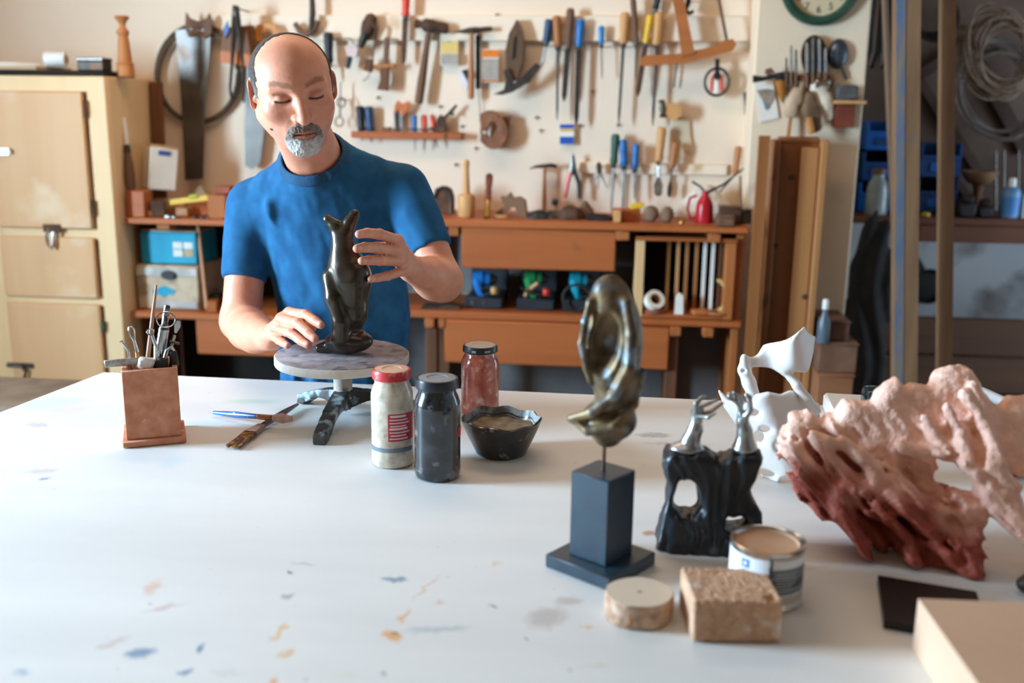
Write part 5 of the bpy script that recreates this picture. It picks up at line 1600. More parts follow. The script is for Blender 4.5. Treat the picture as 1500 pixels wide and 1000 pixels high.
# ================================================================== big work table
def table_material():
    m = bpy.data.materials.new('table_paint')
    m.use_nodes = True
    nt = m.node_tree
    N, L = nt.nodes, nt.links
    bs = N['Principled BSDF']
    bs.inputs['Roughness'].default_value = .55
    bs.inputs['Specular IOR Level'].default_value = .35
    ge = N.new('ShaderNodeNewGeometry')
    pos = ge.outputs['Position']

    def noise(scale, vec, detail=6, stretch=None):
        n = N.new('ShaderNodeTexNoise')
        n.inputs['Scale'].default_value, n.inputs['Detail'].default_value = scale, detail
        if stretch:
            mp = N.new('ShaderNodeMapping')
            mp.inputs['Scale'].default_value = stretch
            L.new(vec, mp.inputs['Vector'])
            vec = mp.outputs[0]
        L.new(vec, n.inputs['Vector'])
        return n

    g = noise(7, pos, 8, (.25, 1, 1))
    cr = N.new('ShaderNodeValToRGB')
    cr.color_ramp.elements[0].position, cr.color_ramp.elements[1].position = .3, .72
    cr.color_ramp.elements[0].color, cr.color_ramp.elements[1].color = srgb('#d9d9d6'), srgb('#e6e6e3')
    L.new(g.outputs['Fac'], cr.inputs[0])
    out = cr.outputs[0]

    def mix(fac, col, src):
        mx = N.new('ShaderNodeMix')
        mx.data_type = 'RGBA'
        L.new(fac, mx.inputs[0])
        L.new(src, mx.inputs[6])
        mx.inputs[7].default_value = srgb(col)
        return mx.outputs[2]

    # fine speckles
    sp = noise(60, pos, 3)
    mr = N.new('ShaderNodeMapRange')
    mr.inputs[1].default_value, mr.inputs[2].default_value, mr.inputs[4].default_value = .73, .78, .45
    L.new(sp.outputs['Fac'], mr.inputs[0])
    out = mix(mr.outputs[0], '#8d8178', out)
    # shared wobble so that the stains have ragged edges
    wb = noise(75, pos, 8)
    va = N.new('ShaderNodeVectorMath')
    va.operation = 'MULTIPLY_ADD'
    L.new(wb.outputs['Color'], va.inputs[0])
    va.inputs[1].default_value = (.026, .026, 0)
    L.new(pos, va.inputs[2])
    stains = [  # px, py, radius x, radius y (px), angle, colour, strength
        (205, 956, 26, 9, -6, '#4d7fa6', .85), (293, 950, 9, 9, 0, '#3f74a2', .9), (273, 985, 11, 6, 0, '#3f74a2', .85), (32, 985, 16, 6, -15, '#7fa5bd', .6),
        (577, 848, 24, 4, -2, '#4f7f9d', .8), (575, 931, 16, 11, -35, '#dd9a3c', .9), (590, 903, 6, 14, 10, '#dca055', .75), (640, 921, 60, 5, -7, '#8da3ad', .5), (580, 926, 6, 4, 0, '#4b3a2a', .8),
        (410, 925, 6, 20, 10, '#dfb06a', .7), (420, 957, 12, 9, 20, '#d9a95c', .7), (400, 998, 9, 7, 0, '#dc9a44', .8), (222, 861, 15, 14, 0, '#d9b8a6', .8), (240, 890, 34, 4, -25, '#cbb5ac', .7),
        (165, 942, 30, 5, -38, '#c9b2a8', .6), (800, 905, 46, 16, -38, '#b7ada8', .75), (832, 880, 26, 10, -15, '#b8aba3', .7), (859, 918, 12, 5, 4, '#d7a65a', .75), (769, 936, 5, 4, 0, '#5c5c5c', .8),
        (721, 887, 5, 3, 0, '#6a6a6a', .7), (424, 838, 3, 3, 0, '#555', .8), (421, 873, 13, 3, -40, '#8a7d76', .6), (445, 826, 26, 3, 3, '#b9aeae', .6), (625, 860, 4, 26, 18, '#d8a583', .6), (645, 882, 10, 5, -30, '#d5a88a', .6),
        (725, 826, 10, 4, -40, '#dcb995', .55), (562, 988, 6, 4, 0, '#7e8b92', .6), (835, 983, 6, 4, 0, '#93a0a6', .5), (370, 588, 48, 5, 0, '#a9cbbf', .6), (300, 621, 46, 6, -2, '#bcd9dc', .6), (430, 600, 40, 6, 4, '#b6d3b6', .6),
        (250, 678, 22, 12, 0, '#c6dde4', .5), (75, 590, 60, 12, -12, '#b4c8d6', .5), (100, 600, 50, 7, -8, '#d4bfc2', .5), (60, 690, 30, 5, -10, '#c3b3b3', .6), (65, 701, 10, 3, -5, '#6a7ea0', .7), (55, 622, 26, 4, 8, '#a89aa6', .5),
        (957, 637, 34, 5, -2, '#8c847c', .6), (985, 804, 28, 9, 8, '#b0683f', .95), (951, 781, 12, 5, 0, '#b9835e', .9), (510, 988, 24, 8, 0, '#d9d3c0', .5), (330, 985, 30, 6, 5, '#cfd0c6', .55), (872, 975, 30, 4, -5, '#d8c6b4', .5),
        (990, 650, 60, 3, 3, '#b9aea2', .5), (1180, 830, 40, 3, -2, '#b7ab9e', .4)]
    for px, py, rx, ry, an, col, st in stains:
        c = onz(px, py)
        sx = np.linalg.norm(onz(px + rx, py) - c)
        sy = np.linalg.norm(onz(px, py + min(ry, 40)) - c)
        mp = N.new('ShaderNodeMapping')
        mp.vector_type = 'TEXTURE'
        mp.inputs['Location'].default_value = (c[0] + .013, c[1] + .013, TZ)
        mp.inputs['Rotation'].default_value = (0, 0, math.radians(-an * 1.3 + 6))
        mp.inputs['Scale'].default_value = (sx * .8, sy * .8, 1)
        L.new(va.outputs[0], mp.inputs['Vector'])
        ln = N.new('ShaderNodeVectorMath')
        ln.operation = 'LENGTH'
        L.new(mp.outputs[0], ln.inputs[0])
        mr = N.new('ShaderNodeMapRange')
        mr.inputs[1].default_value, mr.inputs[2].default_value = .55, 1.25
        mr.inputs[3].default_value, mr.inputs[4].default_value = st * .9, 0
        L.new(ln.outputs['Value'], mr.inputs[0])
        out = mix(mr.outputs[0], col if len(col) == 7 else '#555555', out)
    L.new(out, bs.inputs['Base Color'])
    nb = noise(22, pos, 8, (.3, 1, 1))
    b = N.new('ShaderNodeBump')
    b.inputs['Strength'].default_value, b.inputs['Distance'].default_value = .18, .004
    L.new(nb.outputs['Fac'], b.inputs['Height'])
    L.new(b.outputs[0], bs.inputs['Normal'])
    return m


table = E('work_table', (.1, 1.3, 0), 'large white painted work table spotted with paint', 'table')
tp = [(-1.135, 2.048), (1.35, 2.005), (1.35, .55), (-1.345, .55)]
O('tabletop', MB().prism([(x, y, TZ) for x, y in tp], (0, 0, -.045)), table_material(), table, smooth=False)
leg_m = wood('table_leg_wood', '#b9a585', '#cdbb9d', 'z')
for x, y in ((-1.02, 1.93), (1.24, 1.90), (1.24, .66), (-1.2, .66)):
    O('leg', MB().box((x, y, (TZ - .0455) / 2), (.08, .08, TZ - .0455), .004), leg_m, table)
O('apron', MB().box((.1, 1.93, TZ - .10), (2.16, .025, .10), .002), leg_m, table)
O('apron', MB().box((.02, .66, TZ - .10), (2.34, .025, .10), .002), leg_m, table)
T0 = TZ + .0006

# ================================================================== clay pot for modelling tools
vd = np.array([-math.sin(math.radians(26)), math.cos(math.radians(26)), 0])       # away from the camera there
Rz = rot('Z', 26)
bc = onz(227, 653)
bc = np.array([bc[0], bc[1], T0]) + vd * .052
clay = M('terracotta_tile', '#bb7653', '#d19071', rough=.75, scale=48, c3='#dcc8bb', p3=.72, s3=34, bump=.06)
tb = E('tool_holder', bc, 'square terracotta holder full of modelling tools', 'tool holder')
O('foot_tile', MB().box(bc + [0, 0, .006], (.106, .106, .012), .002, Rz), clay, tb)
zt1 = at(222, 541, (bc - vd * .043)[1])[2]
hh = zt1 - T0 - .012
for dx, dy, sx, sy in ((0, -.041, .092, .009), (0, .041, .092, .009), (-.0415, 0, .009, .0728), (.0415, 0, .009, .0728)):
    O('wall_tile', MB().box(bc + Rz @ np.array([dx, dy, .012 + hh / 2]), (sx, sy, hh), .0012, Rz), clay, tb)


def pt(px, py, dd=0.0):
    """point on the vertical plane through the holder centre, dd metres further from the camera"""
    c = bc + vd * dd
    d = ray(px, py)
    k = ((c - CP) @ vd) / (d @ vd)
    return CP + d * k


def inpot(x, y, z=.016):
    return bc + Rz @ np.array([x, y, z])


tsteel = M('tool_steel', '#a7a5a2', '#c7c5c2', rough=.25, metal=1, scale=30)
t = E('skewer_stick', inpot(-.005, .0), 'long thin wooden stick standing tallest in the terracotta holder', 'stick')
O('stick', MB().tube([inpot(-.012, -.005), pt(217, 520), pt(224, 460), pt(229, 417)], [.0042, .0042, .0036, .002], 8), wood('stick_wood', '#a87e62', '#bd9376', 'z', scale=30), t)


def looptool(label, base, mid, top, hm, lw, lh, dd=0.0, rh=.0045):
    t = E('loop_tool', inpot(*base), label, 'modelling tool')
    m_, e_ = pt(*mid, dd), pt(*top, dd)
    O('handle', MB().tube([inpot(*base), inpot(*base) * .45 + m_ * .55, m_], [rh, rh, rh * .7], 10), hm, t)
    u = (e_ - m_) / np.linalg.norm(e_ - m_)
    O('ferrule', MB().rod(m_ - u * .004, m_ + u * .018, rh * .8, rh * .6), tsteel, t)
    n = np.cross(u, vd)
    n /= np.linalg.norm(n)
    c0 = m_ + u * .018
    Lp = np.linalg.norm(e_ - c0)
    pts = [c0 + u * (Lp * q) + n * w for q, w in ((0, .001), (.35, lw * .7), (.7, lw), (.95, lw * .6), (1, 0), (.95, -lw * .6), (.7, -lw), (.35, -lw * .7), (0, -.001))]
    O('wire_loop', MB().tube(pts, .0014, 6), tsteel, t)


looptool('steel loop tool leaning furthest out of the terracotta holder', (-.015, .005), (187, 512), (178, 500), tsteel, .003, .012, .0, .003)
looptool('loop tool with tan wooden handle and long narrow loop', (-.012, .012), (200, 512), (191, 478), t_wood_l, .005, .02, .01)
looptool('loop tool with pale handle and bent wire eye', (.006, -.018), (228, 505), (219, 482), paper, .006, .02, -.018)
t = E('spatula', inpot(.028, .005), 'bright steel spatula at the far side of the holder', 'spatula')
a, b = pt(252, 505, .0), pt(262, 470, .0)
O('shaft', MB().tube([inpot(.02, .005), a, a * .6 + b * .4], [.004, .003, .0028], 8), tsteel, t)
u = (b - a) / np.linalg.norm(b - a)
n = np.cross(u, vd)
O('blade', MB().prism([a * .5 + b * .5 - n * .002, a * .5 + b * .5 + n * .002, a * .2 + b * .8 + n * .0055, b + n * .003, b - n * .003, a * .2 + b * .8 - n * .0055], vd * .002), tsteel, t)
t = E('pin_vice', inpot(.01, .01), 'steel pin vice with split ring standing in the holder', 'pin vice')
a, b, c_ = pt(234, 522, .008), pt(240, 482, .008), pt(245, 447, .008)
O('barrel', MB().tube([inpot(.004, .01), a, b], [.009, .0095, .009], 14), tsteel, t)
O('collar', MB().rod(b, b * .8 + c_ * .2, .0095, .006), steel, t)
O('knurled_rod', MB().tube([b * .8 + c_ * .2, b * .4 + c_ * .6, c_], [.0055, .006, .005], 10), M('knurl', '#3c3c3e', '#8d8d8f', rough=.4, metal=.8, scale=160, lo=.45, hi=.55), t)
rc = pt(243, 468, -.004)
O('split_ring', MB().tube([rc + Rz @ np.array([.0155 * math.cos(q), 0, .0135 * math.sin(q)]) for q in np.linspace(0, 2 * PI, 25)[:-1]], .0012, 6, closed=True), tsteel, t)
t = E('steel_rule', inpot(-.02, -.02, .1), 'flat steel rasp sticking out sideways over the holder rim', 'rasp')
a, b = pt(153, 533, -.02), pt(208, 528, -.02)
O('blade', MB().bar(a, b, .013, .004, .001, up=(0, 0, 1), roll=PI / 2), M('rasp_steel', '#8c8680', '#b1aaa2', rough=.4, metal=.8, scale=120, lo=.4, hi=.6), t)
a2 = pt(207, 530, -.022)
O('grip', MB().box(a2 + [0.008, 0, -.002], (.026, .018, .02), .004, Rz @ rot('Y', 12)), M('grip_pale', '#cbc6bf', '#dcd8d2', rough=.5, scale=20), t)
t = E('pliers_tool', inpot(.02, -.02), 'small pliers with black rubber grips standing in the holder', 'pliers')
O('grip', MB().tube([inpot(.004, -.028, .03), inpot(.004, -.028, .1), pt(236, 536, -.02), pt(238, 524, -.02)], [.007, .010, .0125, .009], 12), rubber, t)
O('grip', MB().tube([inpot(.022, -.026, .03), inpot(.022, -.024, .1), pt(256, 532, -.015), pt(253, 514, -.015)], [.006, .007, .008, .0065], 12), rubber, t)
O('jaw', MB().tube([pt(240, 530, -.018), pt(245, 514, -.012), pt(251, 508, -.012), pt(255, 516, -.012)], [.004, .005, .005, .004], 10), tsteel, t)
O('pocket_clip', MB().bar(pt(249, 500, 0), pt(263, 503, 0), .011, .003, .001, up=(0, 0, 1)), M('brown_metal', '#5c4232', '#735543', rough=.35, metal=.6, scale=20), t)

# ================================================================== two paint brushes crossing
t = E('paint_brush', onz(395, 620), 'wide flat brush with dark red handle under the blue one', 'brush')
zb_ = T0 + .008


def oz(px, py, z):
    return onz(px, py, z)


h0, h1, f1, b1 = oz(436, 592, zb_), oz(383, 624, zb_), oz(366, 634, zb_), oz(341, 654, zb_ - .003)
O('handle', MB().tube([h0, h0 * .55 + h1 * .45, h1], [.003, .0065, .0055], 12), M('brush_red', '#4c1f1c', '#622a25', rough=.25, scale=20, coat=.6), t)
u = (b1 - h1)
u[2] = 0
u /= np.linalg.norm(u)
n = np.array([-u[1], u[0], 0])
O('ferrule', MB().raw([h1 + n * .006 + [0, 0, .005], h1 - n * .006 + [0, 0, .005], h1 - n * .006 - [0, 0, .005], h1 + n * .006 - [0, 0, .005], f1 + n * .011 + [0, 0, .004], f1 - n * .011 + [0, 0, .004], f1 - n * .011 - [0, 0, .004], f1 + n * .011 - [0, 0, .004]],
                      [(0, 1, 2, 3), (7, 6, 5, 4), (0, 4, 5, 1), (1, 5, 6, 2), (2, 6, 7, 3), (3, 7, 4, 0)]), M('ferrule_dull', '#8a7a70', '#a89a90', rough=.35, metal=.8, scale=30), t)
bm_ = MB()
for i in range(9):
    w_ = -.0105 + .021 * i / 8
    e = b1 + n * (w_ * 1.35) + u * (.004 * ((i * 7) % 3 - 1))
    bm_.tube([f1 + n * w_, (f1 + e) / 2 + n * w_ * .15, e], [.0030, .0034, .0014], 6, flat=1.2)
O('bristles', bm_, M('bristle_brown', '#4a2c14', '#9a6a2c', rough=.7, scale=90, lo=.4, hi=.6), t)
t = E('paint_brush', onz(370, 610), 'thin brush with blue speckled handle across the red one', 'brush')
h0, h1, f1, b1 = oz(313, 604, zb_ - .001), oz(378, 610, T0 + .020), oz(399, 612, T0 + .023), oz(428, 613, T0 + .024)
O('handle', MB().tube([h0, h0 * .5 + h1 * .5, h1], [.0035, .0062, .005], 12), M('brush_blue', '#2d5b93', '#3b6ca6', rough=.3, scale=60, c3='#d8dde2', p3=.70, s3=140), t)
O('ferrule', MB().rod(h1, f1, .0055, .006), M('ferrule_copper', '#a5785a', '#bd9274', rough=.3, metal=.8, scale=30), t)
O('bristles', MB().tube([f1, f1 * .5 + b1 * .5, b1], [.006, .010, .005], 12, flat=.7), M('bristle_pink', '#b9938a', '#cfada3', rough=.8, scale=80), t)

# ================================================================== modelling turntable
tt = np.array([-.519, 1.815, T0])
turn = E('modelling_turntable', tt, 'sculpting turntable with round pale top and three dark feet', 'turntable')
zd1 = at(504, 517, 1.815)[2]
disc_m = M('turntable_top', '#8b8288', '#aaa1a3', rough=.8, scale=40, c3='#6e656a', p3=.60, s3=36, bump=.08)
rim_m = M('turntable_rim', '#c4b9ac', '#d8cfc4', rough=.85, scale=20, bump=.15, bscale=80)
O('disc', MB().lathe((tt[0], tt[1], zd1 - .019), [(.120, 0), (.127, .001), (.128, .003), (.128, .0165), (.1265, .0175)], 64), rim_m, turn)
O('disc_face', MB().lathe((tt[0], tt[1], zd1 - .003), [(.1262, 0), (.1262, .0025), (.125, .003)], 64), disc_m, turn)
O('column', MB().lathe((tt[0], tt[1], T0 + .035), [(.021, 0), (.019, .006), (.018, .02), (.018, zd1 - .019 - T0 - .035)], 28), M('column_clay', '#a3978b', '#bdb0a2', rough=.85, scale=60, c3='#7c7065', p3=.60, s3=60), turn)
foot_m = M('foot_paint', '#2a2724', '#3d3934', rough=.5, scale=50, c3='#9fb4be', p3=.60, s3=34, bump=.1)
for an, Lf in ((-88, .185), (146, .130), (27, .14)):
    u = np.array([math.cos(math.radians(an)), math.sin(math.radians(an)), 0])
    n = np.array([-u[1], u[0], 0])
    c0 = tt + [0, 0, .040]

    def f_foot(P):
        q = P - tt
        a_, b_, c_ = q @ u, q @ n, q[:, 2]
        tq = np.clip(a_ / Lf, 0, 1)
        top_ = .052 - .034 * tq ** 1.5
        bot = .026 * np.sin(PI * np.clip(tq * 1.0 + .12, 0, 1)) * (tq < .92)
        mid, hf = (top_ + bot) / 2, (top_ - bot) / 2
        wd = .016 - .004 * tq
        dx = np.maximum(np.abs(a_ - Lf / 2) - Lf / 2, -1)
        d = np.maximum(np.maximum(np.abs(b_) - wd, (np.abs(c_ - mid) - hf) * .9), dx)
        return d + .001 * fbm(P * 70, 2, 3)
    e = tt + u * Lf
    lo, hi = np.minimum(tt, e) - .03, np.maximum(tt, e) + .03
    lo[2], hi[2] = T0 - .008, T0 + .07
    O('foot', sdf(f_foot, lo, hi, .0022), foot_m, turn)

# ================================================================== dark figure on the turntable
SYY = 1.81


def sp_(px, py, dy=0.0):
    p = at(px, py, SYY)
    return p + [0, dy, 0]


sc = mpp(SYY) * 1.0


def f_fig(P):
    Q = P.copy()
    Q[:, 1] = SYY + (P[:, 1] - SYY) * 1.15
    r = sc
    d = ell(Q, sp_(515, 408), (32 * r, 34 * r, 40 * r))
    d = smin(d, ell(Q, sp_(517, 450), (24 * r, 26 * r, 40 * r)), 12 * r)
    d = smin(d, cap(Q, sp_(502, 348), sp_(505, 385), 16 * r, 26 * r), 14 * r)
    d = smin(d, chain(Q, [sp_(499, 348), sp_(491, 331), sp_(480, 321)], [14 * r, 10 * r, 7.4 * r], 5 * r), 6 * r)
    d = smin(d, chain(Q, [sp_(506, 345), sp_(511, 327, .004), sp_(518, 315, .006)], [13 * r, 9.5 * r, 8.6 * r], 5 * r), 6 * r)
    d = smin(d, ell(Q, sp_(512, 499), (38 * r, 30 * r, 19 * r)), 12 * r)
    d = smin(d, cap(Q, sp_(500, 505), sp_(468, 510), 15 * r, 8 * r), 8 * r)
    # hollows that part the limbs
    d = smax(d, -cap(Q, sp_(512, 395, -.055), sp_(545, 375, -.055), 13 * r, 14 * r), 9 * r)
    d = smax(d, -cap(Q, sp_(470, 440, -.01), sp_(476, 475, -.02), 12 * r, 12 * r), 8 * r)
    d = smax(d, -cap(Q, sp_(548, 468, -.03), sp_(530, 462, -.06), 9 * r, 9 * r), 10 * r)
    # bent front limb
    d = smin(d, chain(Q, [sp_(487, 404, -.012), sp_(494, 434, -.022), sp_(505, 468, -.028), sp_(503, 494, -.026)], [14 * r, 14 * r, 13 * r, 15 * r], 6 * r), 6 * r)
    d = smax(d, -chain(Q, [sp_(472, 392, -.02), sp_(488, 384, -.050), sp_(512, 382, -.058), sp_(538, 392, -.045)], [3 * r, 4 * r, 4 * r, 3 * r], 3 * r), 7 * r)
    d = smax(d, -chain(Q, [sp_(505, 410, -.062), sp_(515, 450, -.066), sp_(524, 480, -.062)], [5 * r, 6 * r, 4 * r], 4 * r), 6 * r)
    return np.maximum(d, zd1 + .0008 - P[:, 2])


fig = sdf(f_fig, np.array([sp_(455, 300)[0], SYY - .09, zd1 - .006]), np.array([sp_(562, 300)[0], SYY + .09, sp_(500, 300)[2]]), .0025)
O('bronze_figure', fig, M('dark_bronze', '#2e261c', '#43382a', rough=.26, metal=.5, scale=22, rough2=.38, bump=.03, bscale=120, coat=.35), label='dark polished bronze figure on the turntable between two hands', cat='sculpture', angle=180)


# ================================================================== jars
def base_center(px, py, R):
    p = onz(px, py)
    v = np.array([p[0], p[1], 0])
    v /= np.linalg.norm(v)
    return np.array([p[0], p[1], T0]) + v * R


def jar(px, pyb, wpx, pytop, label, glass_m, lid_m, top_m, lid_h=.016):
    p = onz(px, pyb)
    R = wpx / 2 * np.linalg.norm(p - CP) / FPX * .985
    c = base_center(px, pyb, R)
    H = at(px, pytop, c[1])[2] - T0
    t = E('glass_jar', c, label, 'jar')
    hb = H - lid_h
    O('jar_body', MB().lathe(c, [(R * .80, 0), (R * .93, .002), (R * .985, .008), (R, .016), (R * .985, .022), (R * .985, hb * .74), (R * .99, hb * .78), (R * .97, hb * .84), (R * .88, hb * .91), (R * .80, hb * .945), (R * .80, hb)], 48), glass_m, t)
    l_ = O('lid', MB().lathe(c + [0, 0, hb - .001], [(R * .86, 0), (R * .895, .001), (R * .905, .003), (R * .89, .006), (R * .895, lid_h - .004), (R * .87, lid_h), (R * .80, lid_h + .0005), (R * .78, lid_h - .001)], 48), lid_m, t)
    O('lid_top', MB().lathe(c + [0, 0, hb - .001 + lid_h - .002], [(R * .785, .001), (R * .785, .0024), (R * .45, .0028), (R * .43, .0020), (R * .3, .0020)], 40), top_m, l_)
    return t, c, R, hb


def band(mb, c, r, z0, z1, a0, a1, n=14, th=.0006):
    """curved label patch on a cylinder; angles in degrees"""
    v, f = [], []
    for i in range(n + 1):
        a = math.radians(a0 + (a1 - a0) * i / n)
        u = np.array([math.cos(a), math.sin(a), 0])
        for z in (z0, z1):
            v += [c + u * r + [0, 0, z], c + u * (r + th) + [0, 0, z]]
    for i in range(n):
        o, q = i * 4, i * 4 + 4
        f += [(o + 1, q + 1, q + 3, o + 3), (o, o + 2, q + 2, q), (o, q, q + 1, o + 1), (o + 2, o + 3, q + 3, q + 2)]
    f += [(0, 1, 3, 2), (n * 4, n * 4 + 2, n * 4 + 3, n * 4 + 1)]
    mb.raw(v, f)
    return mb


clayjar = M('clay_smeared_glass', '#b0a08a', '#d3c6b2', rough=.35, scale=55, coat=.5, c3='#8f8674', p3=.68, s3=70, bump=.12, bscale=50)
t1, c1, R1, H1 = jar(576, 689, 63, 539, 'clay-smeared jar with red lid and red label', clayjar, M('lid_red', '#b52b2b', '#c93a38', rough=.4, scale=30, c3='#d8a49a', p3=.68, s3=60), M('lid_top_dust', '#c49a80', '#d3ad94', rough=.6, scale=14))
va_ = math.degrees(math.atan2(-c1[1], -c1[0]))
lb_ = O('paper_label', band(MB(), c1, R1 * .987, H1 * .33, H1 * .64, va_ - 12, va_ + 68), M('label_red', '#b21f34', '#c22c40', rough=.5, scale=30), t1)
ink_w = M('label_ink', '#e3c9c6', '#eedad6', rough=.6, scale=9)
for i in range(8):
    z = H1 * (.605 - .036 * i)
    O('text_line', band(MB(), c1, R1 * .987 + .0006, z, z + (.0034 if i in (0, 4) else .0020), va_ - 6 - (2 if i % 3 else 0), va_ + 38 + 5 * (i * 7 % 3), 8, .0003), ink_w, lb_)
O('slip_ring', band(MB(), c1, R1 * .986, H1 * .20, H1 * .245, va_ - 80, va_ + 62, 24, .0012), M('grey_slip', '#5d6a72', '#77848b', rough=.6, scale=40), t1)
blackjar = M('dark_powder_glass', '#0d1114', '#363c42', rough=.22, scale=36, coat=.8, lo=.38, hi=.78, c3='#8d827a', p3=.66, s3=48)
t2, c2, R2, H2 = jar(641, 709, 70, 552, 'jar of dark powder with black lid beside the bowl', blackjar, M('lid_black', '#1d2024', '#2d3136', rough=.35, scale=16), M('lid_grey_dust', '#73787a', '#8c9091', rough=.5, scale=14))
va2 = math.degrees(math.atan2(-c2[1], -c2[0]))
O('paper_label', band(MB(), c2, R2 * .987, H2 * .47, H2 * .58, va2 + 62, va2 + 84, 6), MATS['label_red'], t2)
redjar = M('red_powder_glass', '#9c4532', '#c4705a', rough=.22, scale=40, coat=.8, lo=.35, hi=.68, c3='#d3aea0', p3=.60, s3=45)
t3, c3_, R3, H3 = jar(703, 612, 58, 504, 'jar of red pigment with black lid behind the bowl', redjar, MATS['lid_black'], M('lid_pale_dust', '#b3a79c', '#c6bbb0', rough=.6, scale=14), .013)
va3 = math.degrees(math.atan2(-c3_[1], -c3_[0]))
for a_, w_ in ((-28, 14), (14, 20)):
    O('lid_print', band(MB(), c3_, R3 * .906, H3 + .003, H3 + .007, va3 + a_, va3 + a_ + w_, 6, .0003), M('lid_ink', '#8f9294', '#a5a8aa', rough=.5, scale=9), t3)

# ================================================================== ceramic bowl
cb_ = base_center(734, 676, .046)
Rt, Rb_, Hb = .069, .044, at(734, 612, cb_[1])[2] - T0
bw_ = E('ceramic_bowl', cb_, 'dark ceramic bowl with scalloped rim and brown slip inside', 'bowl')


def bowl_mesh(rings, n=72, closed_bottom=True, cap_top=False):
    mb = MB()
    v, f = [], []
    for r, z, wv in rings:
        for i in range(n):
            a = 2 * PI * i / n
            k = 1 + wv * (.022 * math.cos(8 * a) + .02 * math.cos(5 * a + 1))
            v.append(cb_ + [r * k * math.cos(a), r * k * math.sin(a), z + wv * (.0020 * math.cos(8 * a + .5) + .0018 * math.cos(3 * a))])
    for j in range(len(rings) - 1):
        for i in range(n):
            q = (i + 1) % n
            f.append((j * n + i, j * n + q, (j + 1) * n + q, (j + 1) * n + i))
    if closed_bottom:
        f.append(tuple(range(n - 1, -1, -1)))
    if cap_top:
        m = (len(rings) - 1) * n
        f.append(tuple(range(m, m + n)))
    return mb.raw(v, f)


O('outer_wall', bowl_mesh([(Rb_ * .92, 0, 0), (Rb_, .002, .1), (Rb_ * 1.06, .008, .2), (Rt * .83, Hb * .5, .6), (Rt * .96, Hb * .85, .95), (Rt, Hb, 1), (Rt * .965, Hb + .001, 1), (Rt * .93, Hb * .9, .95), (Rt * .90, Hb * .8, .9)]), M('bowl_black_glaze', '#1b1c1e', '#2f3134', rough=.3, scale=45, coat=.4, c3='#9aa0a4', p3=.70, s3=60), bw_)
O('inner_wall', bowl_mesh([(Rt * .95, Hb + .0014, 1), (Rt * .925, Hb * .9, .95), (Rt * .885, Hb * .72, .9), (Rt * .80, Hb * .60, .7)], closed_bottom=False), M('bowl_inner_glaze', '#8f908f', '#b4b5b3', rough=.35, scale=45, c3='#5f5850', p3=.50, s3=26), bw_)
O('clay_slip', bowl_mesh([(Rt * .86, Hb * .735, .8), (Rt * .85, Hb * .745, .8), (Rt * .5, Hb * .74, .3), (Rt * .2, Hb * .735, 0)], cap_top=True), M('slip_brown', '#655540', '#8a775b', rough=.6, scale=45), bw_)

# ================================================================== twisted bronze on a dark plinth
pc = np.array([-.0075, 1.2135, T0])
Rp = rot('Z', -35)
blk = M('plinth_black', '#182b39', '#1f3644', rough=.38, scale=30, spec=.9)  # blue in the base colour stands in for the sky's reflection
pl_ = E('twisted_sculpture', pc, 'twisted patinated bronze on a square dark plinth', 'sculpture')
O('plinth_base', MB().box(pc + [0, 0, .009], (.103, .103, .018), .0012, Rp), blk, pl_)
ztp = at(884, 690, 1.21)[2]
O('plinth_column', MB().box(pc + [0, 0, (.018 + ztp - T0) / 2], (.059, .059, ztp - T0 - .018), .0012, Rp), blk, pl_)
AY = 1.2135


def ap(px, py, dy=0.0):
    return at(px, py, AY) + [0, dy, 0]


O('pin', MB().rod(np.array([pc[0], pc[1], ztp - .004]), np.array([pc[0], pc[1], ap(884, 640)[2]]), .0026), M('pin_copper', '#5a4238', '#6e5346', rough=.4, metal=.8, scale=30), pl_)
ra = mpp(AY) * 1.0


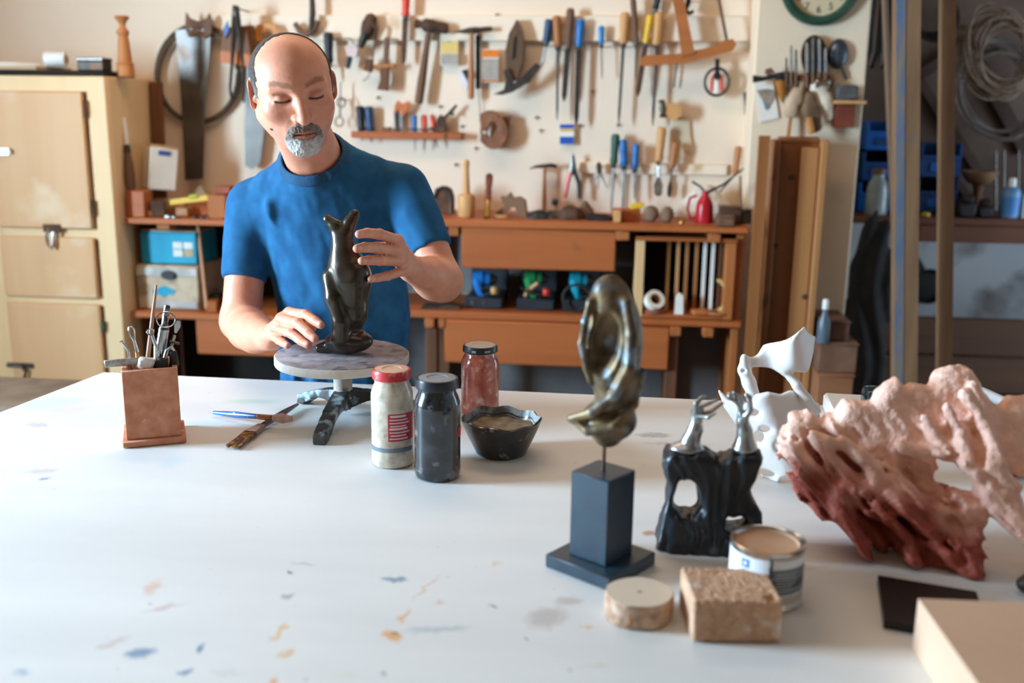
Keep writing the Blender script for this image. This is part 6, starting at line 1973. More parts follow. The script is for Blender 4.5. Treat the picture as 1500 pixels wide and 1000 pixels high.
def f_tw(P):
    r = ra
    Q = P
    d = ell(Q, ap(899, 505), (45 * r, 36 * r, 92 * r))
    d = smin(d, ell(Q, ap(893, 440), (30 * r, 24 * r, 40 * r)), 14 * r)
    d = smin(d, cap(Q, ap(893, 436), ap(891, 415), 12 * r, 4 * r), 8 * r)
    d = smin(d, ell(Q, ap(892, 615), (44 * r, 38 * r, 34 * r)), 20 * r)
    d = smin(d, ell(Q, ap(906, 565), (36 * r, 34 * r, 46 * r)), 14 * r)
    d = smin(d, ell(Q, ap(890, 642), (20 * r, 18 * r, 14 * r)), 10 * r)
    # deep hollow opening to the front
    d = smax(d, -ell(Q, ap(884, 500, -.036), (27 * r, 34 * r, 60 * r), rot('Y', 10)), 5 * r)
    d = smax(d, -ell(Q, ap(848, 522, -.020), (13 * r, 34 * r, 40 * r)), 6 * r)
    d = smax(d, -ell(Q, ap(858, 576, -.022), (20 * r, 34 * r, 12 * r), rot('Y', -25)), 6 * r)
    # sweeping ridges
    d = smin(d, chain(Q, [ap(893, 418, -.004), ap(918, 440, -.018), ap(926, 485, -.026), ap(922, 530, -.030), ap(900, 570, -.034), ap(868, 594, -.030), ap(838, 608, -.014)], [5 * r, 8 * r, 9 * r, 9 * r, 9 * r, 8 * r, 7 * r], 5 * r), 5 * r)
    d = smin(d, chain(Q, [ap(893, 416), ap(866, 440, -.012), ap(858, 466, -.020), ap(853, 498, -.018), ap(860, 535, -.014), ap(866, 556, -.012)], [5 * r, 7 * r, 6 * r, 6 * r, 6 * r, 5 * r], 4 * r), 4 * r)
    d = smin(d, chain(Q, [ap(838, 608, -.012), ap(862, 622, -.026), ap(900, 612, -.034), ap(928, 585, -.022), ap(940, 545, -.006)], [6 * r, 7 * r, 7 * r, 7 * r, 7 * r], 4 * r), 4 * r)
    d = smax(d, -chain(Q, [ap(858, 606, -.040), ap(895, 592, -.046), ap(926, 560, -.036)], [4 * r, 5 * r, 4 * r], 4 * r), 4 * r)
    return d + .0006 * fbm(P * 60, 3, 2)


tw_m = sdf(f_tw, ap(820, 662) - [0, .06, 0], ap(962, 398) + [0, .06, 0], .0022)
vv = np.array(tw_m.v)
O('twisted_form', tw_m, M('patina_bronze', '#3f352b', '#8f7650', rough=.36, metal=.38, scale=45, lo=.34, hi=.70, rough2=.52, c3='#7f8a90', p3=.60, s3=40, bump=.04, bscale=90), pl_, angle=180)


# ================================================================== helper: thick outline with rounded edges on a leaning plane
def polysdf(U, V, poly):
    n = len(poly)
    d = np.full(U.shape, 1e9)
    s = np.ones(U.shape)
    for i in range(n):
        ax, ay = poly[i]
        bx, by = poly[i - 1]
        ex, ey = bx - ax, by - ay
        wx, wy = U - ax, V - ay
        t = np.clip((wx * ex + wy * ey) / (ex * ex + ey * ey + 1e-15), 0, 1)
        d = np.minimum(d, (wx - ex * t) ** 2 + (wy - ey * t) ** 2)
        c1_, c2_, c3__ = V >= ay, V < by, ex * wy > ey * wx
        flip = (c1_ & c2_ & c3__) | (~c1_ & ~c2_ & ~c3__)
        s = np.where(flip, -s, s)
    return s * np.sqrt(d)


def lean(px, py, yb, k):
    """ray meets the leaning plane y = yb + k (z - table)"""
    d = ray(px, py)
    # CP.z + d2 s ; y = d1 s = yb + k(CP.z + d2 s - TZ)
    s = (yb + k * (CAM_H - TZ)) / (d[1] - k * d[2])
    return CP + d * s


def slab2d(P, poly, holes, yb, k, th, r, ysurf=None):
    U, V = P[:, 0], P[:, 2]
    d2 = polysdf(U, V, poly)
    for h in holes:
        d2 = smax(d2, -polysdf(U, V, h), r * .25)
    yc = yb + k * (V - TZ) + (ysurf(U, V) if ysurf else 0)
    dy = np.abs(P[:, 1] - yc) - (th(U, V) if callable(th) else th) / 2
    a_, b_ = d2 + r, dy + r
    return np.hypot(np.maximum(a_, 0), np.maximum(b_, 0)) + np.minimum(np.maximum(a_, b_), 0) - r


def to2(pts, yb, k):
    return [tuple(lean(x, y, yb, k)[[0, 2]]) for x, y in pts]


def oval(cx_, cy_, rx, ry, n=14, wob=0.0):
    return [(cx_ + rx * math.cos(a) * (1 + wob * math.sin(3 * a)), cy_ + ry * math.sin(a) * (1 + wob * math.cos(2 * a))) for a in np.linspace(0, 2 * PI, n + 1)[:-1]]


# ================================================================== black carved block with two silver hands
KB = 1.295
bf = E('hands_sculpture', onz(1040, 808), 'black carved wood block with two silver hands rising from it', 'sculpture')
pb = to2([(979, 654), (1033, 658), (1052, 668), (1071, 659), (1113, 660), (1117, 668), (1110, 692), (1098, 716), (1104, 732), (1113, 745), (1118, 770), (1108, 800), (1085, 812), (1062, 820), (1046, 810), (1006, 808), (980, 803), (961, 794), (961, 780), (970, 745), (975, 707), (970, 688), (971, 664)], KB, 0)
hb_ = [to2(oval(1005, 724, 18, 28, 16, .12), KB, 0), to2(oval(1075, 760, 15, 13, 12, .1), KB, 0)]


def f_blk(P):
    d = slab2d(P, pb, hb_, KB, 0, lambda U, V: .050 + .02 * np.clip((1.0 - V) / .08, 0, 1), .012)
    st = np.stack([P[:, 0] * 90, P[:, 1] * 90, P[:, 2] * 22], 1)
    return np.maximum(d + .0052 * fbm(st, 3, 4) + .0022 * np.abs(np.sin(P[:, 0] * 190 + 5 * fbm(P * 18, 2, 1))), T0 - P[:, 2]) * .8


lo = np.array([at(950, 700, KB)[0], KB - .06, T0 - .004])
hi = np.array([at(1130, 700, KB)[0], KB + .06, at(1040, 640, KB)[2]])
O('wood_block', sdf(f_blk, lo, hi, .0022), M('black_lacquer', '#14171b', '#20252b', rough=.38, scale=30, spec=.6), bf, angle=180)
silver = M('silver_paint', '#9a9a98', '#b4b4b1', rough=.32, metal=.85, scale=40)
rk_ = mpp(KB)


def kp(px, py, dy=0.0):
    return at(px, py, KB) + [0, dy, 0]


def f_h1(P):
    r = rk_
    d = ell(P, kp(1006, 656), (27 * r, 22 * r, 10 * r))
    d = smin(d, chain(P, [kp(1012, 645), kp(1019, 628), kp(1021, 612), kp(1020, 603)], [15 * r, 11 * r, 8 * r, 8 * r], 6 * r), 8 * r)
    d = smin(d, cap(P, kp(1018, 604), kp(1026, 600, .003), 6 * r), 4 * r)
    for q, w_ in (([kp(1018, 602, -.006), kp(1019, 588, -.008), kp(1029, 579, -.006)], 4.2), ([kp(1023, 606, 0), kp(1040, 602, -.004), kp(1058, 589, -.004)], 3.8), ([kp(1024, 600, .008), kp(1040, 593, .010), kp(1051, 588, .008)], 3.4), ([kp(1020, 600, .012), kp(1027, 588, .014), kp(1034, 584, .012)], 3.2), ([kp(1022, 607, -.008), kp(1036, 606, -.016), kp(1046, 599, -.018)], 3.2)):
        d = smin(d, chain(P, q, [w_ * r, w_ * .95 * r, w_ * .7 * r], 2 * r), 3 * r)
    return np.maximum(d, kp(1000, 660)[2] - P[:, 2])


def f_h2(P):
    r = rk_
    d = ell(P, kp(1091, 656), (20 * r, 20 * r, 10 * r))
    d = smin(d, chain(P, [kp(1091, 645), kp(1091, 630), kp(1088, 618), kp(1088, 608)], [15 * r, 11 * r, 8.5 * r, 8 * r], 6 * r), 8 * r)
    for q, w_ in (([kp(1090, 612, -.005), kp(1098, 597, -.008), kp(1097, 584, -.008), kp(1093, 576, -.006)], 4.8), ([kp(1094, 608, .006), kp(1100, 594, .006), kp(1099, 583, .004), kp(1096, 580, .002)], 4.2), ([kp(1084, 608, 0), kp(1085, 596, 0), kp(1079, 588, 0), kp(1070, 582, 0)], 4.2), ([kp(1086, 606, .010), kp(1088, 592, .012), kp(1084, 582, .012), kp(1076, 578, .010)], 3.6)):
        d = smin(d, chain(P, q, [w_ * r, w_ * r, w_ * .9 * r, w_ * .75 * r], 2 * r), 3 * r)
    d = smin(d, sph(P, kp(1069, 580), 6.5 * r), 2 * r)
    return np.maximum(d, kp(1090, 661)[2] - P[:, 2])


for f_, x0, x1 in ((f_h1, 974, 1064), (f_h2, 1058, 1116)):
    O('silver_hand', sdf(f_, kp(x0, 668) - [0, .035, 0], kp(x1, 566) + [0, .035, 0], .0013), silver, bf, angle=180)

# ================================================================== white pierced sculpture
KW = 1.60
wb_ = E('pierced_sculpture', onz(1145, 702), 'white pierced shell-like ceramic sculpture', 'sculpture')
body = to2([(1097, 582), (1104, 570), (1122, 566), (1140, 572), (1158, 570), (1174, 582), (1190, 596), (1205, 598), (1212, 607), (1206, 617), (1192, 618), (1180, 625), (1186, 660), (1188, 690), (1166, 704), (1143, 704), (1120, 701), (1111, 690), (1108, 655), (1104, 630), (1080, 624), (1062, 600), (1053, 574), (1066, 584), (1085, 590)], KW, 0)
bh = [to2(oval(*q), KW, 0) for q in ((1117, 618, 8, 5), (1110, 631, 6, 9), (1135, 640, 6, 8), (1153, 615, 7, 7), (1151, 690, 15, 8), (1120, 684, 11, 6), (1201, 607, 8, 6), (1103, 596, 6, 5), (1168, 652, 7, 6))]
arch = [(1090, 525), (1108, 531), (1133, 533), (1152, 545), (1166, 562), (1180, 582), (1196, 600)]
stem = [(1090, 523), (1090, 541), (1097, 560), (1104, 580)]
shell = to2([(1099, 529), (1116, 503), (1135, 494), (1162, 477), (1175, 473), (1180, 483), (1198, 497), (1192, 517), (1180, 541), (1160, 536), (1143, 539), (1126, 531)], KW + .03, 0)
rw = mpp(KW)


def wp(px, py, dy=0.0):
    return at(px, py, KW) + [0, dy, 0]


def f_bone(P):
    d = slab2d(P, body, bh, KW, 0, .020, .007, lambda U, V: .034 * np.sin((U - .30) * 30 + V * 12) - .10 * np.clip(1.05 - V, 0, .2) * np.cos((U - .27) * 14))
    d = smin(d, chain(P, [wp(x, y, .01 * math.sin(i)) for i, (x, y) in enumerate(arch)], [3 * rw, 6 * rw, 7 * rw, 6 * rw, 7 * rw, 8 * rw, 7 * rw], 4 * rw), 6 * rw)
    d = smin(d, chain(P, [wp(x, y) for x, y in stem], [4 * rw, 9 * rw, 10 * rw, 10 * rw], 5 * rw), 8 * rw)
    d = smin(d, slab2d(P, shell, [], KW + .02, 0, .014, .006, lambda U, V: -.035 * np.exp(-((U - at(1150, 500, KW)[0]) / .03) ** 2) + .012 * np.sin(U * 70 + V * 30) + .03 * sstep(.0, .05, U - at(1172, 500, KW)[0])), 7 * rw)
    d = smax(d, -ell(P, wp(1088, 541, -.012), (5 * rw, 8 * rw, 4 * rw)), 2 * rw)
    # feet on the table
    d = smin(d, cap(P, wp(1150, 700, .02), wp(1180, 700, .05), 8 * rw, 6 * rw), 6 * rw)
    d = smin(d, cap(P, wp(1122, 695, -.005), wp(1140, 702, -.03), 6 * rw, 5 * rw), 6 * rw)
    return np.maximum((d + .0015 * fbm(P * 35, 3, 12)) * .75, T0 - P[:, 2])


O('ceramic_shell', sdf(f_bone, wp(1042, 712) - [0, .09, .0], wp(1222, 464) + [0, .11, .0], .0026), M('white_ceramic', '#e6e2dd', '#f1eeea', rough=.55, scale=12, bump=.04), wb_, angle=180)

# ================================================================== big pink terracotta form
KP, KK = 1.288, .42
out = [(1149, 640), (1158, 616), (1183, 608), (1197, 622), (1219, 608), (1235, 588), (1258, 586), (1273, 586), (1291, 561), (1312, 549), (1325, 567), (1334, 561), (1359, 566), (1377, 550), (1395, 543), (1424, 545), (1442, 568), (1456, 597), (1467, 593), (1483, 581), (1512, 578), (1545, 600), (1560, 660), (1540, 700), (1505, 694), (1470, 676), (1456, 676), (1474, 709), (1492, 734), (1506, 752), (1498, 760), (1474, 762), (1453, 750), (1431, 732), (1424, 716),
       (1431, 745), (1420, 759), (1413, 766), (1418, 799), (1418, 817), (1403, 832), (1394, 818), (1366, 822), (1338, 820), (1318, 806), (1316, 797), (1300, 792), (1296, 808), (1280, 799), (1262, 790), (1255, 804), (1244, 795), (1219, 774), (1201, 748), (1185, 734), (1177, 716), (1167, 694), (1154, 669)]
pk = to2(out, KP, KK)
ph = [to2([(1368, 668), (1392, 674), (1416, 694), (1434, 722), (1430, 734), (1412, 722), (1390, 712), (1374, 696)], KP, KK), to2([(1320, 760), (1350, 764), (1378, 772), (1394, 786), (1370, 786), (1342, 776)], KP, KK)]
KP_dir = np.array([.72, -.69])                       # run of the folds in X,Z


def pl(px, py, dy=0.0):
    return lean(px, py, KP, KK) + [0, dy, 0]


# long flounces of the lower edge, drawn as curling bands (pixel path, radius px, forward offset)
FL = [([(1168, 640), (1190, 690), (1225, 735), (1262, 780), (1258, 800)], 11, -.030), ([(1185, 628), (1215, 680), (1262, 728), (1300, 770), (1296, 800)], 12, -.036),
      ([(1205, 640), (1245, 690), (1300, 730), (1345, 760), (1372, 800), (1402, 822)], 12, -.036), ([(1225, 640), (1275, 690), (1330, 725), (1385, 742), (1424, 748)], 11, -.034),
      ([(1250, 655), (1300, 695), (1350, 715), (1400, 716)], 9, -.030), ([(1320, 800), (1345, 785), (1375, 790), (1400, 805)], 11, -.032), ([(1270, 700), (1300, 745), (1330, 790)], 8, -.030)]
KN = [([(1400, 565), (1432, 610), (1440, 660), (1462, 705), (1490, 748)], 17, -.042), ([(1370, 585), (1395, 620), (1400, 660), (1432, 700), (1465, 740)], 15, -.040), ([(1345, 600), (1372, 640), (1410, 680)], 12, -.036),
      ([(1310, 640), (1345, 655), (1375, 648)], 10, -.034), ([(1420, 560), (1448, 600), (1462, 640)], 14, -.020)]
HOL = [([(1268, 668), (1290, 690), (1316, 708)], 10), ([(1225, 665), (1250, 700), (1280, 728)], 7), ([(1345, 672), (1362, 690), (1356, 712)], 10), ([(1320, 676), (1338, 700)], 7), ([(1408, 625), (1420, 655)], 7), ([(1360, 575), (1372, 600)], 8), ([(1452, 615), (1470, 660)], 12),
       ([(1195, 655), (1212, 700), (1240, 745)], 6), ([(1300, 760), (1315, 782)], 8), ([(1350, 802), (1372, 806)], 5)]


def f_pink(P):
    U, V = P[:, 0], P[:, 2]
    a_ = (U * KP_dir[0] + V * KP_dir[1])
    b_ = (-U * KP_dir[1] + V * KP_dir[0])
    st = np.stack([a_ * 10, b_ * 38, P[:, 1] * 8], 1)
    r = mpp(1.35)
    lowm = sstep(1.10, .99, V + .25 * (U - .45))
    fold = (.003 + .010 * lowm) * (1 - np.abs(fbm(st, 4, 21)) * 3.2)
    d = slab2d(P, pk, ph, KP, KK, .040, .014, lambda u, v: .045 * np.sin(u * 12 + 1.2) * np.cos(v * 10) + .55 * np.clip(u - .60, 0, .3) - .10 * np.clip(.06 - np.abs(u - .5), 0, 1) + .10 * np.clip(v - 1.12, 0, .2))
    for pts, w_, dy in FL + KN:
        d = smin(d, chain(P, [pl(x, y, dy + .012 * math.sin(i * 2.1)) for i, (x, y) in enumerate(pts)], [w_ * r * (.75 if i in (0, len(pts) - 1) else 1) * .72 for i in range(len(pts))], .006), .012)
    for pts, w_ in HOL:
        d = smax(d, -chain(P, [pl(x, y, -.048) for x, y in pts], [w_ * r * 1.15] * len(pts), .004), .010)
    for h in ph:
        q = polysdf(U, V, h)
        d = np.maximum(d, -q)
    knob = .0075 * np.abs(fbm(P * 48, 3, 5)) * sstep(.36, .46, U + .2 * (V - 1.0)) + .004 * fbm(P * 30, 3, 51)
    return np.maximum((d - fold + knob) * .6, T0 - P[:, 2])


p0, p1 = np.array([min(q[0] for q in pk), 0, T0]), np.array([max(q[0] for q in pk), 0, max(q[1] for q in pk)])
pmb = sdf(f_pink, (p0[0] - .04, 1.16, T0 - .004), (p1[0] + .04, 1.66, p1[2] + .04), .0034, slack=1.5)
V_ = np.array(pmb.v)
a_ = (V_[:, 0] * KP_dir[0] + V_[:, 2] * KP_dir[1])
b_ = (-V_[:, 0] * KP_dir[1] + V_[:, 2] * KP_dir[0])
# dark red slip on the lower flounces, pale pink body above
zrel = (V_[:, 2] - TZ) - .16 * (V_[:, 0] - .30) * -1.0 * 0
line = .135 - .40 * np.clip(V_[:, 0] - .32, 0, .3)
tmix = sstep(.035, -.045, (V_[:, 2] - TZ) - np.maximum(line, .060) + .05 * fbm(V_ * 22, 3, 31))
cA, cB = np.array(srgb('#fbccb6')[:3]), np.array(srgb('#a34e3c')[:3])
speck = .5 + .5 * fbm(V_ * 40, 3, 77)
colp = lut(cA, cB, tmix) * (0.86 + .28 * speck)[:, None]
O('terracotta_form', pmb, M('terracotta_glaze', '#efe9e6', '#ffffff', rough=.62, scale=26, vcol=True, bump=.45, bscale=110), label='large crumpled pink and dark red terracotta form', cat='sculpture', col=colp, angle=180)

# ================================================================== paint can
cc_ = base_center(1117, 899, .0445)
Rc = .0445
Hc = at(1119, 789, cc_[1])[2] - T0
pcn = E('paint_can', cc_, 'open-topped small paint can with white and grey label', 'paint can')
O('can_body', MB().lathe(cc_, [(Rc * .95, 0), (Rc, .001), (Rc * 1.01, .003), (Rc, .005), (Rc * .985, .007), (Rc * .985, Hc - .008), (Rc * 1.0, Hc - .006), (Rc * 1.02, Hc - .003), (Rc * 1.02, Hc - .0005), (Rc * .99, Hc), (Rc * .95, Hc - .001), (Rc * .90, Hc - .004), (Rc * .86, Hc - .004)], 56, cap=False), steel_b, pcn)
O('lid', MB().lathe(cc_ + [0, 0, Hc - .006], [(Rc * .88, 0), (Rc * .86, .003), (Rc * .84, .0035), (Rc * .80, .001), (Rc * .77, .0008), (Rc * .1, .0010)], 48), M('lid_paint', '#b98f6e', '#c9a283', rough=.6, scale=20), pcn)
vac = math.degrees(math.atan2(-cc_[1], -cc_[0]))
lab = O('label_wrap', band(MB(), cc_, Rc * .986, .012, Hc - .009, vac - 100, vac + 100, 40), M('can_label_white', '#e4e8ea', '#eef1f2', rough=.35, scale=9), pcn)
gl = M('can_label_grey', '#5b6670', '#6d7882', rough=.4, scale=9)
gd = M('can_label_dark', '#2c3640', '#3a454f', rough=.4, scale=9)
bl_ = M('can_label_blue', '#2f6fa8', '#3a7cb6', rough=.4, scale=9)
r0 = Rc * .986 + .0006
for z0, z1, a0, a1, mt, nm in ((.78, .90, 6, 10, gd, 'label_stripe'), (.20, .78, 5, 10, gd, 'label_stripe'), (.58, .74, 10, 80, gl, 'label_band'), (.40, .57, 10, 80, gd, 'label_band'), (.30, .39, 10, 80, gl, 'label_band'), (.30, .60, -22, 4, gl, 'label_panel'), (.14, .28, -80, 80, M('can_label_tan', '#9a948c', '#ada79f', rough=.5, scale=9), 'label_band'), (.70, .84, -40, -26, bl_, 'label_icon'), (.50, .66, -42, -24, M('can_label_pale', '#b9c6cf', '#c6d2da', rough=.4, scale=9), 'label_picture')):
    O(nm, band(MB(), cc_, r0, Hc * z0, Hc * z1, vac + a0, vac + a1, 16, .0003), mt, lab)
O('icon_mark', band(MB(), cc_, r0 + .0003, Hc * .74, Hc * .80, vac - 36, vac - 30, 4, .0002), paper, lab)
for i in range(6):
    O('text_line', band(MB(), cc_, r0 + .0003, Hc * (.44 + .045 * i), Hc * (.455 + .045 * i), vac + 16, vac + 44 + 6 * (i % 3), 8, .0002), M('can_ink', '#a9b3bb', '#b7c0c8', rough=.5, scale=9), lab)

# ================================================================== wood slice, brick, slabs
ws = base_center(934, 926, .040)
Hw = at(934, 866, ws[1])[2] - T0


def ring_mat():
    m = bpy.data.materials.new('end_grain')
    m.use_nodes = True
    nt = m.node_tree
    N, L = nt.nodes, nt.links
    tc = N.new('ShaderNodeTexCoord')
    wv = N.new('ShaderNodeTexWave')
    wv.wave_type, wv.rings_direction = 'RINGS', 'Z'
    wv.inputs['Scale'].default_value, wv.inputs['Distortion'].default_value, wv.inputs['Detail'].default_value, wv.inputs['Detail Scale'].default_value = 75, 1.5, 3, 12
    L.new(tc.outputs['Object'], wv.inputs['Vector'])
    cr = N.new('ShaderNodeValToRGB')
    cr.color_ramp.elements[0].color, cr.color_ramp.elements[1].color = srgb('#d2bca4'), srgb('#e2cfb8')
    L.new(wv.outputs['Fac'], cr.inputs[0])
    L.new(cr.outputs[0], N['Principled BSDF'].inputs['Base Color'])
    N['Principled BSDF'].inputs['Roughness'].default_value = .8
    return m


wsl = E('wood_slice', ws, 'round pale slice of a branch with bark in front of the plinth', 'wood slice')
mb = MB()
n_ = 64
rr_ = [.0395 * (1 + .03 * math.sin(2 * a + 1) + .015 * math.sin(5 * a)) for a in np.linspace(0, 2 * PI, n_ + 1)[:-1]]
v, f = [], []
for z, k in ((0, .97), (.004, 1), (Hw * .5, 1.012), (Hw - .003, 1), (Hw - .0006, .985)):
    for i in range(n_):
        a = 2 * PI * i / n_
        v.append(ws + [rr_[i] * k * math.cos(a), rr_[i] * k * math.sin(a), z])
for j in range(4):
    for i in range(n_):
        q = (i + 1) % n_
        f.append((j * n_ + i, j * n_ + q, (j + 1) * n_ + q, (j + 1) * n_ + i))
f.append(tuple(range(n_ - 1, -1, -1)))
f.append(tuple(range(4 * n_, 5 * n_)))
O('bark', mb.raw(v, f), M('birch_bark', '#8a5e42', '#cfae92', rough=.8, scale=70, lo=.3, hi=.66, bump=.3, bscale=90), wsl)
O('cut_face', MB().prism([ws + [rr_[i] * .965 * math.cos(2 * PI * i / n_), rr_[i] * .965 * math.sin(2 * PI * i / n_), Hw - .001] for i in range(n_)], (0, 0, .001)), ring_mat(), wsl)
O('pith', MB().lathe(ws + [0, 0, Hw], [(.0035, -.0005), (.0028, .0003)], 12), M('pith_brown', '#a2866a', '#b1967a', rough=.8, scale=40), wsl)
va4 = math.atan2(-ws[1], -ws[0]) - math.radians(20)
u = np.array([math.cos(va4), math.sin(va4), 0])
O('bark_knot', MB().lathe(ws + u * .0385 + [0, 0, Hw * .42], [(.008, 0), (.006, .0012), (.0045, .0006), (.003, .001)], 16, u, scale=(.8, 1.1)), M('knot_orange', '#a8673a', '#c88a5a', rough=.7, scale=60), wsl)

bA, bB = onz(1013, 942), onz(1144, 943)
ex = (bB - bA) / np.linalg.norm(bB - bA)
ey = np.array([-ex[1], ex[0], 0])
WB = np.linalg.norm(bB - bA)
bD = .088
Hk = at(1080, 884, bA[1])[2] - T0
bcn = np.array([bA[0], bA[1], T0]) + ex * WB / 2 + ey * bD / 2


def f_brick(P):
    q = P - bcn
    a_, b_, c_ = q @ ex, q @ ey, q[:, 2] - Hk / 2
    g = .0010 * np.abs(np.sin(a_ * 520 + 90 * b_ * (c_ > Hk * .3) + 4 * fbm(P * 40, 2, 1))) + .0022 * np.maximum(fbm(P * 190, 3, 6), -.1)
    sidem = sstep(WB / 2 - .008, WB / 2 - .002, np.abs(a_))
    g = g * (1 - .8 * sidem)
    d = np.maximum(np.maximum(np.abs(a_) - WB / 2 + .004, np.abs(b_) - bD / 2 + .004), np.abs(c_) - Hk / 2 + .004)
    qx = np.stack([np.abs(a_) - WB / 2 + .004, np.abs(b_) - bD / 2 + .004, np.abs(c_) - Hk / 2 + .004], 1)
    d = np.linalg.norm(np.maximum(qx, 0), axis=1) + np.minimum(qx.max(1), 0) - .004
    d = d + g
    d = smax(d, -cap(P, bcn + ex * WB * .36 - ey * bD * .40 + [0, 0, Hk], bcn + ex * WB * .40 - ey * bD * .34 + [0, 0, Hk], .006), .003)
    return np.maximum(d, T0 - P[:, 2])


O('fire_brick', sdf(f_brick, bcn - [.085, .085, .005], bcn + [.085, .085, Hk + .01], .0014), M('insulating_brick', '#b88c6c', '#cfa888', rough=.95, scale=70, lo=.3, hi=.7, c3='#eee6dc', p3=.66, s3=24, bump=.45, bscale=220), label='grooved tan insulating brick next to the wood slice', cat='brick', angle=180)

A, B, D = onz(1286, 842, TZ + .012), onz(1430, 866, TZ + .012), onz(1295, 907, TZ + .012)
Cc = B + (D - A) * 1.0
O('black_slab', MB().prism([A, B, Cc, D], (0, 0, -.0115)), M('slab_black', '#0f0e0f', '#171617', rough=.4, scale=20), label='flat black slab lying partly behind the cream box', cat='slab', smooth=False)
b0 = onz(1335, 952)
zct = at(1345, 876, b0[1])[2]
q0, q1, q2 = onz(1345, 876, zct), onz(1432, 1000, zct), onz(1500, 886, zct)
u1 = (q1 - q0) / np.linalg.norm(q1 - q0)
u2 = np.array([-u1[1], u1[0], 0])
if u2 @ (q2 - q0) < 0:
    u2 = -u2
corner = np.array([q0[0], q0[1], 0])
polyc = [corner + [0, 0, zct], corner + u1 * .26 + [0, 0, zct], corner + u1 * .26 + u2 * .30 + [0, 0, zct], corner + u2 * .30 + [0, 0, zct]]
O('cream_box', MB().prism(polyc, (0, 0, T0 - zct)), M('cream_board', '#c8a486', '#cfac8f', rough=.75, scale=6), label='plain cream box standing beside the black slab', cat='box', smooth=False)

# ================================================================== things at the far edge of the table
O('white_board', MB().box((.545, 1.915, T0 + .017), (.25, .15, .033), .005, rot('Z', -4)), M('white_board_m', '#dcd8d2', '#e8e4de', rough=.6, scale=8), label='thick white plaster board behind the pink form', cat='board')
p = at(1287, 575, 1.86)
zg = T0 + .0345
t = E('green_bottle', (p[0], 1.86, zg), 'dark green glass bottle lying behind the pink form', 'bottle')
s = mpp(1.86)
bx_c = np.array([at(1266, 575, 1.88)[0], 1.88, zg + .024])
O('bottle_body', MB().lathe(bx_c, [(.016, 0), (.022, .002), (.0235, .006), (.0235, .085), (.018, .105), (.010, .118), (.009, .15)], 28, (1, .12, 0)), M('bottle_glass', '#10262c', '#17343a', rough=.08, scale=6, spec=.8, coat=.8), t)
O('cap', MB().lathe(bx_c + np.array([1, .12, 0]) / np.linalg.norm([1, .12, 0]) * .15, [(.0105, 0), (.0105, .014), (.009, .016)], 18, (1, .12, 0)), black_p, t)
a, b = onz(1438, 574, T0 + .012), onz(1492, 600, T0 + .012)
O('white_tube', MB().tube([a, a * .5 + b * .5, b], [.011, .012, .011], 16), M('tube_white', '#c9d0d4', '#dbe1e4', rough=.35, scale=8), label='pale plastic tube lying at the far table edge', cat='tube')
p = onz(1492, 720)


def f_rock(P):
    return np.maximum((ell(P, (p[0] + .03, p[1] + .10, TZ + .035), (.085, .05, .045)) + .012 * fbm(P * 30, 4, 44)) * .7, T0 - P[:, 2])


O('dark_rock', sdf(f_rock, (p[0] - .08, p[1] + .02, T0 - .004), (p[0] + .14, p[1] + .18, TZ + .10), .005), M('slate_rock', '#1e1e20', '#2f2f32', rough=.6, scale=24), label='small dark rough rock behind the pink form strut', cat='rock')
p = onz(1492, 818)


def f_cone(P):
    q = P - np.array([p[0] + .036, p[1] - .035, T0])
    r_ = np.hypot(q[:, 0], q[:, 1])
    d = r_ - (.012 + .020 * np.exp(-q[:, 2] / .02))
    return np.maximum(np.maximum(d * .7 + .004 * fbm(P * 50, 3, 3), q[:, 2] - .085), T0 - P[:, 2])


O('clay_pedestal', sdf(f_cone, p - [.03, .09, .004], p + [.09, .06, .10], .003), M('terracotta_pale', '#c58d76', '#d8a48c', rough=.7, scale=26), label='small flared clay pedestal standing beside the pink form', cat='pedestal')
p = onz(1503, 874)


def f_peb(P):
    return np.maximum(ell(P, (p[0] + .012, p[1] + .01, T0 + .012), (.022, .016, .014)) + .003 * fbm(P * 60, 2, 9), T0 - P[:, 2])


O('dark_pebble', sdf(f_peb, p - [.03, .03, .004], p + [.06, .05, .04], .002), M('pebble_dark', '#2c2420', '#3c322c', rough=.5, scale=40), label='dark pebble on the table beyond the black slab', cat='pebble')

# ================================================================== the man behind the table
man = E('person', (at(480, 400, 2.24)[0], 2.24, 0), 'bald man with grey goatee in blue t-shirt touching the bronze figure', 'person')


def w_(px, py, y):
    return at(px, py, y)


# --- head frame (x to his left = picture right, f = face direction, u = up)
psi, phi, rho = math.radians(27), math.radians(15), math.radians(8)
hx = np.array([math.cos(psi), math.sin(psi), 0])
hf = np.array([math.sin(psi), -math.cos(psi), 0])
hu = np.array([0, 0, 1.])
hf, hu = hf * math.cos(phi) - hu * math.sin(phi), hu * math.cos(phi) + hf * math.sin(phi)
hx, hu = hx * math.cos(rho) + hu * math.sin(rho), hu * math.cos(rho) - hx * math.sin(rho)
HS = .0105                                             # metres per head centimetre
eye_w = w_(438, 141, 1.94)
HO = eye_w - hf * (7.4 * HS)


def toh(P):
    q = (P - HO) / HS
    return np.stack([q @ hx, q @ hf, q @ hu], 1)


def fromh(x, y, z):
    return HO + (hx * x + hf * y + hu * z) * HS


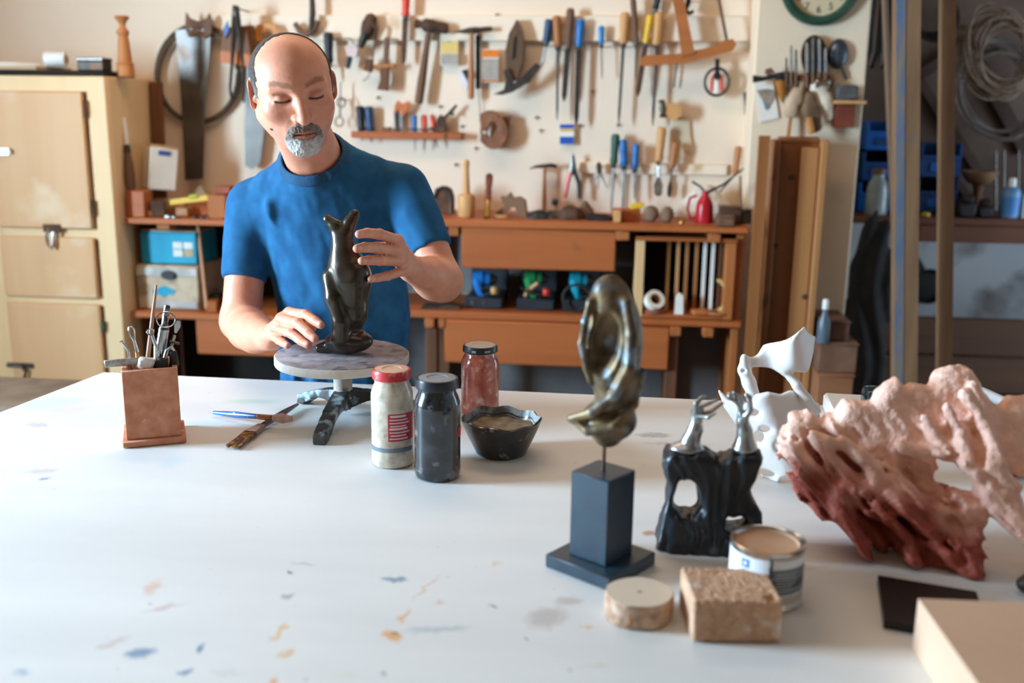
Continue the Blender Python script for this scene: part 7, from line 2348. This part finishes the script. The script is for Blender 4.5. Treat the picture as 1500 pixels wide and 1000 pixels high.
def head_sdf(H):
    X = np.abs(H[:, 0])
    S = np.stack([X, H[:, 1], H[:, 2]], 1)
    d = ell(S, (0, -1.0, 2.2), (7.6, 9.3, 7.3))
    d = smin(d, ell(S, (0, 2.2, -3.2), (6.7, 6.4, 7.2)), 2.6)
    d = smin(d, cap(S, (5.5, -.2, -4.9), (1.2, 5.6, -9.0), 2.0, 2.2), 2.2)
    d = smin(d, sph(S, (0, 6.8, -8.9), 2.2), 1.8)
    d = smin(d, ell(S, (4.4, 5.3, -2.6), (2.2, 2.2, 1.8)), 1.6)
    d = smin(d, cap(S, (1.0, 7.7, 1.5), (4.7, 6.3, 1.6), .95, .8), 1.2)
    # eye sockets and lowered lids
    d = smax(d, -ell(S, (3.15, 9.0, -.1), (2.0, 1.9, 1.25)), 1.0)
    d = smin(d, sph(S, (3.15, 6.35, -.25), 1.48), .25)
    d = smin(d, cap(S, (1.9, 7.3, -.95), (4.4, 6.9, -.85), .42), .45)
    d = smax(d, -cap(S, (2.0, 8.15, -.72), (4.3, 7.55, -.62), .20), .15)
    d = smax(d, -cap(S, (1.9, 7.9, .75), (4.4, 7.2, .72), .16), .25)
    # nose
    d = smin(d, chain(S, [(0, 7.6, 1.2), (0, 8.9, -1.2), (0, 10.4, -3.6)], [.78, .90, 1.14], .5), .9)
    d = smin(d, ell(S, (1.2, 8.9, -3.85), (.85, 1.1, .8)), .45)
    d = smax(d, -ell(S, (.6, 9.5, -4.75), (.42, .6, .4)), .2)
    # muzzle, lips
    d = smin(d, ell(S, (0, 6.7, -6.6), (3.0, 2.0, 2.6)), 1.2)
    d = smin(d, cap(S, (0, 8.7, -6.45), (1.9, 7.9, -6.75), .42, .3), .4)
    d = smin(d, cap(S, (0, 8.6, -7.35), (1.6, 8.0, -7.2), .50, .35), .4)
    d = smax(d, -cap(S, (0, 9.1, -6.88), (2.3, 8.1, -6.95), .13), .14)
    d = smax(d, -cap(S, (2.3, 8.9, -4.6), (3.3, 8.0, -6.6), .45, .30), .7)
    d = smax(d, -cap(S, (0, 9.6, -5.6), (0, 9.2, -6.0), .25), .4)
    # ears
    e = ell(S, (7.65, -1.3, -.9), (.75, 1.9, 3.1), rot('Z', -24) @ rot('X', -8))
    e = smax(e, -ell(S, (8.5, -.7, -.6), (.65, 1.1, 1.9), rot('Z', -24)), .35)
    e = smin(e, ell(S, (7.35, .3, -1.4), (.45, .55, .8)), .4)
    d = smin(d, e, .45)
    return d


def head_fn(P):
    return head_sdf(toh(P)) * HS


# --- arm and hand landmarks
armR = [w_(368, 296, 2.21), w_(353, 470, 2.12), w_(374, 488, 2.01), w_(397, 494, 1.905)]       # picture-left arm
armL = [w_(594, 274, 2.21), w_(648, 412, 2.13), w_(630, 404, 2.04), w_(603, 394, 1.945)]       # picture-right arm
fL = [
    [w_(583, 352, 1.865), w_(556, 343, 1.815), w_(538, 341, 1.785), w_(526, 343, 1.768)],
    [w_(581, 367, 1.86), w_(552, 363, 1.805), w_(534, 362, 1.775), w_(523, 364, 1.760)],
    [w_(583, 382, 1.865), w_(556, 381, 1.81), w_(541, 381, 1.782), w_(530, 382, 1.768)],
    [w_(590, 397, 1.875), w_(568, 404, 1.83), w_(553, 407, 1.805), w_(543, 409, 1.790)]]
thL = [w_(602, 390, 1.93), w_(584, 372, 1.925), w_(566, 362, 1.905), w_(552, 360, 1.885)]
fR = [
    [w_(424, 458, 1.855), w_(448, 461, 1.815), w_(462, 470, 1.79), w_(470, 476, 1.778)],
    [w_(412, 467, 1.85), w_(437, 474, 1.80), w_(452, 488, 1.775), w_(461, 496, 1.765)],
    [w_(404, 480, 1.855), w_(427, 488, 1.805), w_(441, 499, 1.785), w_(451, 505, 1.775)],
    [w_(399, 491, 1.868), w_(409, 498, 1.828), w_(416, 503, 1.806), w_(421, 506, 1.795)]]
thR = [w_(404, 484, 1.895), w_(428, 474, 1.888), w_(446, 474, 1.868), w_(458, 480, 1.850)]
FR_ = [.0108, .0100, .0092, .0078]


def hand(P, wrist, elbow, fingers, thumb):
    d = None
    pal = None
    for i, f in enumerate(fingers):
        k = (1, 1.03, .98, .86)[i]
        m = cap(P, wrist * .92 + f[0] * .08, f[0], .015, .0108 * k)
        pal = m if pal is None else smin(pal, m, .012)
    pal = smin(pal, cap(P, wrist * .6 + fingers[0][0] * .4, wrist * .6 + fingers[3][0] * .4, .014), .012)
    fd = None
    for i, f in enumerate(fingers):
        k = (1, 1.03, .98, .86)[i]
        c = chain(P, f, [r * k for r in FR_], .0015)
        # knuckle and joint swelling
        c = smin(c, sph(P, f[1], .0104 * k), .003)
        fd = c if fd is None else np.minimum(fd, c)
    d = smin(pal, fd, .006)
    t = chain(P, thumb, [.015, .0118, .0104, .0082], .003)
    return smin(d, t, .008)


def arms_fn(P, side):
    A, F, T = (armR, fR, thR) if side == 'R' else (armL, fL, thL)
    r = [.046, .043, .041, .0265] if side == 'R' else [.046, .042, .040, .0265]
    d = cap(P, A[0], A[1], r[0], r[1])
    fo = chain(P, A[1:], r[1:], .012)
    d = smin(d, fo, .02)
    # forearm muscle, elbow point
    mid = A[1] * .45 + A[2] * .55
    d = smin(d, ell(P, mid + [0, 0, -.004], (.043, .055, .043)), .02)
    d = smin(d, hand(P, A[3], A[1], F, T), .014)
    return d


neckB = w_(461, 234, 2.155)


def upper_fn(P):
    d = head_fn(P)
    a_ = fromh(0, -2.2, -6.0)
    d = smin(d, cap(P, a_, neckB, .056, .062), .02)
    # sterno muscles and throat
    for sx in (-1, 1):
        d = smin(d, cap(P, fromh(sx * 5.2, -2.0, -4.5), neckB + [sx * .012, -.055, -.005], .014, .012), .02)
    d = smin(d, cap(P, neckB + [-.07, .03, -.075], neckB + [.07, .03, -.065], .04), .04)
    return d


def torso_core(P):
    d = ell(P, w_(486, 350, 2.22), (.135, .085, .20))
    d = smin(d, ell(P, w_(502, 500, 2.22), (.125, .085, .22)), .05)
    return d


mb_ = MB()
zc0 = neckB[2] - .075
h_ = sdf(upper_fn, np.array([HO[0] - .125, HO[1] - .15, zc0]), np.array([HO[0] + .15, HO[1] + .21, HO[2] + .135]), .0019)
mb_.raw(h_.v, h_.f)
for side in 'RL':
    A, F, T = (armR, fR, thR) if side == 'R' else (armL, fL, thL)
    al = np.array(A[1:] + [q for f in F for q in f] + T + [A[0] * .85 + A[1] * .15])
    lo, hi = al.min(0) - .058, al.max(0) + .058
    hi[2] = A[0][2] * .85 + A[1][2] * .15
    a_ = sdf(lambda P: arms_fn(P, side), lo, hi, .0024)
    mb_.raw(a_.v, a_.f)
tc_ = w_(486, 350, 2.22)
core = sdf(lambda P: np.minimum(smin(smin(torso_core(P), cap(P, armR[0] + [.03, .01, -.03], armL[0] + [-.03, .01, -.03], .025), .03), cap(P, neckB, neckB + [0, .03, -.12], .045, .04), .03),
                                np.minimum(cap(P, armR[0] + [.01, 0, -.02], armR[0] * .5 + armR[1] * .5, .034), cap(P, armL[0] + [-.01, 0, -.02], armL[0] * .5 + armL[1] * .5, .034))),
           tc_ - [.32, .16, .52], tc_ + [.32, .16, .30], .009)
mb_.raw(core.v, core.f)

# --- skin colours: lips, lids, brows, cheeks, nails have their own tint
BV = np.array(mb_.v)
H = toh(BV)
X = np.abs(H[:, 0])
sk, red, dk = np.array(srgb('#e29d7e')[:3]), np.array(srgb('#b9705c')[:3]), np.array(srgb('#3a2a22')[:3])
colb = np.tile(sk, (len(BV), 1))
inhead = (np.linalg.norm(H - np.array([0, 0, -1.0]), axis=1) < 15.5)


def tint(mask, c):
    global colb
    colb = colb * (1 - mask[:, None]) + np.array(c)[None, :] * mask[:, None]


def blob(cx_, cy_, cz_, r, soft=.5):
    dd = np.sqrt((X - cx_) ** 2 + (H[:, 1] - cy_) ** 2 + (H[:, 2] - cz_) ** 2)
    return sstep(r, r * soft, dd) * inhead


tint(.35 * blob(4.6, 6.0, -3, 3.6, .1), red)
tint(.45 * blob(0, 10, -3.6, 2.2, .2), red)
tint(.30 * blob(0, 5, 6, 6.5, .3), np.array(srgb('#c8846a')[:3]))
tint(.55 * blob(7.8, -1, -.8, 3.4, .5), red)
lipm = sstep(1.0, .55, np.sqrt((X / 2.5) ** 2 + ((H[:, 2] + 6.92) / .95) ** 2)) * (H[:, 1] > 6.5) * inhead
tint(.7 * lipm, np.array(srgb('#b06a5e')[:3]))
mouth = sstep(.22, .08, np.abs(H[:, 2] + 6.9 + .02 * X ** 2 * 0)) * (X < 2.3) * (H[:, 1] > 6.5) * inhead
tint(.8 * mouth, np.array(srgb('#5e2f2a')[:3]))
lid = sstep(1.75, 1.2, np.sqrt((X - 3.15) ** 2 + ((H[:, 2] + .1) * 1.2) ** 2)) * (H[:, 1] > 5.5) * inhead
tint(.35 * lid, np.array(srgb('#b57a66')[:3]))
lash = sstep(.30, .12, np.abs(H[:, 2] + .70 + .10 * (X - 3.15) ** 2 * -1)) * sstep(1.6, 1.35, np.abs(X - 3.15)) * (H[:, 1] > 5.8) * inhead
tint(.92 * lash, np.array(srgb('#241813')[:3]))
bz = 2.15 + .25 * (X - 1.2) - .16 * np.maximum(X - 3.2, 0) ** 2
brow = sstep(.62, .25, np.abs(H[:, 2] - bz) + .35 * fbm(H * 2.2, 2, 3)) * sstep(.9, 1.5, X) * sstep(5.6, 4.6, X) * (H[:, 1] > 4.5) * inhead
tint(.5 * brow, np.array(srgb('#4a3a30')[:3]))
stub = sstep(-5.0, -7.5, H[:, 2] + .3 * np.maximum(H[:, 1] - 6, 0)) * inhead * (H[:, 2] > -12.5) * (H[:, 1] > -1)
tint(.22 * stub, np.array(srgb('#8d7c74')[:3]))
mole = sstep(.35, .2, np.sqrt((H[:, 0] + 5.6) ** 2 + (H[:, 2] + 6.3) ** 2)) * (H[:, 1] > 0) * inhead
tint(mole, dk)
for F in (fR, fL):
    for f in F:
        u = (f[3] - f[2]) / np.linalg.norm(f[3] - f[2])
        cdir = CP - f[3]
        cdir /= np.linalg.norm(cdir)
        n = cdir - u * (cdir @ u) + (np.array([0, 0, .55]) if F is fR else np.zeros(3))
        n /= np.linalg.norm(n)
        c = f[3] + n * .0062 - u * .001
        q = BV - c
        s_ = np.cross(u, n)
        m = sstep(1.15, .8, np.sqrt(((q @ u) / .0062) ** 2 + ((q @ s_) / .0048) ** 2 + ((q @ n) / .006) ** 2))
        tint(.8 * m, np.array(srgb('#e3b7a6')[:3]))
        tipm = sstep(.016, .006, np.linalg.norm(BV - f[3], axis=1)) * (1 - m)
        tint(.30 * tipm, red)
    for f in F:
        km = np.maximum(sstep(.012, .005, np.linalg.norm(BV - f[1], axis=1)), sstep(.014, .006, np.linalg.norm(BV - f[0], axis=1)))
        tint(.22 * km, red)
skin = M('skin', '#f3ece8', '#ffffff', rough=.48, scale=30, vcol=True, bump=.06, bscale=140, spec=.4)
sb = skin.node_tree.nodes['Principled BSDF']
sb.inputs['Subsurface Weight'].default_value = .12
sb.inputs['Subsurface Radius'].default_value = (1, .35, .18)
sb.inputs['Subsurface Scale'].default_value = .008
O('body', mb_, skin, man, col=colb, angle=180)


# --- beard, hair, eyebrow relief
def f_beard(P):
    Hh = toh(P)
    d = head_sdf(Hh)
    x, y, z = Hh[:, 0], Hh[:, 1], Hh[:, 2]
    reg = (np.sqrt((x / 3.55) ** 2 + ((z + 8.1) / 3.5) ** 2) - 1) * 3.2
    lips = (np.sqrt((x / 2.15) ** 2 + ((z + 7.0) / .80) ** 2) - 1) * .8
    reg = smax(reg, -lips, .25)
    reg = np.maximum(reg, 4.6 - y)
    under = (np.sqrt((x / .95) ** 2 + ((z + 8.35) / .35) ** 2) - 1) * .3
    reg = np.maximum(reg, -np.maximum(np.abs(x) - 2.4, np.abs(z + 8.1) - .28) * (1 if True else 0) - 1.0)
    th = .22 + .35 * sstep(-8.6, -10.5, z)
    hair_ = .22 * fbm(np.stack([x * 4.5, y * 4.5, z * 1.6], 1), 3, 14)
    return smax(d - th + hair_, reg + hair_ * 1.2, .2) * HS * .75


c0 = fromh(0, 7, -8.0)
bd = sdf(f_beard, c0 - .065, c0 + .065, .0014)
bh_ = toh(np.array(bd.v))
tb_ = sstep(-6.4, -8.8, bh_[:, 2] + .35 * fbm(bh_ * 1.5, 2, 5))
side_ = sstep(1.6, 3.2, np.abs(bh_[:, 0])) * .45
colh = lut(np.array(srgb('#85776d')[:3]), np.array(srgb('#d3cfca')[:3]), np.clip(tb_ - side_, 0, 1)) * (.8 + .4 * (.5 + .5 * fbm(np.stack([bh_[:, 0] * 5, bh_[:, 1] * 5, bh_[:, 2] * 1.5], 1), 2, 8)))[:, None]
O('beard', bd, M('beard_hair', '#d8d4d0', '#ffffff', rough=.8, scale=120, vcol=True, bump=.3, bscale=260), man, label='short grey and white goatee', col=colh, angle=180)


def f_hair(P):
    Hh = toh(P)
    x, y, z = np.abs(Hh[:, 0]), Hh[:, 1], Hh[:, 2]
    d = head_sdf(Hh)
    line = np.where(z < 3.0, 3.0 + .2 * np.minimum(z, 0), 3.0 - .62 * (z - 3.0))
    reg = (y - line)
    reg = np.maximum(reg, np.where(y > -.5, -1.0 - z, -6.0 - z))
    ear = ell(np.stack([x, y, z], 1), (8.0, -1.1, -1.0), (1.7, 2.3, 3.4))
    reg = smax(reg, -ear, .3)
    nz = .10 * fbm(Hh * 4, 3, 2)
    return smax(d - .16 + nz, reg * .7 + .5 * fbm(Hh * 1.6, 3, 9), .3) * HS * .8


hm = sdf(f_hair, HO - [.115, .13, .12], HO + [.125, .14, .14], .0022)
hh_ = toh(np.array(hm.v))
tg_ = np.clip(sstep(3.5, -2.0, hh_[:, 2]) * .7 + .25 * fbm(hh_ * 3, 2, 4), 0, 1)
O('hair', hm, M('buzz_hair', '#c9c4c0', '#ffffff', rough=.85, scale=160, vcol=True, bump=.3, bscale=300), man, label='closely cropped dark grey hair', col=lut(np.array(srgb('#4a3f38')[:3]), np.array(srgb('#958a82')[:3]), tg_), angle=180)


# --- t-shirt
slR = (w_(368, 308, 2.215), w_(353, 409, 2.145))
slL = (w_(594, 286, 2.215), w_(632, 366, 2.155))


def shirt_raw(P):
    d = ell(P, w_(484, 345, 2.225), (.163, .118, .19))
    d = smin(d, ell(P, w_(503, 470, 2.215), (.157, .112, .22)), .06)
    d = smin(d, ell(P, w_(508, 590, 2.215), (.160, .118, .20)), .05)
    shR, shL = w_(378, 302, 2.22), w_(584, 280, 2.22)
    d = smin(d, cap(P, shR, shL, .052, .052), .05)
    nb_ = neckB + [0, .02, -.022]
    d = smin(d, cap(P, nb_, shR, .078, .046), .035)
    d = smin(d, cap(P, nb_, shL, .078, .046), .035)
    d = smin(d, ell(P, w_(468, 292, 2.19), (.135, .088, .080)), .04)
    for (a_, b_), r0_, r1_ in ((slR, .060, .0475), (slL, .060, .0465)):
        e = cap(P, a_, b_, r0_, r1_)
        u = (b_ - a_) / np.linalg.norm(b_ - a_)
        e = smax(e, (P - b_) @ u, .006)
        d = smin(d, e, .028)
    # drape: soft folds pulled toward the arms and hanging from the chest
    U, V = P[:, 0], P[:, 2]
    for pts, amp, wd in (
            ([w_(376, 300, 2.12), w_(378, 350, 2.10), w_(386, 408, 2.10)], .007, .012),
            ([w_(580, 282, 2.12), w_(586, 325, 2.10), w_(600, 378, 2.10)], .018, .010),
            ([w_(560, 270, 2.10), w_(566, 320, 2.10), w_(578, 380, 2.10)], .010, .010),
            ([w_(392, 330, 2.10), w_(420, 372, 2.09), w_(450, 430, 2.09)], .006, .014),
            ([w_(405, 300, 2.10), w_(436, 330, 2.09), w_(470, 345, 2.09)], .005, .014),
            ([w_(560, 330, 2.09), w_(535, 390, 2.09), w_(522, 470, 2.09)], .006, .016),
            ([w_(545, 300, 2.09), w_(520, 330, 2.09), w_(490, 345, 2.09)], .004, .014),
            ([w_(392, 302, 2.11), w_(394, 350, 2.10), w_(400, 410, 2.10)], -.010, .014),
            ([w_(570, 270, 2.11), w_(575, 320, 2.10), w_(590, 380, 2.10)], -.010, .010),
            ([w_(405, 470, 2.11), w_(418, 520, 2.10), w_(428, 560, 2.10)], -.009, .014),
            ([w_(432, 480, 2.11), w_(440, 520, 2.10), w_(446, 560, 2.10)], .008, .012),
            ([w_(455, 470, 2.10), w_(462, 520, 2.10), w_(460, 565, 2.10)], -.009, .014),
            ([w_(340, 330, 2.12), w_(352, 370, 2.10), w_(350, 405, 2.09)], .0015, .010),
            ([w_(612, 300, 2.14), w_(622, 330, 2.12), w_(640, 352, 2.11)], .002, .010),
            ([w_(596, 310, 2.14), w_(608, 340, 2.12), w_(622, 362, 2.11)], -.003, .010)):
        c = chain(P, pts, [0.0] * len(pts))
        d = d + 1.7 * amp * np.exp(-(c / (wd * 1.3)) ** 2)
    st = np.stack([U * 16 + V * 5, P[:, 1] * 6, V * 6 - U * 3], 1)
    d = d + .0095 * fbm(st * 1.25, 3, 17) + .0025 * fbm(P * 26, 2, 6)
    # the cloth always covers the upper arm down to the sleeve hem
    for A, (a_, b_), r_ in ((armR, slR, .0505), (armL, slL, .0500)):
        u = (b_ - a_) / np.linalg.norm(b_ - a_)
        e = smax(cap(P, A[0], A[1], r_, r_ - .002), (P - b_) @ u, .004)
        d = smin(d, e, .006)
    return d


def neck_hole(P):
    return cap(P, neckB + [0, .005, -.012], fromh(0, -1.6, -7.0) + [0, 0, .03], .0640, .084)


def shirt_fn(P):
    d = smax(shirt_raw(P), -neck_hole(P), .006)
    return np.maximum(d, .80 - P[:, 2]) * .85


c0 = w_(490, 400, 2.22)
shm = sdf(shirt_fn, c0 - [.30, .17, .42], c0 + [.30, .17, .33], .0042)
O('t_shirt', shm, M('blue_jersey', '#1f5279', '#28628a', rough=.9, scale=26, bump=.10, bscale=500, spec=.2), man, label='plain mid-blue cotton t-shirt', angle=180)
# ribbed collar around the neck opening
kc = neckB + [0, -.01, .02]
O('collar', sdf(lambda P: smax(np.abs(shirt_raw(P) + .001) - .0032, np.abs(neck_hole(P) - .0065) - .0085, .002) * .85, kc - [.12, .13, .09], kc + [.12, .12, .09], .0028), M('blue_rib', '#1c4768', '#235274', rough=.9, scale=200, stretch=(1, 1, .2)), man, angle=180)
# --- trousers and shoes
tr_m = M('grey_trousers', '#3a3f47', '#474d56', rough=.9, scale=20)
hipx = w_(506, 590, 2.23)[0]


def f_trs(P):
    d = ell(P, (hipx, 2.25, .86), (.155, .115, .12))
    for sx in (-1, 1):
        d = smin(d, chain(P, [(hipx + sx * .085, 2.25, .80), (hipx + sx * .10, 2.24, .48), (hipx + sx * .115, 2.26, .09)], [.09, .07, .055], .02), .03)
    d = smax(d, .055 - P[:, 2], .005)
    return d + .004 * fbm(P * 12, 2, 4)


O('trousers', sdf(f_trs, (hipx - .26, 2.08, .03), (hipx + .26, 2.42, 1.0), .009), tr_m, man, angle=180)
for sx in (-1, 1):
    def f_sh(P, sx=sx):
        c = np.array([hipx + sx * .118, 2.22, .045])
        d = smin(cap(P, c + [0, -.10, -.008], c + [0, .07, 0], .038, .036), cap(P, c + [0, .05, 0], c + [0, .05, .04], .036, .042), .03)
        return np.maximum(d, .001 - P[:, 2])
    c = np.array([hipx + sx * .118, 2.22, .045])
    O('shoe', sdf(f_sh, c - [.06, .17, .05], c + [.06, .14, .10], .006), black_p, man, angle=180)
